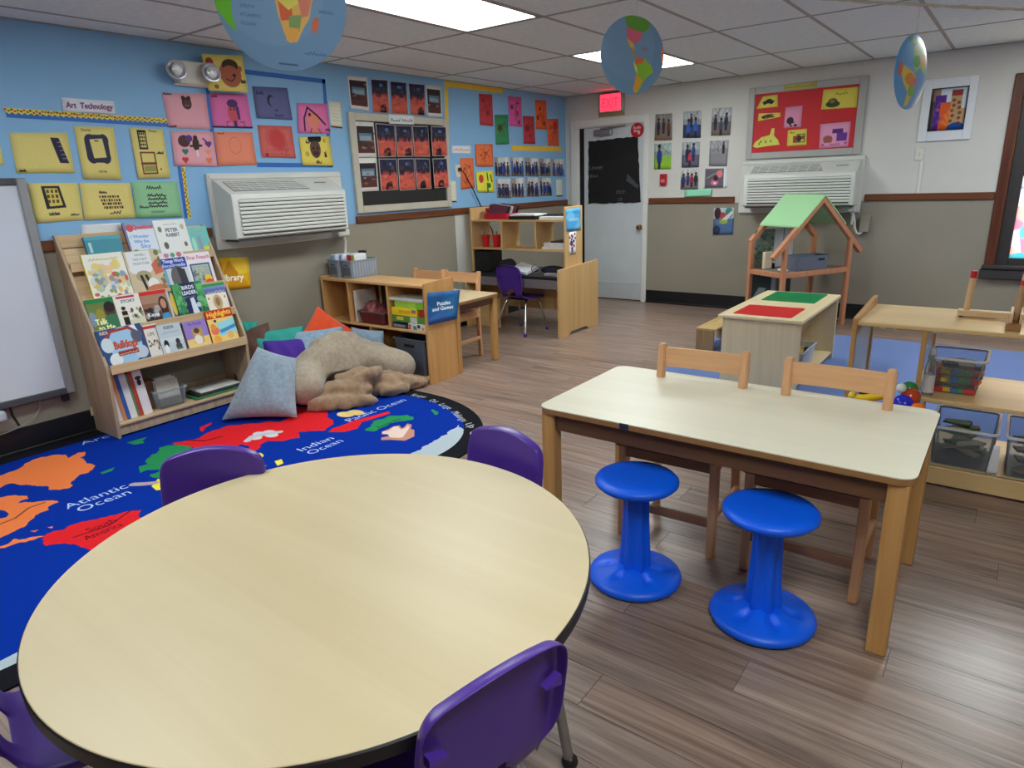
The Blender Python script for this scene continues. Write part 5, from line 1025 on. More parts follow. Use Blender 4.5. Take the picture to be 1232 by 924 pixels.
# top ledge
a = cv(.21, .2, (52, 140, 160), 17).rect(0, 0, 1, .14, (60, 160, 180)).rect(.08, .22, .16, .6, (170, 210, 210)).ell(.5, .95, .1, .14, (60, 90, 80)).ell(.75, .9, .16, .16, (60, 120, 90))
book('teal hardback standing on the top ledge, left end', -5.634, -5.424, 1.065, 0.162, .02, a, (36, 110, 150), 0)
a = cv(.19, .25, (214, 226, 240), 18).rect(0, 0, 1, .2, (120, 150, 190)).ell(.2, .16, .12, .1, (196, 50, 60)).text('Questions', .3, .2, .12, (206, 50, 64), w=.68).text('I Wonder', .15, .44, .09, (120, 160, 220), w=.62).text('Why the', .22, .58, .09, (120, 160, 220), w=.5).text('Sky', .4, .72, .1, (120, 160, 220), w=.34).rect(0, .8, 1, 1, (170, 200, 140)).ell(.2, .84, .13, .09, (80, 140, 80)).ell(.72, .86, .2, .09, (200, 150, 90)).rect(0, 0, .07, 1, (90, 120, 170))
book('pale blue question book with red title on the top ledge', -5.386, -5.201, 1.065, 0.233, .016, a, (150, 60, 70), 0)
a = cv(.22, .26, (228, 232, 230), 19).squig(.3, .7, .14, .03, (160, 170, 170), 14, .012).text('PETER', .32, .34, .1, (110, 116, 120), w=.38).text('RABBIT', .3, .48, .1, (110, 116, 120), w=.42).rect(0, .93, 1, 1, (226, 222, 130)).ell(.15, .26, .06, .08, (110, 126, 110)).ell(.86, .22, .06, .08, (190, 180, 150)).ell(.22, .72, .07, .1, (90, 90, 84)).ell(.84, .72, .05, .07, (110, 90, 84))
book('white storybook with grey title lettering on the top ledge', -5.196, -4.981, 1.065, 0.234, .014, a, (226, 228, 226), 0, d=.003)
a = cv(.16, .2, (110, 196, 190), 20).squig(.1, .8, .22, .08, (206, 150, 120), 10).ell(.2, .7, .1, .3, (170, 220, 200)).ell(.5, .65, .09, .3, (150, 150, 170)).rect(.62, .78, 1, 1, (206, 220, 80))
book('turquoise picture book at the right end of the top ledge', -4.984, -4.841, 1.065, 0.175, .01, a, (110, 196, 190), 0)
# bottom shelf: upright books, trays, flat folders
cols = [((226, 222, 228), .04, .262, 'upright pale lilac book, first on the low shelf'), ((206, 140, 96), .024, .30, 'upright orange-brown book on the low shelf'), ((46, 96, 176), .022, .305, 'upright blue-spined book on the low shelf'), ((226, 228, 226), .04, .30, 'wide upright white book on the low shelf'), ((96, 140, 96), .012, .29, 'thin green upright book on the low shelf'), ((186, 72, 58), .024, .30, 'upright red book on the low shelf'), ((234, 232, 234), .055, .305, 'thick upright white book with a dark crest, last of its row')]
yy = -5.752
for c, w, h, lb in cols:
    t = thing('upright_book', lb, 'book', (.17, yy + w / 2, .10), 0, 'upright books on the low shelf'); mm = M('spine_%d_%d_%d' % c, c, .45, .05)
    rotm = Matrix.Rotation(R(5.5), 4, 'X')
    for nm, mb, m in (('cover', MB().box(-.10, -w / 2, 0, .105, -w / 2 + .002, h).box(-.10, w / 2 - .002, 0, .105, w / 2, h).box(.103, -w / 2, 0, .107, w / 2, h), mm), ('pages', MB().box(-.095, -w / 2 + .002, .004, .103, w / 2 - .002, h - .004), m_pages)):
        o = mb.build(nm, m, t, world=False)
        for v in o.data.vertices: v.co = rotm @ v.co
    if w > .05:
        mb = MB(); mb.ball((.107, 0, h * .72), (.001, .014, .022), 10, 6); mb.ball((.107, 0, h * .72 + .03), (.001, .02, .012), 10, 6); o = mb.build('printed_crest', M('dark_print', (40, 36, 44), .5), t, world=False)
        for v in o.data.vertices: v.co = rotm @ v.co
    yy += w + .0015
m_clr = CLEAR('clear_plastic', (225, 230, 235), .07, .12)
def open_bin(name, label, loc, sx, sy, h, mat, cat='bin', group=None, rz=0, taper=.88, wall=.003, rim=.008, rimmat=None):
    t = thing(name, label, cat, loc, rz, group); mb = MB(); b = mb.b
    def rr(x, y, z, r=.02, n=3):
        P = []
        for qx, qy, a0 in ((x - r, y - r, 0), (-x + r, y - r, 90), (-x + r, -y + r, 180), (x - r, -y + r, 270)):
            for k in range(n + 1): P.append((qx + r * math.cos(R(a0 + 90 * k / n)), qy + r * math.sin(R(a0 + 90 * k / n)), z))
        return mb.ring(P)
    o0 = rr(sx / 2 * taper, sy / 2 * taper, 0); o1 = rr(sx / 2, sy / 2, h); i1 = rr(sx / 2 - wall, sy / 2 - wall, h); i0 = rr(sx / 2 * taper - wall, sy / 2 * taper - wall, wall)
    b.faces.new(o0[::-1]); mb.bridge(o0, o1); mb.bridge(o1, i1); mb.bridge(i1, i0); b.faces.new(i0); mb.build('tub', mat, t, world=False, smooth=35)
    mb = MB(); a = rr(sx / 2 + rim, sy / 2 + rim, h - rim); c = rr(sx / 2 + rim, sy / 2 + rim, h + .002); d = rr(sx / 2 - wall, sy / 2 - wall, h + .002); e = rr(sx / 2, sy / 2, h - rim); mb.bridge(a, c); mb.bridge(c, d); mb.bridge(d, e); mb.bridge(e, a); mb.build('rim', rimmat or mat, t, world=False, smooth=35)
    return t
tr = open_bin('storage_bin', 'small clear bin of small books on the low shelf of the book rack', (.2, -5.385, .101), .17, .2, .12, m_clr, group=None)
for k in range(5):
    c = [(206, 170, 120), (226, 226, 222), (170, 110, 70), (232, 232, 230), (210, 206, 190)][k]
    o = solo('board_book', MB().box(-.006, -.075, 0, .006, .075, .17 + .01 * (k % 2), .002), M('spine_%d_%d_%d' % c, c, .5), ('tan', 'white-edged', 'brown', 'front white', 'grey')[k] + ' small book standing in the clear bin of the book rack', 'book', 'small books in the clear bin')
    o.location = (.15 + .024 * k, -5.385, .106); o.rotation_euler = (0, R(-9), 0)
o = solo('brown_box', MB().box(.08, -5.52, .1005, .2, -5.44, .29, .004), M('brown_card', (120, 84, 60), .7, .1, 20), 'brown upright file box behind the clear bin', 'box')
for k, (c, z, lb) in enumerate((((52, 120, 78), .1005, 'green flat folder lowest on the low shelf'), ((40, 42, 44), .113, 'dark flat folder on the low shelf'), ((226, 224, 220), .127, 'white flat binder topmost on the low shelf'))):
    solo('folder', MB().box(.09, -5.24 + .03 * k, z, .29 - .02 * k, -4.88, z + .012, .002), M('spine_%d_%d_%d' % c, c, .5), lb, 'folder', 'flat folders on the low shelf')

# ------------------------------------------------------------------ tables
m_lam = WOOD('maple_laminate', (214, 197, 158), (205, 187, 147), 0, .40, 9, spec=.4, bump=.0)
m_lam2 = WOOD('pale_laminate', (236, 231, 208), (229, 222, 197), 0, .36, 9, spec=.45, bump=.0)
m_oak = WOOD('golden_birch_vertical', (206, 158, 98), (176, 126, 72), 2, .4, 30)
m_oakx = WOOD('golden_birch_along', (206, 160, 100), (176, 128, 74), 0, .4, 30)
m_oaky = WOOD('golden_birch_across', (206, 160, 100), (176, 128, 74), 1, .4, 30)
m_purp = M('purple_plastic', (76, 43, 144), .34, .05, 9, .03, 260)
m_blk = M('black_edge_band', (22, 20, 24), .38, .1)
m_apx = WOOD('shaded_apron_along', (112, 76, 52), (86, 56, 38), 0, .45, 30); m_apy = WOOD('shaded_apron_across', (112, 76, 52), (86, 56, 38), 1, .45, 30)  # apron colour darkened to carry the shade under the tabletop
TC = Vector((3.421, -6.545)); TR = .617; TH = .615
rt = thing('round_table', 'round maple-topped table with a black edge in the foreground', 'table', (TC.x, TC.y, 0), 0)
MB().lathe([(0, -.012), (TR - .003, -.012), (TR - .003, -.001), (TR - .0045, 0), (0, 0)], (TC.x, TC.y, TH), 128).build('tabletop', m_lam, rt, smooth=30)
MB().lathe([(TR - .03, -.034), (TR - .004, -.034), (TR, -.030), (TR, -.005), (TR - .003, -.002), (TR - .0035, -.010), (TR - .03, -.012)], (TC.x, TC.y, TH), 128).build('edge_band', m_blk, rt, smooth=40)
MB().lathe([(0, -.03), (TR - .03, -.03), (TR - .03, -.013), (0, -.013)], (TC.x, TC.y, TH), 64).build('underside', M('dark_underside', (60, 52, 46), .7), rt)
for k in range(4):
    a = R(31.6 + 90 * k); d = Vector((math.cos(a), math.sin(a)))
    p = lambda r, z: (TC.x + d.x * r, TC.y + d.y * r, z)
    lg = MB().tube([p(.515, .36), p(.56, .03)], .0135, 12).build('leg', m_steel, rt, smooth=60)
    MB().tube([p(.49, TH - .036), p(.517, .345)], .02, 12).build('leg_sleeve', m_blk, lg, smooth=60)
    MB().ball(p(.563, .02), .022, 12, 8).build('glide', m_blk, lg, smooth=60)
    MB().box(p(.49, 0)[0] - .05, p(.49, 0)[1] - .05, TH - .042, p(.49, 0)[0] + .05, p(.49, 0)[1] + .05, TH - .034).build('leg_plate', m_steel, lg)
def rrect(x0, y0, x1, y1, r, n=6):
    P = []
    for cx, cy, a0 in ((x1 - r, y1 - r, 0), (x0 + r, y1 - r, 90), (x0 + r, y0 + r, 180), (x1 - r, y0 + r, 270)):
        for k in range(n + 1): P.append((cx + r * math.cos(R(a0 + 90 * k / n)), cy + r * math.sin(R(a0 + 90 * k / n))))
    return P
def leg_table(name, label, x0, y0, x1, y1, h, leg, r, mt, ml, group=None, apron=.07, zt=.024):
    t = thing(name, label, 'table', ((x0 + x1) / 2, (y0 + y1) / 2, .0), 0, group)
    mb = MB().prism(rrect(x0, y0, x1, y1, r), 'z', h - .004, h); mb.build('tabletop', mt, t)
    mb = MB().prism(rrect(x0 + .0005, y0 + .0005, x1 - .0005, y1 - .0005, r), 'z', h - zt, h - .004); mb.build('table_edge', M('brown_table_edge', (150, 108, 66), .4, .1, 20), t)
    i = .012
    for lx, ly in ((x0 + i, y0 + i), (x1 - i - leg, y0 + i), (x0 + i, y1 - i - leg), (x1 - i - leg, y1 - i - leg)): MB().box(lx, ly, .0, lx + leg, ly + leg, h - zt, .007, 2).build('leg', ml, t)
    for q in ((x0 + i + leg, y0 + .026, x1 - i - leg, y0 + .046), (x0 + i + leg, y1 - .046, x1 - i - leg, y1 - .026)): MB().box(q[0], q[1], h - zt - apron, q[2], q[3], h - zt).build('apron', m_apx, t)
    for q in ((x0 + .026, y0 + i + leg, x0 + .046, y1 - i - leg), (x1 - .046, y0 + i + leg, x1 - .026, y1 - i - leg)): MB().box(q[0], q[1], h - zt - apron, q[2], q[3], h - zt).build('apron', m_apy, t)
    return t
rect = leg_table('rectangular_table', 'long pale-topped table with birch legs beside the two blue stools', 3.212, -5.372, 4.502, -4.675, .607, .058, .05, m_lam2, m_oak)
MB().box(3.575, -5.3735, .584, 3.61, -5.371, .606).build('tape_mark', M('navy_tape', (40, 44, 72), .5), rect)
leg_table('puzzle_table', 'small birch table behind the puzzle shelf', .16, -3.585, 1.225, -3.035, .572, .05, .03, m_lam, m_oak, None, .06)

# ------------------------------------------------------------------ wooden chairs
m_beech = WOOD('beech_upright', (226, 178, 134), (208, 156, 112), 2, .42, 34)
m_beechx = WOOD('beech_rail', (228, 180, 136), (210, 158, 114), 0, .42, 34)
m_brail = WOOD('shaded_beech_rail', (150, 106, 76), (122, 84, 58), 0, .42, 34)  # beech browned to put the under-table shade into the rails
m_seat = WOOD('brown_stained_seat', (92, 64, 52), (66, 46, 36), 0, .34, 30)
def wood_chair(label, x, y, rz, seat=m_seat, hs=1.0, group='wooden ladder-back chairs'):
    """local: seat opens towards -y, back rest at y = 0; floor at z = 0"""
    t = thing('wooden_chair', label, 'chair', (x, y, 0), rz, group); w = .178; H = .755 * hs; hz = .435 * hs; D = .345
    for s in (-1, 1):
        mb = MB(); P = [(s * w, .012, 0), (s * w, .0, hz * .8), (s * w, .0, hz), (s * w, .035, H)]
        prev = None
        for p in P:
            rg = mb.ring([(p[0] + a * .016, p[1] + b * .017, p[2]) for a, b in ((-1, -1), (1, -1), (1, 1), (-1, 1))])
            if prev: mb.bridge(prev, rg)
            else: mb.b.faces.new(rg[::-1])
            prev = rg
        mb.b.faces.new(prev); bmesh.ops.recalc_face_normals(mb.b, faces=mb.b.faces)
        bmesh.ops.bevel(mb.b, geom=[e for e in mb.b.edges if e.calc_face_angle(0) > .6], offset=.005, segments=2, affect='EDGES'); mb.build('leg', m_beech, t, world=False)
        MB().box(s * (w + .012) - .017, -D, 0, s * (w + .012) + .017, -D + .034, hz - .02, .005).build('leg', m_beech, t, world=False)
        MB().box(s * (w + .008) - .009, -D + .03, .15, s * (w + .008) + .009, -.005, .18, .003).build('side_stretcher', m_beech, t, world=False)
        MB().box(s * (w + .008) - .01, -D + .03, hz - .075, s * (w + .008) + .01, -.01, hz - .02, .003).build('side_rail', m_beech, t, world=False)
    MB().prism(rrect(-w - .04, -D - .025, w + .04, -.018, .025), 'z', hz - .02, hz).build('seat', seat, t, world=False)
    for q in ((-D + .006, hz - .075, -D + .026, hz - .02), (-D + .006, .13, -D + .026, .165), (-.002, hz - .075, .015, hz - .02)): MB().box(-w, q[0], q[1], w, q[2], q[3], .003).build('cross_rail', m_brail, t, world=False)
    for za, zb, yy in ((H - .10, H - .015, .03), (H - .225, H - .165, .018)):
        mb = MB(); n = 8; A = []
        for k in range(n + 1):
            u = k / n * 2 - 1; y0 = yy + .012 * (1 - u * u) - .008; A.append([(u * (w - .012), y0, za), (u * (w - .012), y0, zb), (u * (w - .012), y0 + .014, zb), (u * (w - .012), y0 + .014, za)])
        rg = [mb.ring(a) for a in A]
        for p, q in zip(rg, rg[1:]): mb.bridge(p, q)
        mb.b.faces.new(rg[0][::-1]); mb.b.faces.new(rg[-1]); mb.build('back_slat', m_beechx, t, world=False)
    return t
wood_chair('wooden chair with a dark seat pushed under the long table, nearer the desk end', 3.635, -4.772, R(2))
wood_chair('wooden chair with a dark seat pushed under the long table, nearer the toy shelves', 4.162, -4.772, R(0))
wood_chair('wooden chair tucked in at the puzzle table, next to its free end', .80, -3.03, R(3), m_beechx, .97)
wood_chair('wooden chair tucked in at the puzzle table, nearer the wall', .42, -3.05, R(-4), m_beechx, .97)

# ------------------------------------------------------------------ purple school chairs
def school_chair(label, x, y, rz, ball=None, group='purple school chairs', sc=1.0):
    """local: the sitter looks towards +y; one-piece shell with a turned-back rim, chrome tube legs"""
    t = thing('school_chair', label, 'chair', (x, y, 0), rz, group); t.scale = (sc, sc, sc)
    prof = [(.185, .350, .135), (.178, .362, .155), (.15, .368, .168), (.08, .362, .172), (.0, .357, .170), (-.07, .358, .164), (-.115, .368, .15), (-.145, .392, .122), (-.158, .425, .124), (-.165, .45, .142), (-.172, .50, .151), (-.180, .56, .153), (-.189, .62, .152), (-.194, .655, .149), (-.198, .68, .143), (-.200, .695, .132), (-.201, .702, .115)]
    N = 14; mb = MB(); b = mb.b; G = []
    for j, (py, pz, hw) in enumerate(prof):
        bk = max(0, min(1, (pz - .39) / .1)); row = []
        for i in range(N + 1):
            u = i / N * 2 - 1
            yy = py + bk * .012 * u * u; zz = pz + (1 - bk) * .014 * u * u * (1 if py < .15 else .2) - (.02 * u * u * max(0, (pz - .56) / .142)); row.append(b.verts.new((u * hw, yy, zz)))
        G.append(row)
    for j in range(len(prof) - 1):
        for i in range(N):
            if j == 7 and 4 <= i < 10 or j == 8 and 5 <= i < 9: continue
            b.faces.new((G[j][i], G[j][i + 1], G[j + 1][i + 1], G[j + 1][i]))
    # turned rim round the outside edge
    loop = [(j, 0) for j in range(len(prof))] + [(len(prof) - 1, i) for i in range(1, N + 1)] + [(j, N) for j in range(len(prof) - 2, -1, -1)] + [(0, i) for i in range(N - 1, 0, -1)]
    O = []
    for (j, i) in loop:
        v = G[j][i].co; pz = prof[j][1]; bk = max(0, min(1, (pz - .41) / .06)); waist = 1 - .75 * math.exp(-((pz - .425) / .03) ** 2) if prof[j][0] < -.1 else 1
        u = i / N * 2 - 1; out = Vector((.004 * u, 0, .003 if j == len(prof) - 1 else 0)); O.append(b.verts.new(v + out + Vector((0, -.027 * bk, -.018 * (1 - bk))) * waist))
    n = len(loop)
    for k in range(n):
        a, c = loop[k], loop[(k + 1) % n]; b.faces.new((G[a[0]][a[1]], O[k], O[(k + 1) % n], G[c[0]][c[1]]))
    sh = mb.build('seat_shell', m_purp, t, world=False, smooth=50)
    so = sh.modifiers.new('thick', 'SOLIDIFY'); so.thickness = .005; so.offset = 0
    sb = sh.modifiers.new('round', 'SUBSURF'); sb.levels = 1; sb.render_levels = 2
    for s in (-1, 1):
        lf = MB().tube([(s * .11, -.02, .345), (s * .125, .10, .338), (s * .14, .125, .30), (s * .175, .185, .025)], .0105, 10).build('leg', m_chrome, t, world=False, smooth=60)
        MB().ball((s * .176, .187, .02), .019, 12, 8).build('glide', ball or m_purp, lf, world=False, smooth=60)
        lr = MB().tube([(s * .11, -.02, .345), (s * .12, -.075, .338), (s * .135, -.10, .30), (s * .20, -.205, .025)], .0105, 10).build('leg', m_chrome, t, world=False, smooth=60)
        MB().ball((s * .202, -.208, .02), .019, 12, 8).build('glide', ball or m_purp, lr, world=False, smooth=60)
        # gussets on the rear face of the back
        MB().prism([(s * .140, .585), (s * .104, .592), (s * .140, .606)], 'y', -.204, -.186).build('back_rib', m_purp, t, world=False)
    MB().box(-.115, -.06, .335, .115, -.03, .352, .004).box(-.115, .06, .335, .115, .09, .352, .004).build('seat_bracket', m_blk, t, world=False)
    return t
def face_to(dx, dy): return math.atan2(-dx, dy)       # rotation that turns local +y to (dx, dy)
school_chair('purple school chair at the round table, on the rug side', 2.88, -6.59, face_to(.70, -.71))
school_chair('purple school chair at the round table, on the long table side', 3.40, -6.05, face_to(-.10, -1))
ch = school_chair('purple school chair seen from behind in front of the round table', 3.858, -6.658, face_to(-.97, .24))
school_chair('purple school chair cut off by the lower left corner of the picture', 3.12, -7.005, face_to(.22, .975))
school_chair('purple school chair at the writing desk with purple ball feet', .735, -2.04, face_to(.06, 1), sc=.98)

# ------------------------------------------------------------------ blue wobble stools
m_sblue = M('royal_blue_plastic', (0, 96, 240), .42, .03, 6, .04, 300)
def wobble_stool(label, x, y, rz):
    t = thing('wobble_stool', label, 'stool', (x, y, 0), rz, 'blue wobble stools')
    MB().lathe([(0, .378), (.10, .380), (.138, .386), (.150, .398), (.150, .408), (.142, .417), (.12, .421), (.06, .418), (0, .416)], (0, 0, 0), 48).build('seat', m_sblue, t, world=False, smooth=50)
    def lob(z, r, amp, n=48): return [((r + amp * math.cos(6 * a)) * math.cos(a), (r + amp * math.cos(6 * a)) * math.sin(a), z) for a in [2 * math.pi * k / n for k in range(n)]]
    mb = MB(); prev = None
    for z, r, am in ((.385, .058, .002), (.37, .047, .003), (.33, .042, .005), (.25, .043, .006), (.15, .047, .007), (.09, .051, .007), (.06, .053, .006), (.045, .055, .003)):
        rg = mb.ring(lob(z, r, am))
        if prev: mb.bridge(prev, rg)
        prev = rg
    mb.build('column', m_sblue, t, world=False, smooth=50)
    mb = MB(); n = 72; prev = None
    for r, z in ((.04, .062), (.060, .061), (.075, .059), (.09, .054), (.105, .049), (.125, .043), (.155, .035), (.168, .028), (.172, .018), (.168, .008), (.15, .004), (0.02, .003)):
        rg = []
        for k in range(n):
            a = 2 * math.pi * k / n; d = max(0, math.cos(6 * a)); zz = z - (.020 * d ** 1.5 * math.exp(-((r - .088) / .026) ** 2) if z > .03 else 0); rg.append((r * math.cos(a), r * math.sin(a), zz))
        rg = mb.ring(rg)
        if prev: mb.bridge(prev, rg)
        prev = rg
    mb.b.faces.new(prev); mb.build('base', m_sblue, t, world=False, smooth=50)
    MB().lathe([(.10, .0), (.152, .0), (.158, .003), (.152, .0065), (.10, .006)], (0, 0, 0), 48).build('base_ring', m_blackplastic, t, world=False, smooth=50)
    return t
wobble_stool('blue wobble stool nearer the round table', 3.652, -5.382, R(20))
wobble_stool('blue wobble stool nearer the free leg of the long table', 4.118, -5.366, R(8))

# ------------------------------------------------------------------ puzzle shelf
PX0, PX1, PY0, PY1, PZ = .03, 1.222, -3.905, -3.59, .765
ps = thing('puzzle_shelf', 'birch shelf unit with puzzles and games, standing out from the wall', 'shelf', (.62, -3.75, 0))
m_ply = WOOD('birch_ply_side', (214, 164, 104), (190, 138, 80), 2, .4, 18)
m_plyx = WOOD('birch_ply_board', (220, 178, 124), (196, 148, 92), 0, .4, 18)
m_back = WOOD('orange_hardboard', (178, 120, 70), (150, 96, 52), 0, .5, 10)
mb = MB().prism([(PY0, 0), (PY1, 0), (PY1, PZ + .005), (PY1 - .02, PZ + .012), (PY0 + .02, PZ + .003), (PY0, PZ - .004)], 'x', PX1 - .022, PX1); mb.build('end_panel', m_ply, ps)
MB().box(PX0, PY0, 0, PX0 + .02, PY1, PZ - .004, .003).build('end_panel', m_ply, ps)
MB().box(PX0 + .02, PY0 + .004, .728, PX1 - .022, PY1, .748, .003).build('top_board', m_plyx, ps)
MB().box(PX0 + .02, PY0 + .004, .385, PX1 - .022, PY1, .403, .003).build('middle_board', m_plyx, ps)
MB().box(PX0 + .02, PY0 + .004, .03, PX1 - .022, PY1, .048, .003).build('bottom_board', m_plyx, ps)
for x, z0, z1 in ((.355, .403, .728), (.81, .403, .728), (.585, .048, .385)): MB().box(x - .009, PY0 + .006, z0, x + .009, PY1 - .008, z1).build('divider', m_ply, ps)
MB().box(PX0 + .02, PY1 - .008, .03, PX1 - .022, PY1, .745).build('back_panel', m_back, ps)
MB().box(PX0 + .05, PY0 + .03, 0, PX1 - .05, PY1 - .03, .03).build('plinth', m_blk, ps)
for y, z in ((-3.86, .70), (-3.64, .70), (-3.86, .39), (-3.64, .39)):
    MB().tube([(PX1 - .001, y, z), (PX1 + .001, y, z)], .005, 8).build('screw_cap', m_back, ps)
a = Art(120, 128, (28, 96, 158), 81).poly([(0, 0), (.6, 0), (.3, .5), (0, .4)], (22, 84, 138)).poly([(.5, .3), (1, .1), (1, .7), (.7, .9)], (40, 112, 172)).poly([(.0, .8), (.5, .6), (.9, 1), (0, 1)], (52, 104, 178)).text('Puzzles', .3, .44, .12, (246, 248, 250), w=.42).text('and Games', .14, .6, .12, (246, 248, 250), w=.68)
sheet('area_sign', 'blue puzzles and games sign on the end of the puzzle shelf', 'sign', ('X', PX1 + .002), [(-3.885, .698), (-3.52, .668), (-3.585, .452), (-3.905, .462)], a, d=.001, curl=.012)
# things on and in it
m_gbin = M('grey_bin_plastic', (138, 150, 166), .45, .05, 12); m_gbin2 = M('dark_grey_bin_end', (92, 98, 110), .45, .05, 12)
for k, (x, y, lb) in enumerate(((.13, -3.70, 'ribbed grey bin of tissue packs on the shelf top, nearer the wall'), (.30, -3.705, 'ribbed grey bin on the shelf top, with the red and yellow pack'))):
    t = open_bin('ribbed_bin', lb, (x, y, .749), .15, .27, .14, m_gbin, 'bin', 'grey bins on the puzzle shelf', R(-4), .92, .004, .006)
    mb = MB()
    for i in range(9):
        q = -.11 + i * .0275
        for s in (-1, 1): mb.box(s * .071, q - .006, .012, s * .076, q + .006, .125, .002)
    mb.build('side_ribs', M('pale_rib_plastic', (160, 170, 184), .45, .05), t, world=False)['kind'] = 'stuff'
    MB().box(-.05, -.131, .02, .05, -.125, .125, .003).box(-.03, -.134, .095, .03, -.128, .108, .002).build('end_label_holder', m_gbin2, t, world=False)
for k, (x, y, w, l, z, c, c2, lb) in enumerate(((.10, -3.76, .07, .09, .93, (196, 216, 232), (150, 190, 220), 'pale blue tissue pack in the bin nearer the wall'), (.155, -3.72, .07, .1, .932, (232, 236, 244), (170, 150, 216), 'white pack with a lilac label between the two grey bins'), (.27, -3.70, .11, .12, .935, (236, 238, 240), (206, 50, 50), 'white pack with red and yellow squares in the second grey bin'))):
    t = thing('tissue_pack', lb, 'pack', (x, y, .79), R(-4), 'packs standing in the grey bins')
    MB().box(-w / 2, -l / 2, 0, w / 2, l / 2, z - .79, .008, 2).build('pack_body', M('pack_%d' % k, c, .4, .05), t, world=False)
    MB().box(-w / 2 + .006, -l / 2 - .001, .06, w * .1, -l / 2 + .002, z - .80).build('pack_label', M('pack_label_%d' % k, c2, .4), t, world=False)
    if k == 2: MB().box(w * .14, -l / 2 - .001, .06, w / 2 - .008, -l / 2 + .002, z - .80).build('pack_label', M('pack_yellow', (206, 200, 70), .4), t, world=False)
    if k == 1:
        mb = MB(); mb.prism([(-.02, 0), (.02, 0), (.004, .035), (-.006, .03)], 'y', -.003, .003); bmesh.ops.translate(mb.b, verts=mb.b.verts, vec=(.01, 0, z - .79)); mb.build('tissue', M('white_tissue', (244, 244, 246), .8), t, world=False)
tg = thing('tape_dispenser', 'round black and white tape roll lying against the wall behind the bins', 'tape roll', (.25, -3.62, .93))
MB().lathe([(.018, 0), (.035, 0), (.035, .02), (.018, .02), (.018, 0)], (.25, -3.615, .93), 20).build('roll', m_blackplastic, tg, smooth=40)
puz = thing('framed_puzzle', 'white-edged wooden puzzle tray leaning in the middle bay of the shelf', 'puzzle', (.42, -3.78, .404))
mb = MB().box(.395, -3.88, .404, .408, -3.66, .66, .003).box(.408, -3.88, .404, .420, -3.66, .66, .003); mb.build('tray_edge', M('whitewashed_tray', (216, 204, 190), .6, .06), puz)
MB().box(.44, -3.64, .41, .70, -3.62, .70, .004).build('puzzle_board', M('dark_green_board', (38, 46, 40), .6, .3), puz)
for q in ((.44, .41, .465, .70), (.675, .41, .70, .70), (.465, .675, .675, .70)): MB().box(q[0], -3.646, q[1], q[2], -3.616, q[3], .003).build('board_frame', m_plyx, puz)
rb_ = open_bin('storage_bin', 'dark red bin holding a bag of pieces, middle bay of the puzzle shelf', (.59, -3.79, .404), .30, .2, .10, M('dark_red_bin', (96, 36, 38), .4, .1), rimmat=M('smoked_rim', (90, 84, 88), .3))
def lump(name, label, cat, c, r, mat, seed, amp=.35, group=None, seg=20):
    mb = MB(); mb.ball((0, 0, 0), r, seg, seg // 2 + 2); rs = random.Random(seed); from mathutils import noise
    for v in mb.b.verts:
        f = 1 + amp * noise.noise(v.co * (6 if max(r if isinstance(r, tuple) else (r,)) < .09 else 3.4) * 3 + Vector((seed, 0, 0))); v.co = v.co * f
    return solo(name, mb, mat, label, cat, group, 60, None) if c is None else _place(solo(name, mb, mat, label, cat, group, 60), c)
def _place(o, c): o.location = c; return o
m_bag = M('clear_bag_over_red_pieces', (150, 80, 82), .25, .5, 40, .5, 60)
lump('piece_bag', 'crumpled clear bag of red pieces in the dark red bin', 'bag', (.53, -3.80, .50), (.085, .07, .075), m_bag, 5, .5)
lump('piece_bag', 'dark red bag at the right end of the dark red bin', 'bag', (.68, -3.79, .47), (.06, .07, .055), M('dark_red_cloth', (120, 28, 36), .7, .3, 30), 9, .4)
GMS = 'game boxes in the right bay'
def game(name, label, x0, y0, z0, x1, y1, z1, base, parts=()):
    t = thing(name, label, 'game box', ((x0 + x1) / 2, (y0 + y1) / 2, z0), 0, GMS); h = z1 - z0
    MB().box(x0 + .002, y0 + .002, z0, x1 - .002, y1 - .002, z0 + h * .55).build('box_tray', base, t); MB().box(x0, y0, z0 + h * .3, x1, y1, z1, .002).build('box_lid', base, t)
    for (u0, v0, u1, v1, m) in parts: MB().box(x0 + (x1 - x0) * u0, y0 - .0012, z0 + h * v0, x0 + (x1 - x0) * u1, y0 + .001, z0 + h * v1).build('box_print', m, t)
gm = lambda n, c: M(n, c, .4, .06, 20)
game('game_box', 'black game box lowest in the stack, under the green one', .825, -3.885, .404, 1.0, -3.62, .44, gm('g_black', (40, 46, 60)), ((.1, .3, .8, .8, gm('g_grey', (130, 136, 150))),))
game('game_box', 'white patterned game box lying beside the black one', 1.005, -3.89, .404, 1.185, -3.63, .452, gm('g_white', (220, 214, 206)), ((.05, .1, .16, .9, gm('g_red', (200, 60, 50))), (.3, .1, .5, .7, gm('g_teal', (40, 140, 160))), (.55, .4, .7, .95, gm('g_dk', (40, 40, 50))), (.8, .15, .92, .6, gm('g_or', (226, 140, 60)))))
game('game_box', 'green game box with a pale round badge, second from the bottom', .825, -3.88, .453, 1.185, -3.63, .505, gm('g_green', (84, 140, 56)), ((.15, .3, .35, .8, gm('g_yel', (216, 206, 70))), (.55, .1, .75, .9, gm('g_pale', (196, 204, 190)))))
game('game_box', 'bright yellow game box with a red right end', .83, -3.885, .506, 1.10, -3.64, .563, gm('g_yellow', (246, 212, 30)), ((.3, .4, .75, .75, gm('g_amber', (226, 170, 20))), (.8, .45, .97, .9, gm('g_mauve', (150, 110, 120)))))
game('game_box', 'red game box poking out behind the yellow one', 1.105, -3.87, .506, 1.19, -3.64, .56, gm('g_redbox', (176, 36, 40)))
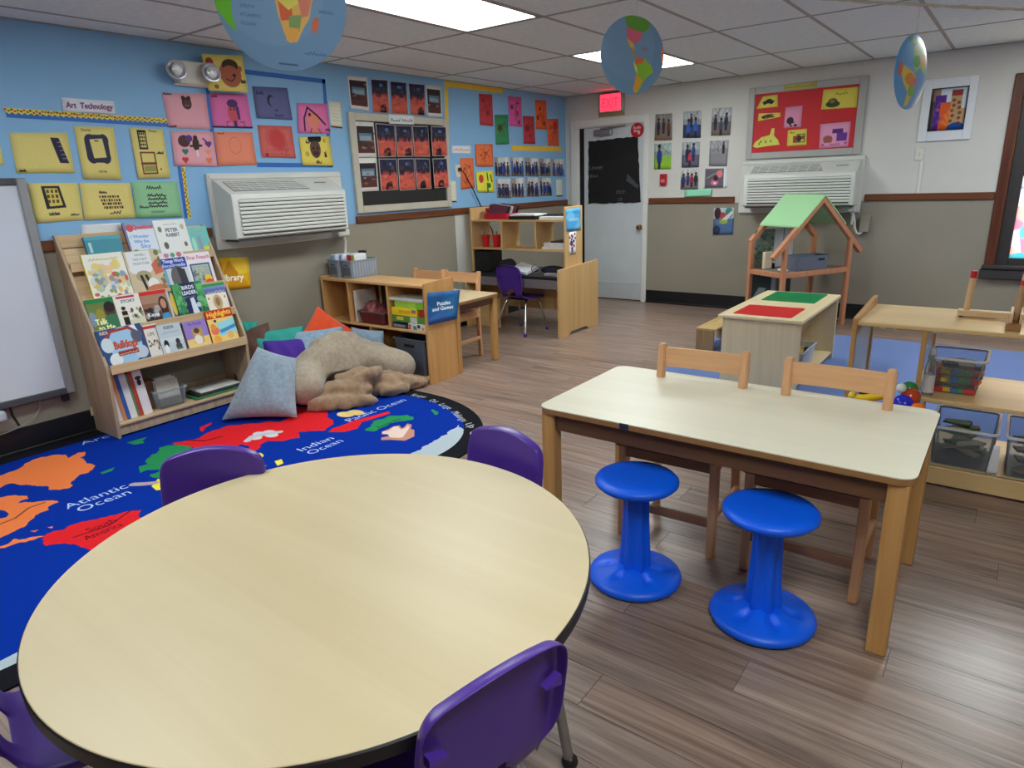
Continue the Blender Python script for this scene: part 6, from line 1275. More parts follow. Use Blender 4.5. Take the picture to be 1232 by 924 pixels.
game('game_box', 'lime green plastic game case above the yellow box', .865, -3.88, .564, 1.165, -3.64, .617, gm('g_lime', (176, 220, 70)), ((.75, .1, .98, .8, gm('g_lime2', (120, 206, 40))),))
game('game_box', 'pale white game tray topmost in the right bay', .815, -3.89, .618, 1.175, -3.63, .64, gm('g_whitetray', (208, 212, 200)))
gb = open_bin('storage_bin', 'dark grey handled bin in the lower right bay of the puzzle shelf', (1.0, -3.78, .049), .33, .23, .28, M('charcoal_bin', (84, 88, 100), .5, .06, 10), taper=.86)
MB().box(-.055, -.1165, .215, .055, -.108, .24, .008, 2).build('handle_slot', m_dark, gb, world=False)

# ------------------------------------------------------------------ cushions and blankets in the reading corner
def pillow(name, label, mat, w, h, th, M4, n=22, pinch=.10, sag=.0):
    mb = MB(); b = mb.b; F = [[], []]
    for s in (0, 1):
        for j in range(n + 1):
            row = []
            for i in range(n + 1):
                u, v = i / n * 2 - 1, j / n * 2 - 1
                x = u * w / 2 * (1 - pinch * (1 - v * v) * abs(u) ** 3 * .6); y = v * h / 2 * (1 - pinch * (1 - u * u) * abs(v) ** 3 * .6)
                z = th / 2 * max(0, (1 - abs(u) ** 3.2)) ** .55 * max(0, (1 - abs(v) ** 3.2)) ** .55 + .003
                z += .006 * math.sin(9 * u + 4 * v) * (1 - u * u) * (1 - v * v)
                row.append(b.verts.new((x, y, (z if s == 0 else -z) + sag * u * u)))
            F[s].append(row)
    for s in (0, 1):
        for j in range(n):
            for i in range(n):
                q = (F[s][j][i], F[s][j][i + 1], F[s][j + 1][i + 1], F[s][j + 1][i]); b.faces.new(q if s == 0 else q[::-1])
    bd = [(0, i) for i in range(n + 1)] + [(j, n) for j in range(1, n + 1)] + [(n, i) for i in range(n - 1, -1, -1)] + [(j, 0) for j in range(n - 1, 0, -1)]
    for a, c in zip(bd, bd[1:] + bd[:1]): b.faces.new((F[0][c[0]][c[1]], F[0][a[0]][a[1]], F[1][a[0]][a[1]], F[1][c[0]][c[1]]))
    o = solo(name, mb, mat, label, 'cushion', 'cushions heaped in the reading corner', 60); o.matrix_world = M4; return o
def pillow4(name, label, mat, BL, BR, TL, TR, th, n=22, pinch=.05):
    """cushion spanned by its four corners"""
    BL, BR, TL, TR = map(Vector, (BL, BR, TL, TR)); c = (BL + BR + TL + TR) / 4; nz = (BR - BL).cross(TL - BL).normalized()
    o = pillow(name, label, mat, 1, 1, th, Matrix.Identity(4), n, pinch)
    for v in o.data.vertices:
        u, w = v.co.x + .5, v.co.y + .5; v.co = BL * (1 - u) * (1 - w) + BR * u * (1 - w) + TL * (1 - u) * w + TR * u * w + nz * v.co.z - c
    o.location = c; return o
def frame(o, ex, ey):            # placement: origin, width direction, height direction
    ex = Vector(ex).normalized(); ey = Vector(ey); ey = (ey - ex * ey.dot(ex)).normalized(); ez = ex.cross(ey); m = Matrix((ex, ey, ez)).transposed().to_4x4(); m.translation = Vector(o); return m
def fur(name, c, bump=.35, sc=110): return M(name, c, .95, .16, 40, bump, sc, sheen=.35)
m_gblue = fur('grey_blue_plush', (138, 154, 168)); m_lblue = fur('light_blue_plush', (140, 168, 192))
pillow4('cushion', 'large grey-blue plush cushion leaning at the foot of the book rack', m_gblue, (.617, -5.258, .03), (1.014, -4.965, .03), (.614, -4.923, .449), (.833, -4.789, .365), .17, pinch=.08)
pillow('cushion', 'bright orange felt cushion at the back of the heap against the puzzle shelf', M('orange_felt', (250, 84, 34), .9, .06, 30, .3, 200, sheen=.3), .42, .40, .10, frame((.30, -4.11, .28), (.40, .62, -.62), (.05, .62, .65)), pinch=.1)
pillow('cushion', 'teal cushion with a purple border under it, behind the grey-blue one', M('teal_cotton', (48, 160, 148), .85, .06, 30, .2, 200), .42, .26, .12, frame((.25, -4.53, .33), (.45, .89, 0), (-.35, .15, .8)))
pillow('cushion', 'deep purple cushion showing as a band below the teal one', M('purple_cotton', (74, 38, 150), .85, .06, 30, .2, 200), .34, .3, .12, frame((.36, -4.53, .245), (.45, .89, -.05), (-.35, .15, .8)))
pillow('cushion', 'dark brown suede cushion wedged beside the book rack', M('brown_suede', (98, 70, 60), .9, .15, 20, .2, 200), .34, .42, .12, frame((.17, -4.70, .29), (.5, .86, .12), (-.3, .2, .85)))
pillow('cushion', 'teal cushion corner peeking over the brown suede one', M('teal_cotton', (48, 160, 148), .85, .06, 30, .2, 200), .22, .14, .06, frame((.09, -4.70, .47), (.3, .9, -.25), (-.2, .25, .9)))
pillow('cushion', 'light blue plush cushion under the orange one', m_lblue, .40, .34, .13, frame((.45, -4.30, .27), (.5, .86, 0), (-.4, .25, .8)))
pillow('cushion', 'light blue plush cushion standing in the lower bay of the puzzle shelf', m_lblue, .36, .30, .11, frame((.56, -3.93, .22), (1, .05, 0), (-.05, .12, 1)))
def blob_mesh(name, shapes, mat, label, cat, vox=.018, noise_amp=.012, nscale=9, seed=0, smooth_it=6):
    mb = MB()
    for s in shapes:
        if s[0] == 's': mb.ball(s[1], s[2], 16, 10)
        else: mb.tube(s[1], s[2], 14); 
    bmesh.ops.recalc_face_normals(mb.b, faces=mb.b.faces)
    me = bpy.data.meshes.new(name); mb.b.to_mesh(me); mb.b.free(); o = bpy.data.objects.new(name, me); COL.objects.link(o)
    rm = o.modifiers.new('r', 'REMESH'); rm.mode = 'VOXEL'; rm.voxel_size = vox
    sm = o.modifiers.new('s', 'SMOOTH'); sm.iterations = smooth_it; sm.factor = .5
    dg = bpy.context.evaluated_depsgraph_get(); ev = o.evaluated_get(dg); m2 = bpy.data.meshes.new_from_object(ev); o.modifiers.clear(); o.data = m2; m2.name = name
    from mathutils import noise
    nr = [v.normal.copy() for v in m2.vertices]
    for v, n in zip(m2.vertices, nr): v.co += n * noise_amp * noise.noise(v.co * nscale + Vector((seed, 3, 1)))
    for v in m2.vertices: v.co.z = max(v.co.z, .009)
    for p in m2.polygons: p.use_smooth = True
    m2.materials.clear(); m2.materials.append(mat)
    return tag(o, label, cat)
m_bear = fur('taupe_plush', (164, 148, 128), .4, 90)
# arms-and-back reading cushion: back from left to right, two stuffed arms reaching forward
bl, br = Vector((.66, -4.60, 0)), Vector((.79, -4.07, 0)); up = Vector((-.10, .04, .30)); sh = []
for k in range(7):
    u = k / 6; b0 = bl.lerp(br, u); arch = math.sin(math.pi * (.16 + .68 * u))
    sh.append(('t', [b0 + Vector((.0, 0, .13)), b0 + up * .55 * arch + Vector((0, 0, .12)), b0 + up * arch + Vector((-.02, 0, .10 * arch))], [.13, .14, .105]))
sh += [('t', [Vector((.64, -4.58, .17)), Vector((.76, -4.68, .17)), Vector((.88, -4.77, .165))], [.135, .125, .118]), ('s', (.872, -4.765, .165), (.12, .128, .128)),
       ('t', [Vector((.78, -4.08, .19)), Vector((.93, -4.09, .18)), Vector((1.06, -4.07, .165))], [.14, .135, .118]), ('s', (1.07, -4.068, .163), (.115, .115, .115))]
blob_mesh('reading_pillow', sh, m_bear, 'big taupe plush reading pillow with two stuffed arms', 'cushion', .016, .014, 7, 2, 8)
m_blan = fur('brown_fleece', (150, 120, 90), .3, 130)
sh = []
def roll(pts, r): sh.append(('t', [Vector(p) for p in pts], r))
roll([(.92, -4.80, .05), (1.03, -4.72, .055), (1.12, -4.62, .05), (1.17, -4.52, .05)], [.05, .055, .05, .04])
roll([(.90, -4.70, .10), (1.0, -4.62, .13), (1.08, -4.5, .12), (1.13, -4.42, .08)], [.05, .06, .055, .045])
roll([(.93, -4.55, .15), (1.03, -4.45, .19), (1.1, -4.34, .17)], [.05, .06, .05]); roll([(1.08, -4.52, .17), (1.12, -4.40, .20), (1.1, -4.30, .2)], [.035, .05, .045])
roll([(.95, -4.45, .07), (1.05, -4.35, .08), (1.12, -4.22, .08), (1.16, -4.08, .06), (1.22, -3.95, .035)], [.07, .08, .075, .06, .03])
roll([(.95, -4.25, .09), (1.08, -4.2, .1), (1.18, -4.12, .07), (1.2, -4.0, .05)], [.06, .07, .055, .035])
roll([(1.10, -4.62, .04), (1.2, -4.5, .035), (1.19, -4.45, .04)], [.035, .04, .03]); roll([(.8, -4.6, .06), (.9, -4.4, .07), (.95, -4.2, .06)], [.06, .07, .06])
roll([(1.05, -4.63, .10), (1.14, -4.52, .12), (1.17, -4.45, .11)], [.028, .03, .024]); roll([(1.13, -4.34, .06), (1.2, -4.25, .05), (1.21, -4.15, .045)], [.045, .045, .035])
blob_mesh('blanket', sh, m_blan, 'brown fleece blanket crumpled in front of the reading pillow', 'blanket', .014, .02, 16, 5, 2)

# ------------------------------------------------------------------ writing desk with its hutch
m_dsk = WOOD('maple_desk_upright', (220, 184, 130), (200, 160, 104), 2, .4, 16); m_dskx = WOOD('maple_desk_board', (222, 186, 134), (200, 162, 108), 0, .4, 16)
dk = thing('writing_desk', 'maple writing desk with an open hutch in the far corner', 'desk', (.66, -1.8, 0))
mb = MB(); mb.prism([(-2.155, 0), (-1.99, 0), (-1.955, .035), (-1.66, .035), (-1.62, 0), (-1.425, 0), (-1.425, .668), (-1.44, .672), (-2.14, .652), (-2.155, .645)], 'x', 1.236, 1.26); mb.build('side_panel', m_dsk, dk)
MB().box(.08, -2.14, 0, .10, -1.43, .55, .003).build('side_panel', m_dsk, dk)
MB().box(.10, -2.12, .545, 1.236, -1.43, .572, .003).build('desktop', M('black_desktop', (30, 30, 40), .3, .1), dk)
MB().box(.10, -2.125, .46, 1.236, -2.105, .545, .002).build('front_rail', M('grey_shaded_laminate', (120, 112, 116), .4, .05), dk)
MB().box(.10, -1.82, .2, 1.236, -1.80, .545).build('modesty_panel', m_dskx, dk); MB().box(.10, -2.0, 0, .42, -1.985, .3).build('modesty_panel', m_dskx, dk)
MB().box(1.214, -2.0, .572, 1.2355, -1.69, 1.214, .003).build('hutch_side', m_dsk, dk); MB().box(.075, -2.0, .572, .098, -1.69, 1.214, .003).build('hutch_side', m_dsk, dk)
for z in (1.078, .80): MB().box(.098, -2.0, z, 1.214, -1.69, z + .018, .002).build('hutch_shelf', m_dskx, dk)
for x in (.475, .89): MB().box(x - .009, -1.995, .818, x + .009, -1.69, 1.078).build('hutch_divider', m_dsk, dk)
a = Art(64, 56, (80, 170, 226), 91).ell(.3, .35, .3, .2, (120, 196, 240)).rect(.2, .42, .85, .56, (170, 214, 240), .8).poly([(.4, 1), (1, .4), (1, 1)], (120, 190, 236)).ell(.7, .15, .25, .1, (60, 150, 216)).blur(2)
sheet('cloud_card', 'glossy sky blue card on the outer side of the hutch', 'card', ('X', 1.236), [(-1.99, 1.19), (-1.735, 1.195), (-1.73, .985), (-1.985, .99)], a, curl=.002)
a = Art(24, 56, (236, 230, 236), 92); 
for k in range(26): a.ell(.5 + .18 * a.rs.randn(), .5 + .26 * a.rs.randn(), .1, .05, [(40, 30, 50), (90, 60, 80), (150, 60, 80), (60, 60, 110)][k % 4])
sheet('photo_card', 'narrow white-bordered photo card below the sky blue card', 'card', ('X', 1.236), [(-1.94, .978), (-1.81, .978), (-1.82, .772), (-1.945, .776)], a, curl=.001)
m_redp = M('bright_red_pot', (206, 34, 34), .35, .06)
for k, (x, lb) in enumerate(((.20, 'red pot of pencils on the lower hutch shelf, at the far left'), (.34, 'red pot with green pens on the lower hutch shelf, beside the divider'))):
    t = thing('pencil_pot', lb, 'pot', (x, -1.90, .8185), 0, 'red pots on the hutch'); MB().lathe([(0, 0), (.034, 0), (.049, .115), (.052, .115), (.052, .122), (.045, .122), (.032, .006), (0, .006)], (0, 0, 0), 24).build('pot', m_redp, t, world=False, smooth=40)
    for i in range(6):
        aa = i * 1.05; c = ((214, 170, 110), (60, 120, 60), (200, 180, 150), (60, 50, 50), (220, 200, 160), (90, 150, 80))[(i + 1 if k else i) % 6]
        MB().tube([(.015 * math.cos(aa), .015 * math.sin(aa), .01), (.042 * math.cos(aa), .042 * math.sin(aa), .15 + .012 * (i % 3) - (.02 if k else 0))], .005, 6).build('pencil', M('pencil_%d_%d_%d' % c, c, .5), t, world=False)
t = thing('pencil_pot', 'red pot on top of the hutch, behind the tilted folder', 'pot', (.20, -1.80, 1.0965), 0, 'red pots on the hutch'); MB().lathe([(0, 0), (.04, 0), (.055, .10), (.058, .106), (.05, .106), (.038, .006), (0, .006)], (0, 0, 0), 24).build('pot', m_redp, t, world=False, smooth=40)
tr = thing('paper_tray', 'red tray with tilted dark folders on top of the hutch', 'tray', (.39, -1.87, 1.0965)); MB().box(.25, -1.97, 1.0965, .53, -1.75, 1.101).box(.25, -1.97, 1.101, .53, -1.963, 1.155).box(.25, -1.757, 1.101, .53, -1.75, 1.155).box(.25, -1.963, 1.101, .257, -1.757, 1.155).box(.523, -1.963, 1.101, .53, -1.757, 1.155).build('tray', M('crimson_tray', (196, 26, 56), .4, .06), tr)
for k in range(5):
    c = [(96, 40, 60), (60, 36, 50), (206, 200, 196), (110, 50, 60), (44, 34, 44)][k]
    o = solo('tilted_folder', MB().box(-.11, -.004, 0, .11, .004, .14), M('folder_%d' % k, c, .5, .2, 30), ('plum', 'dark plum', 'white', 'wine red', 'nearly black')[k] + ' folder standing tilted in the red tray', 'folder', 'folders in the red tray'); o.location = (.37 + .004 * k, -1.955 + .045 * k, 1.104); o.rotation_euler = (R(-24), R(8), 0)
bt = thing('letter_tray', 'flat black tray of white papers on top of the hutch', 'tray', (.71, -1.86, 1.0965)); MB().box(.56, -1.98, 1.0965, .89, -1.75, 1.13, .004).build('tray', m_blackplastic, bt)
solo('paper_stack', MB().box(.57, -1.97, 1.1305, .87, -1.76, 1.148, .002), M('white_paper', (232, 234, 236), .7, .03), 'white papers lying in the flat black tray', 'papers'); solo('paper_stack', MB().box(.93, -1.985, 1.0965, 1.21, -1.75, 1.125, .002), M('white_paper', (232, 234, 236), .7, .03), 'white papers lying at the right end of the hutch top', 'papers'); solo('clipboard', MB().box(.92, -1.90, 1.1255, 1.2, -1.73, 1.14, .003), m_blackplastic, 'black clipboard on the white papers at the right end of the hutch top', 'clipboard')
for k, (z, h, c, w) in enumerate(((.8185, .022, (226, 226, 222), .26), (.841, .04, (216, 218, 220), .24), (.8815, .014, (60, 44, 48), .16))): solo('stacked_book', MB().box(1.2 - w, -1.96, z, 1.215, -1.74, z + h, .002), M('stackbook_%d' % k, c, .5), ('thin white book under the thick one', 'thick white book in the middle of the pile', 'small dark book on top of the pile')[k] + ' in the right bay of the hutch', 'book', 'books lying in the hutch')
sp = thing('black_box_file', 'black box at the left end of the desk, under the hutch', 'box', (.19, -1.9, .5725)); MB().box(.105, -1.99, .5725, .29, -1.75, .78, .006).build('box_body', M('matte_black_box', (14, 14, 18), .5, .2), sp)
lump('hat', 'black cloth cap lying on the desk behind the purple chair', 'cap', (.52, -1.95, .64), (.10, .08, .07), M('black_cloth', (16, 16, 20), .9, .2), 3, .3)
bi = thing('ring_binder', 'open white ring binder with a black cover lying tilted on the desk', 'binder', (.72, -1.97, .5725)); mb = MB().box(-.14, -.10, 0, .14, .10, .006).box(-.14, -.10, .03, -.134, .1, .004); o = mb.build('binder_cover', m_blackplastic, bi, world=False); MB().box(-.125, -.09, .006, .135, .09, .036, .003).build('page_block', M('white_paper', (232, 234, 236), .7, .03), bi, world=False); bi.rotation_euler = (R(14), R(6), R(-12)); bi.location.z = .603
solo('dark_bag', MB().ball((1.05, -1.93, .615), (.14, .08, .045), 18, 10), M('navy_black_fabric', (22, 24, 44), .9, .2), 'dark navy pouch lying at the right end of the desk', 'pouch', None, 60)
solo('cord_loop', MB().tube([(.90 + .05 * math.cos(t), -2.02, .63 + .035 * math.sin(t)) for t in [2 * math.pi * k / 16 for k in range(17)]], .004, 6), M('grey_wire', (120, 120, 126), .4), 'thin loop of grey wire standing on the desk', 'wire')
solo('book_pile', MB().box(1.02, -2.06, .5725, 1.2, -1.9, .60, .003), M('grey_cover', (150, 148, 150), .5), 'grey flat book at the right end of the desk, under the pouch', 'book')

# ------------------------------------------------------------------ block table with two base plates
m_mapl = WOOD('pale_maple_panel', (224, 208, 176), (206, 188, 154), 2, .4, 18); m_mapx = WOOD('pale_maple_top', (230, 214, 176), (216, 196, 152), 1, .35, 16)
LX0, LX1, LY0, LY1, LH = 3.028, 3.592, -2.875, -1.725, .517
lt = thing('block_table', 'pale maple block table with a red and a green base plate', 'table', ((LX0 + LX1) / 2, (LY0 + LY1) / 2, .009))
MB().box(LX0, LY0, LH - .024, LX1, LY1, LH, .006, 2).build('tabletop', m_mapx, lt)
for y in (LY0 + .02, LY1 - .038): MB().box(LX0 + .03, y, .009, LX1 - .012, y + .018, LH - .024, .002).build('end_panel', m_mapl, lt)
MB().box(LX0 + .06, LY0 + .04, .05, LX1 - .02, LY1 - .04, .066, .002).build('shelf', m_mapx, lt); MB().box(LX0 + .06, LY0 + .038, .009, LX0 + .076, LY1 - .038, .32).build('rear_board', m_mapl, lt)
def base_plate(label, c, cols, x0, y0, x1, y1, n, m_):
    t = thing('base_plate', label, 'base plate', ((x0 + x1) / 2, (y0 + y1) / 2, LH), 0, 'studded base plates on the block table'); MB().prism(rrect(x0, y0, x1, y1, .008, 3), 'z', LH, LH + .004).build('plate', c, t)
    mb = MB(); r = (x1 - x0) / n * .31
    for i in range(n):
        for j in range(m_):
            cx, cy = x0 + (i + .5) * (x1 - x0) / n, y0 + (j + .5) * (y1 - y0) / m_; A = mb.ring([(cx + r * math.cos(k * math.pi / 3), cy + r * math.sin(k * math.pi / 3), LH + .004) for k in range(6)]); B = mb.ring([(v.co.x, v.co.y, LH + .0068) for v in A]); mb.bridge(A, B); mb.b.faces.new(B)
    mb.build('studs', c, t)['kind'] = 'stuff'
base_plate('red studded base plate at the near end of the block table', M('red_brick_plastic', (214, 40, 46), .38, .04), 0, 3.11, -2.80, 3.50, -2.44, 24, 22)
base_plate('green studded base plate at the far end of the block table', M('green_brick_plastic', (22, 140, 84), .38, .04), 0, 3.12, -2.20, 3.505, -1.775, 24, 26)
cb = open_bin('storage_bin', 'clear bin of yellow and red bricks on the low shelf of the block table', (3.44, -2.36, .067), .2, .36, .16, CLEAR('milky_clear_plastic', (226, 230, 238), .22, .25))
solo('bin_label', MB().box(3.352, -2.5425, .10, 3.42, -2.5395, .16).box(3.36, -2.544, .115, 3.41, -2.542, .15), M('dark_label', (70, 60, 66), .5, .3, 30), 'small dark picture label on the front of the clear brick bin', 'label')
def toy_brick(label, x, y, z, sx, sy, c, rz=0, tilt=0, group=None, studs=True, h=.02):
    t = thing('toy_brick', label, 'toy brick', (x, y, z), rz, group); m = M('brick_%d_%d_%d' % c, c, .35, .04); MB().box(-sx / 2, -sy / 2, 0, sx / 2, sy / 2, h, .001).build('brick_body', m, t, world=False)
    for i in range(2): MB().lathe([(.006, 0), (.006, .004), (0, .004)], ((-.5 + i) * sx * .5, 0, h), 8).build('stud', m, t, world=False)
    t.rotation_euler = (tilt, tilt * .6, rz); return t
rs = random.Random(12); cnm = {(240, 196, 30): 'yellow', (230, 120, 40): 'orange', (206, 40, 40): 'red', (30, 40, 60): 'dark'}
for k in range(14):
    c = list(cnm)[(0, 0, 1, 2, 0, 3)[k % 6]]; toy_brick('%s toy brick in the clear bin of the block table' % cnm[c], 3.40 + .03 * (k % 4), -2.50 + .024 * k, .12 + .024 * rs.random() + .02 * (k % 3), .05, .03, c, rs.uniform(0, 3), rs.uniform(-.5, .5), '%s bricks in the clear bin' % cnm[c])
# small bench
bn = thing('bench', 'small wooden bench beside the block table', 'bench', (2.62, -1.73, .009))
MB().box(2.535, -1.99, .185, 2.706, -1.46, .205, .003).build('bench_top', WOOD('worn_bench_top', (206, 178, 120), (176, 142, 86), 1, .4, 20), bn)
m_bnl = WOOD('worn_bench_side', (178, 146, 104), (140, 108, 74), 2, .5, 24)
MB().box(2.535, -1.988, .014, 2.69, -1.968, .185, .003).build('end_panel', m_bnl, bn); MB().box(2.535, -1.48, .009, 2.69, -1.462, .185, .003).build('end_panel', m_bnl, bn); MB().box(2.535, -1.968, .13, 2.55, -1.48, .185).build('side_board', m_bnl, bn)

# ------------------------------------------------------------------ open doll house
m_dh = WOOD('orange_stained_timber', (208, 146, 110), (188, 124, 88), 2, .42, 30); m_mint = M('mint_roof_paint', (164, 216, 160), .5, .03, 5)
FL, FR = Vector((2.96, -1.02)), Vector((3.366, -.346)); u_ = (FR - FL).normalized(); v_ = Vector((-u_.y, u_.x)); GW, GD = (FR - FL).length, .434
dh = thing('doll_house', 'open timber doll house with a mint green roof in front of the back wall', 'doll house', (*((FL + FR) / 2 + v_ * GD / 2), .0), math.atan2(u_.y, u_.x))
hw, hd, b_ = GW / 2, GD / 2, .021; EV, AP, SH = .84, 1.232, .562
def ap_at(x): return AP - (AP - .70) * abs(x) / .566
for sx in (-1, 1):
    for sy in (-1, 1):
        MB().box(sx * hw - b_, sy * hd - b_, .0, sx * hw + b_, sy * hd + b_, ap_at(hw) - .02, .004).build('post', m_dh, dh, world=False)
        xe = .548 if sy < 0 else hw + .03
        mb = MB(); z0, z1 = AP, ap_at(xe); n_ = Vector((AP - z1, 0, xe)).normalized() * .042; P = [(0, z0), (sx * xe, z1), (sx * (xe - n_.x), z1 - n_.z), (0, z0 - .058)]; mb.prism(P, 'y', sy * hd - b_ * 1.05, sy * hd + b_ * 1.05); mb.build('rafter', m_dh, dh, world=False)
    mb = MB(); P = [(sx * .0, AP + .012), (sx * .285, ap_at(.285) + .012), (sx * .285, ap_at(.285)), (0, AP)]; mb.prism(P, 'y', -hd - .03, hd + .03); mb.build('roof_panel', m_mint, dh, world=False)
    MB().box(sx * hw - .018, -hd + b_, SH - .046, sx * hw + .018, hd - b_, SH, .003).build('side_beam', m_dh, dh, world=False)
for sy in (-1, 1): MB().box(-hw + b_, sy * hd - .018, SH - .046, hw - b_, sy * hd + .018, SH, .003).build('cross_beam', m_dh, dh, world=False)
MB().box(-hw + b_, -hd + .018, SH - .012, hw - b_, hd - .018, SH - .002).build('floor_board', M('grey_floor_card', (120, 112, 108), .6), dh, world=False); MB().box(-hw + b_, -hd + .018, .03, hw - b_, hd - .018, .045).build('floor_board', M('dark_floor_card', (70, 72, 70), .6), dh, world=False)
a = Art(128, 120, (122, 140, 126), 101)
for k in range(60): x, y = .5 * a.rs.rand(), a.rs.rand(); a.ell(x, y, .03, .05, [(84, 112, 96), (150, 164, 146), (70, 92, 84)][k % 3], .8, a.rs.rand() * 3)
a.rect(.5, 0, .985, 1, (206, 210, 216))
for k in range(24): a.line([(.5, k / 24), (1, k / 24)], (190, 196, 204), .01)
a.rect(.72, 0, .74, 1, (110, 110, 112))
def wall_card(nm, x0, x1, z0, z1, y, art):
    mb = MB(); uvl = mb.b.loops.layers.uv.new('uv'); mb.box(x0, y, z0, x1, y + .004, z1)
    for f in mb.b.faces:
        for lp in f.loops: lp[uvl].uv = ((lp.vert.co.x - x0) / (x1 - x0), (lp.vert.co.z - z0) / (z1 - z0))
    mb.build(nm, PRINT(nm + '_print', art), dh, world=False)
wall_card('papered_back_wall', -hw + b_, .13, SH, .93, hd - .004, a)
a = Art(128, 120, (66, 84, 72), 102).poly([(.06, .5), (.2, .3), (.38, .34), (.3, .5), (.12, .75)], (190, 200, 196)).rect(.5, 0, .62, 1, (190, 194, 196)).rect(.62, 0, .74, 1, (120, 124, 122)).rect(.74, 0, .86, 1, (196, 198, 200)).rect(.86, 0, 1, 1, (80, 88, 84))
wall_card('papered_lower_wall', -hw + b_, .13, .045, SH - .05, hd - .004, a)
dm = dh.matrix_basis.copy(); rzd = dh.rotation_euler.z
def dpos(x, y, z): p = Matrix.Rotation(rzd, 4, 'Z') @ Vector((x, y, 0)); return (dh.location.x + p.x, dh.location.y + p.y, z)
gbx = open_bin('fabric_bin', 'grey fabric bin with a handle slot on the upper floor of the doll house', dpos(-.02, -.10, SH + .001), .36, .2, .13, M('grey_felt', (104, 112, 128), .9, .08, 60, .3, 200), rz=rzd - .12, taper=.96, rim=.001)
MB().box(.06, -.103, .085, .13, -.098, .105, .006).build('handle_slot', m_dark, gbx, world=False)
o = solo('cream_block', MB().box(-.045, -.02, 0, .045, .02, .16, .004), M('cream_card', (222, 208, 180), .6, .04), 'tall cream box standing at the left of the doll house upper floor', 'box'); o.location = dpos(-.27, .13, SH + .001); o.rotation_euler.z = rzd
o = solo('black_block', MB().box(-.008, -.02, 0, .008, .02, .05, .002), m_blackplastic, 'small black piece beside the tall cream box', 'toy'); o.location = dpos(-.205, .12, SH + .10 - .10 + .001); o.rotation_euler.z = rzd
lump('toy_animal', 'small white toy lying on the left edge of the doll house floor', 'toy', dpos(-.31, -.12, SH + .016), (.05, .022, .016), M('white_plastic_toy', (226, 226, 224), .4), 7, .3)

# ------------------------------------------------------------------ open toy shelf at the right edge
m_bir = WOOD('window_lit_birch_board', (236, 206, 152), (220, 186, 130), 0, .3, 14); m_biry = WOOD('birch_shelf_edge', (206, 162, 104), (178, 132, 76), 2, .38, 24)  # board colour raised to carry the window light on the shelf
TX0, TX1, TY0, TY1 = 4.058, 5.36, -3.925, -3.40
ts = thing('toy_shelf', 'birch toy shelf with clear sides and open back at the right edge', 'shelf', ((TX0 + TX1) / 2, (TY0 + TY1) / 2, .0))
m_acr = CLEAR('acrylic_panel', (220, 224, 232), .10, .12)
MB().box(TX0 + .02, TY0, .737, TX1, TY1, .757, .004).build('top_board', m_bir, ts)
mb = MB().prism([(TY0 - .006, .70), (TY1 + .01, .70), (TY1 + .01, .80), (TY1 - .01, .80), (TY0, .772), (TY0 - .006, .765)], 'x', TX0, TX0 + .02); mb.build('end_board', m_biry, ts)
MB().box(TX0, TY0 - .004, .009, TX0 + .02, TY0 + .03, .70, .002).build('front_stile', m_biry, ts); MB().box(TX0, TY1 - .03, .009, TX0 + .02, TY1 + .006, .70, .002).build('rear_stile', m_biry, ts)
MB().box(TX0 + .006, TY0 + .03, .03, TX0 + .012, TY1 - .03, .72).build('clear_side', m_acr, ts)
MB().box(TX1, TY0 - .004, .009, TX1 + .02, TY1 + .006, .775, .003).build('end_board', m_biry, ts)
MB().box(4.348, TY0 + .002, .10, 4.368, TY0 + .026, .737, .002).build('divider_edge', m_biry, ts); MB().box(4.348, TY1 - .026, .10, 4.368, TY1, .737, .002).build('divider_edge', m_biry, ts)
MB().box(4.354, TY0 + .026, .10, 4.361, TY1 - .026, .737).build('clear_divider', m_acr, ts)
MB().box(4.368, TY0, .405, TX1, TY1, .424, .003).build('middle_board', m_bir, ts)
MB().box(TX0, TY0 + .005, .085, TX1, TY1, .10, .003).build('bottom_board', m_bir, ts); MB().box(TX0, TY0, .012, TX1, TY0 + .02, .10, .003).build('front_rail', m_bir, ts)
mb = MB(); rs = random.Random(2)
for k in range(6): x = 4.12 + .11 * k + .06 * rs.random(); mb.box(x, TY0 + .002, .733, x + .008 + .012 * rs.random(), TY0 + .006, .738)
mb.build('torn_label_residue', M('torn_white_paper', (190, 196, 214), .8), ts)['kind'] = 'stuff'
for x in (4.03, 4.06): pass
for k, x in enumerate((4.10, 5.3)): MB().lathe([(0, .0), (.02, .0), (.02, .02), (.012, .05), (.012, .085)], (x, TY0 + .06, .009 if False else .0), 12).build('foot', m_blackplastic, ts)
# peg stands on top
m_pale = WOOD('bare_pine', (226, 196, 156), (206, 172, 130), 2, .5, 30); m_palex = WOOD('bare_pine_along', (230, 204, 166), (210, 180, 138), 0, .5, 30); m_redt = M('red_painted_tip', (198, 30, 40), .4, .05)
pg = thing('peg_stand', 'wooden stand with an upright red-tipped post on the toy shelf top', 'peg stand', (4.56, -3.58, .758))
MB().box(4.452, -3.625, .764, 4.76, -3.575, .792, .003).build('base_bar', m_palex, pg); MB().box(4.46, -3.62, .758, 4.475, -3.58, .764).build('rubber_foot', m_blackplastic, pg)
p0, p1 = Vector((4.486, -3.60, .792)), Vector((4.494, -3.60, .976)); MB().tube([p0, p0.lerp(p1, .82)], .0135, 12).build('post', m_pale, pg, smooth=60); MB().tube([p0.lerp(p1, .82), p1], .0138, 12).build('painted_tip', m_redt, pg, smooth=60)
p2 = thing('peg_stand', 'wooden stand with a red-banded post at the right end of the toy shelf top', 'peg stand', (4.69, -3.76, .758))
MB().box(4.645, -3.87, .758, 4.70, -3.70, .79, .003).build('base_block', WOOD('brown_pine_block', (176, 130, 84), (150, 104, 62), 1, .5, 24), p2)
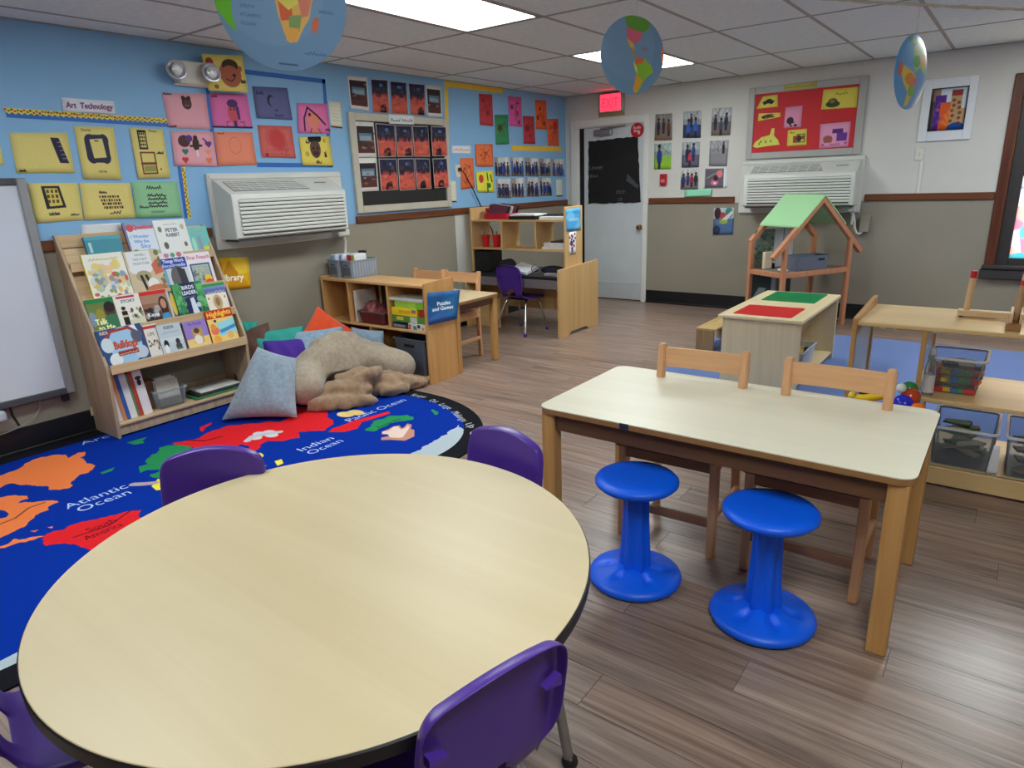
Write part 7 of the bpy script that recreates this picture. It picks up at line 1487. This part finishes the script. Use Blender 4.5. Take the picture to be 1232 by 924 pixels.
MB().box(4.655, -3.865, .79, 4.667, -3.66, .83, .003).box(4.69, -3.865, .79, 4.70, -3.66, .83, .003).build('side_cheek', m_palex, p2)
q0, q1 = Vector((4.676, -3.78, .79)), Vector((4.69, -3.76, 1.02))
for nm, a_, c_, m in (('post', 0, .66, WOOD('shaded_pine_post', (196, 158, 118), (170, 130, 90), 2, .5, 30)), ('painted_band', .66, .75, m_redt), ('post', .75, .86, m_pale), ('painted_tip', .86, 1, m_redt)): MB().tube([q0.lerp(q1, a_), q0.lerp(q1, c_)], .014 + (.0002 if 'paint' in nm else 0), 12).build(nm, m, p2, smooth=60)
# clear bins
b1 = open_bin('storage_bin', 'clear bin of coloured bricks on the middle board of the toy shelf', (4.492, -3.68, .4245), .22, .25, .17, m_clr, group=None, taper=.80, rimmat=CLEAR('white_rim', (236, 240, 244), .75, .3))
rs = random.Random(21); c8 = {(206, 60, 70): 'red', (226, 190, 60): 'yellow', (60, 130, 190): 'blue', (70, 150, 90): 'green', (226, 130, 60): 'orange', (40, 40, 50): 'black'}
for k in range(40):
    c = list(c8)[(0, 1, 2, 3, 0, 4, 2, 1, 0, 5)[k % 10]]; lay = k // 10; sp_ = .062 + .006 * lay
    toy_brick('%s brick piled in the clear bin on the middle board' % c8[c], 4.492 + sp_ * (-1 + 2 * (k % 5) / 4), -3.68 + (.085) * (-1 + 2 * ((k % 10) // 5 + .5 * (lay % 2)) / 1.6), .430 + .024 * lay, .05, .045, c, rs.uniform(-.3, .3), rs.uniform(-.08, .08), '%s bricks in the middle board bin' % c8[c])
o = toy_brick('black brick on top of the heap in the middle board bin', 4.46, -3.70, .535, .06, .04, (18, 18, 20), .3, .15); toy_brick('pale grey brick on top of the heap in the middle board bin', 4.51, -3.66, .54, .09, .05, (176, 172, 160), .2, .1)
bo = thing('bottle', 'small clear bottle with a white label beside the clear divider', 'bottle', (4.395, -3.86, .4245)); MB().lathe([(0, 0), (.022, 0), (.024, .01), (.024, .13), (.018, .16), (.011, .18), (.011, .20)], (4.395, -3.86, .4245), 20).build('bottle_body', m_clr, bo, smooth=40); MB().lathe([(.0245, .015), (.0245, .10)], (4.395, -3.86, .4245), 20).build('bottle_label', M('white_label', (222, 222, 222), .6), bo, smooth=40); MB().lathe([(.013, .195), (.013, .225), (0, .226)], (4.395, -3.86, .4245), 16).build('bottle_cap', M('milky_cap', (200, 206, 214), .4), bo, smooth=40)
m_clr2 = CLEAR('smoky_clear_plastic', (206, 212, 222), .09, .15); wr = CLEAR('white_rim', (236, 240, 244), .75, .3)
b2 = open_bin('storage_bin', 'big clear tub of green and tan tiles on the bottom board of the toy shelf', (4.565, -3.73, .1005), .25, .34, .19, m_clr2, taper=.9, rimmat=wr)
b3 = open_bin('storage_bin', 'big clear tub with black pieces at the right edge, bottom board', (4.86, -3.73, .1005), .27, .34, .19, m_clr2, taper=.9, rimmat=wr)
tc_ = {(40, 120, 80): 'green', (206, 184, 150): 'tan', (226, 214, 196): 'cream', (70, 110, 90): 'dull green'}
for k in range(26):
    c = list(tc_)[(1, 2, 0, 1, 0, 3, 0, 2, 1, 0)[k % 10]]
    o = solo('building_tile', MB().box(-.055, -.02, 0, .055, .02, .01, .0015), M('tile_%d_%d_%d' % c, c, .45, .05), '%s stick tile lying in the big clear tub' % tc_[c], 'building tile', '%s tiles in the big clear tub' % tc_[c]); o.location = (4.565 + rs.uniform(-.04, .04), -3.73 + rs.uniform(-.11, .11), .107 + .0058 * k); o.rotation_euler = (rs.uniform(-.06, .06), rs.uniform(-.1, .1), rs.uniform(-.7, .7))
for k in range(12):
    c = (22, 22, 26) if k % 3 else (190, 160, 120); nm = 'black' if k % 3 else 'tan'
    o = solo('building_tile', MB().box(-.05, -.035, 0, .05, .035, .012, .002), M('tile_%d_%d_%d' % c, c, .5, .05), nm + ' flat tile in the clear tub at the right edge', 'building tile', nm + ' tiles in the right edge tub'); o.location = (4.83 + rs.uniform(-.05, .05), -3.74 + rs.uniform(-.1, .1), .107 + .012 * k); o.rotation_euler = (rs.uniform(-.1, .1), rs.uniform(-.25, .25), rs.uniform(0, 3))
sheet('folded_paper', 'white folded paper standing between the two big clear tubs', 'paper', ('B2', -3.905), [(4.682, .245), (4.706, .245), (4.712, .105), (4.670, .102)], Art(16, 40, (232, 234, 240), 111), curl=0)
# loose toys at the shelf's left bay
MB_ = M('yellow_toy_plastic', (246, 206, 30), .32, .05)
t = thing('toy_boat', 'yellow and navy toy boat lying on the dark crate behind the long table', 'toy', (4.18, -4.04, .39)); mb = MB().tube([(4.112, -4.05, .415), (4.17, -4.045, .42), (4.265, -4.03, .452)], [.016, .02, .016], 10); mb.build('hull', MB_, t, smooth=60); MB().ball((4.112, -4.05, .425), .02, 12, 8).build('bow', MB_, t, smooth=60); MB().box(4.13, -4.03, .43, 4.245, -3.99, .462, .008).build('deck', M('navy_toy_plastic', (36, 36, 78), .35), t); MB().box(4.14, -4.07, .372, 4.29, -4.0, .402, .006).build('keel', M('red_toy_plastic', (206, 40, 44), .35), t)
ck = thing('toy_crate', 'dark crate of loose toys in front of the toy shelf', 'crate', (4.24, -4.05, .0)); MB().box(4.08, -4.14, .0, 4.42, -3.955, .37, .006).build('crate_body', M('dark_toy_crate', (52, 44, 60), .5, .1), ck); MB().box(4.074, -4.146, .345, 4.426, -3.949, .371, .004).build('crate_rim', M('dark_toy_rim', (70, 60, 80), .45), ck)
for (x, y, z, r, c, lb) in ((4.307, -4.05, .494, .022, (226, 236, 226), 'small white ball on top of the toy heap'), (4.335, -4.0, .475, .038, (40, 130, 70), 'green toy ball at the back of the toy heap'), (4.345, -4.03, .452, .042, (196, 70, 34), 'rust red toy ball in the toy heap'), (4.328, -4.065, .425, .042, (30, 40, 200), 'shiny deep blue toy ball in the toy heap'), (4.385, -4.08, .41, .036, (250, 120, 30), 'orange toy ball at the right of the toy heap')):
    lump('toy_ball', lb, 'toy', (x, y, z), r, M('ball_%d_%d_%d' % c, c, .18, .06), int(x * 1000), .12, 'loose toys in front of the toy shelf')

# ------------------------------------------------------------------ hanging paper globes
OC, AF, SA, NA = (120, 158, 200), None, None, None
def globe_art(kind):
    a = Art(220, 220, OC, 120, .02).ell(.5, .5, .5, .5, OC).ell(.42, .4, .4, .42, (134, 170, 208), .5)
    if kind == 'africa':
        a.poly([(.42, .2), (.62, .2), (.72, .34), (.80, .4), (.72, .48), (.70, .6), (.66, .66), (.6, .78), (.54, .79), (.5, .72), (.46, .6), (.44, .5), (.36, .44), (.34, .32)], (236, 190, 110)).poly([(.46, .5), (.56, .46), (.57, .62), (.48, .64)], (226, 110, 80)).poly([(.44, .4), (.6, .38), (.62, .5), (.54, .56), (.46, .5)], (236, 226, 110)).poly([(.6, .42), (.72, .46), (.69, .58), (.64, .6)], (226, 140, 120)).poly([(.54, .6), (.64, .58), (.62, .7), (.54, .7)], (140, 170, 110)).poly([(.5, .68), (.62, .68), (.58, .78), (.52, .78)], (240, 180, 90)).ell(.745, .64, .025, .06, (226, 120, 84), 1, .2).poly([(0, .38), (.07, .42), (.12, .52), (.12, .64), (.15, .76), (.08, .7), (0, .6)], (110, 196, 60)).ell(.45, .1, .3, .08, (190, 160, 190))
        for t_, y in (('SOUTH', .58), ('ATLANTIC', .64), ('OCEAN', .70)): a.text(t_, .18, y, .022, (60, 90, 140))
        a.text('INDIAN', .78, .55, .022, (60, 90, 140)); a.squig(.66, .84, .86, .02, (80, 110, 160), 12, .006); a.line([(.46, .95), (.6, .95)], (70, 100, 140), .012)
    elif kind == 'americas':
        a.poly([(.3, .0), (.72, .02), (.7, .14), (.62, .2), (.5, .22), (.36, .16)], (110, 170, 70)).poly([(.34, .17), (.6, .2), (.58, .3), (.5, .36), (.38, .32)], (226, 110, 140)).poly([(.36, .3), (.48, .36), (.5, .44), (.44, .42)], (236, 190, 90)).line([(.46, .42), (.5, .5), (.54, .54)], (200, 150, 70), .03).poly([(.54, .54), (.66, .52), (.8, .6), (.84, .68), (.74, .76), (.68, .86), (.62, .98), (.56, .94), (.58, .8), (.54, .66), (.5, .6)], (150, 206, 70)).poly([(.52, .52), (.66, .52), (.66, .58), (.54, .62)], (236, 120, 90)).poly([(.5, .58), (.56, .64), (.6, .74), (.54, .68)], (240, 226, 120)).poly([(.57, .74), (.68, .8), (.6, .98), (.55, .94)], (236, 170, 60)).ell(.66, .4, .06, .02, (150, 140, 150)).ell(.98, .42, .04, .12, (236, 150, 110))
    else:
        a.ell(.5, .5, .5, .5, (104, 172, 240)).poly([(.5, .02), (.85, .06), (.95, .3), (.9, .5), (.7, .42), (.55, .5), (.45, .4), (.42, .2)], (170, 206, 120)).poly([(.62, .25), (.92, .2), (.9, .4), (.72, .4)], (240, 190, 110)).poly([(.2, .44), (.5, .5), (.66, .58), (.6, .74), (.5, .94), (.4, .98), (.42, .78), (.24, .66), (.15, .54)], (240, 210, 90)).ell(.42, .6, .14, .08, (240, 150, 60)).ell(.52, .74, .1, .08, (140, 200, 80)).ell(.6, .62, .07, .06, (220, 120, 180)).ell(.55, .35, .12, .08, (90, 180, 90)).ell(.4, .1, .12, .06, (70, 140, 80)).ell(.12, .5, .05, .1, (230, 120, 90))  # ocean and land painted brighter here to stand for window light
    return a
def hanging_globe(label, c, r, nrm, kind, tilt=0.0):
    c = Vector(c); n = Vector(nrm).normalized(); ex = Vector((0, 0, 1)).cross(n).normalized(); ez = n.cross(ex); ex, ez = ex * math.cos(tilt) + ez * math.sin(tilt), ez * math.cos(tilt) - ex * math.sin(tilt)
    t = thing('hanging_globe', label, 'globe', c, 0, 'paper globes hung from the ceiling'); mb = MB(); uvl = mb.b.loops.layers.uv.new('uv'); N = 64; RG = []
    prof = [(0, .012), (.5, .0105), (.8, .007), (.95, .0035), (1, .001), (1, -.001), (.95, -.0035), (.8, -.007), (.5, -.0105), (0, -.012)]; prev = None
    for q, h in prof:
        rg = [mb.b.verts.new(n * h)] if q == 0 else mb.ring([(ex * math.cos(a) + ez * math.sin(a)) * (r * q) + n * h for a in [2 * math.pi * k / N for k in range(N)]])
        if prev:
            if len(prev) == 1: [mb.b.faces.new((prev[0], rg[i], rg[(i + 1) % N])) for i in range(N)]
            elif len(rg) == 1: [mb.b.faces.new((prev[i], rg[0], prev[(i + 1) % N])) for i in range(N)]
            else: mb.bridge(prev, rg)
        prev = rg
    for f in mb.b.faces:
        for lp in f.loops: lp[uvl].uv = (.5 + lp.vert.co.dot(ex) / (2 * r), .5 + lp.vert.co.dot(ez) / (2 * r))
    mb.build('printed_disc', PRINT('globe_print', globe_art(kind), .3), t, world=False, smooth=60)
    top = ez * r; k = Vector((top.x, top.y, HC - c.z)); MB().tube([top, k], .0008, 5).build('hanging_thread', M('clear_thread', (190, 190, 190), .4), t, world=False)
    return t
cam = Vector((4.63, -7.40, 1.45))
g1 = Vector((3.150, -6.289, 1.880)); hanging_globe('largest hanging paper globe, showing Africa, cut by the top edge of the picture', g1, .150, cam - g1 + Vector((.05, .25, .1)), 'africa', R(-4))
g2 = Vector((3.195, -4.561, 1.950)); d2 = (cam - g2).normalized(); hanging_globe('hanging paper globe showing the Americas, in front of the smaller lit panel', g2, .154, Matrix.Rotation(R(30), 3, 'Z') @ Vector((d2.x, d2.y, 0)), 'americas', R(-6))
g3 = Vector((4.147, -3.76, 1.850)); d3 = (cam - g3).normalized(); hanging_globe('hanging paper globe turned almost edge-on near the framed collage', g3, .152, Matrix.Rotation(R(66), 3, 'Z') @ Vector((d3.x, d3.y, 0)), 'europe', R(-4))
tw = thing('twine', 'pale fuzzy twine strung under the ceiling above the edge-on globe', 'string', (3.79, -3.75, 2.19))
rs = random.Random(5); P = []
for k in range(60):
    u = k / 59; P.append((3.60 + u * 1.55, -3.75, 2.236 - .332 * u + .02 * (u - .5) ** 2 + rs.uniform(-.0015, .0015)))
MB().tube(P, [.0045 + .004 * rs.random() for _ in P], 6).build('strand', M('pale_jute', (196, 190, 178), .9, .2, 200), tw)
MB().tube([P[0], (3.58, -3.75, HC)], .0016, 5).tube([P[-1], (5.17, -3.75, HC)], .0016, 5).build('end_tie', M('pale_jute', (196, 190, 178), .9, .2, 200), tw)
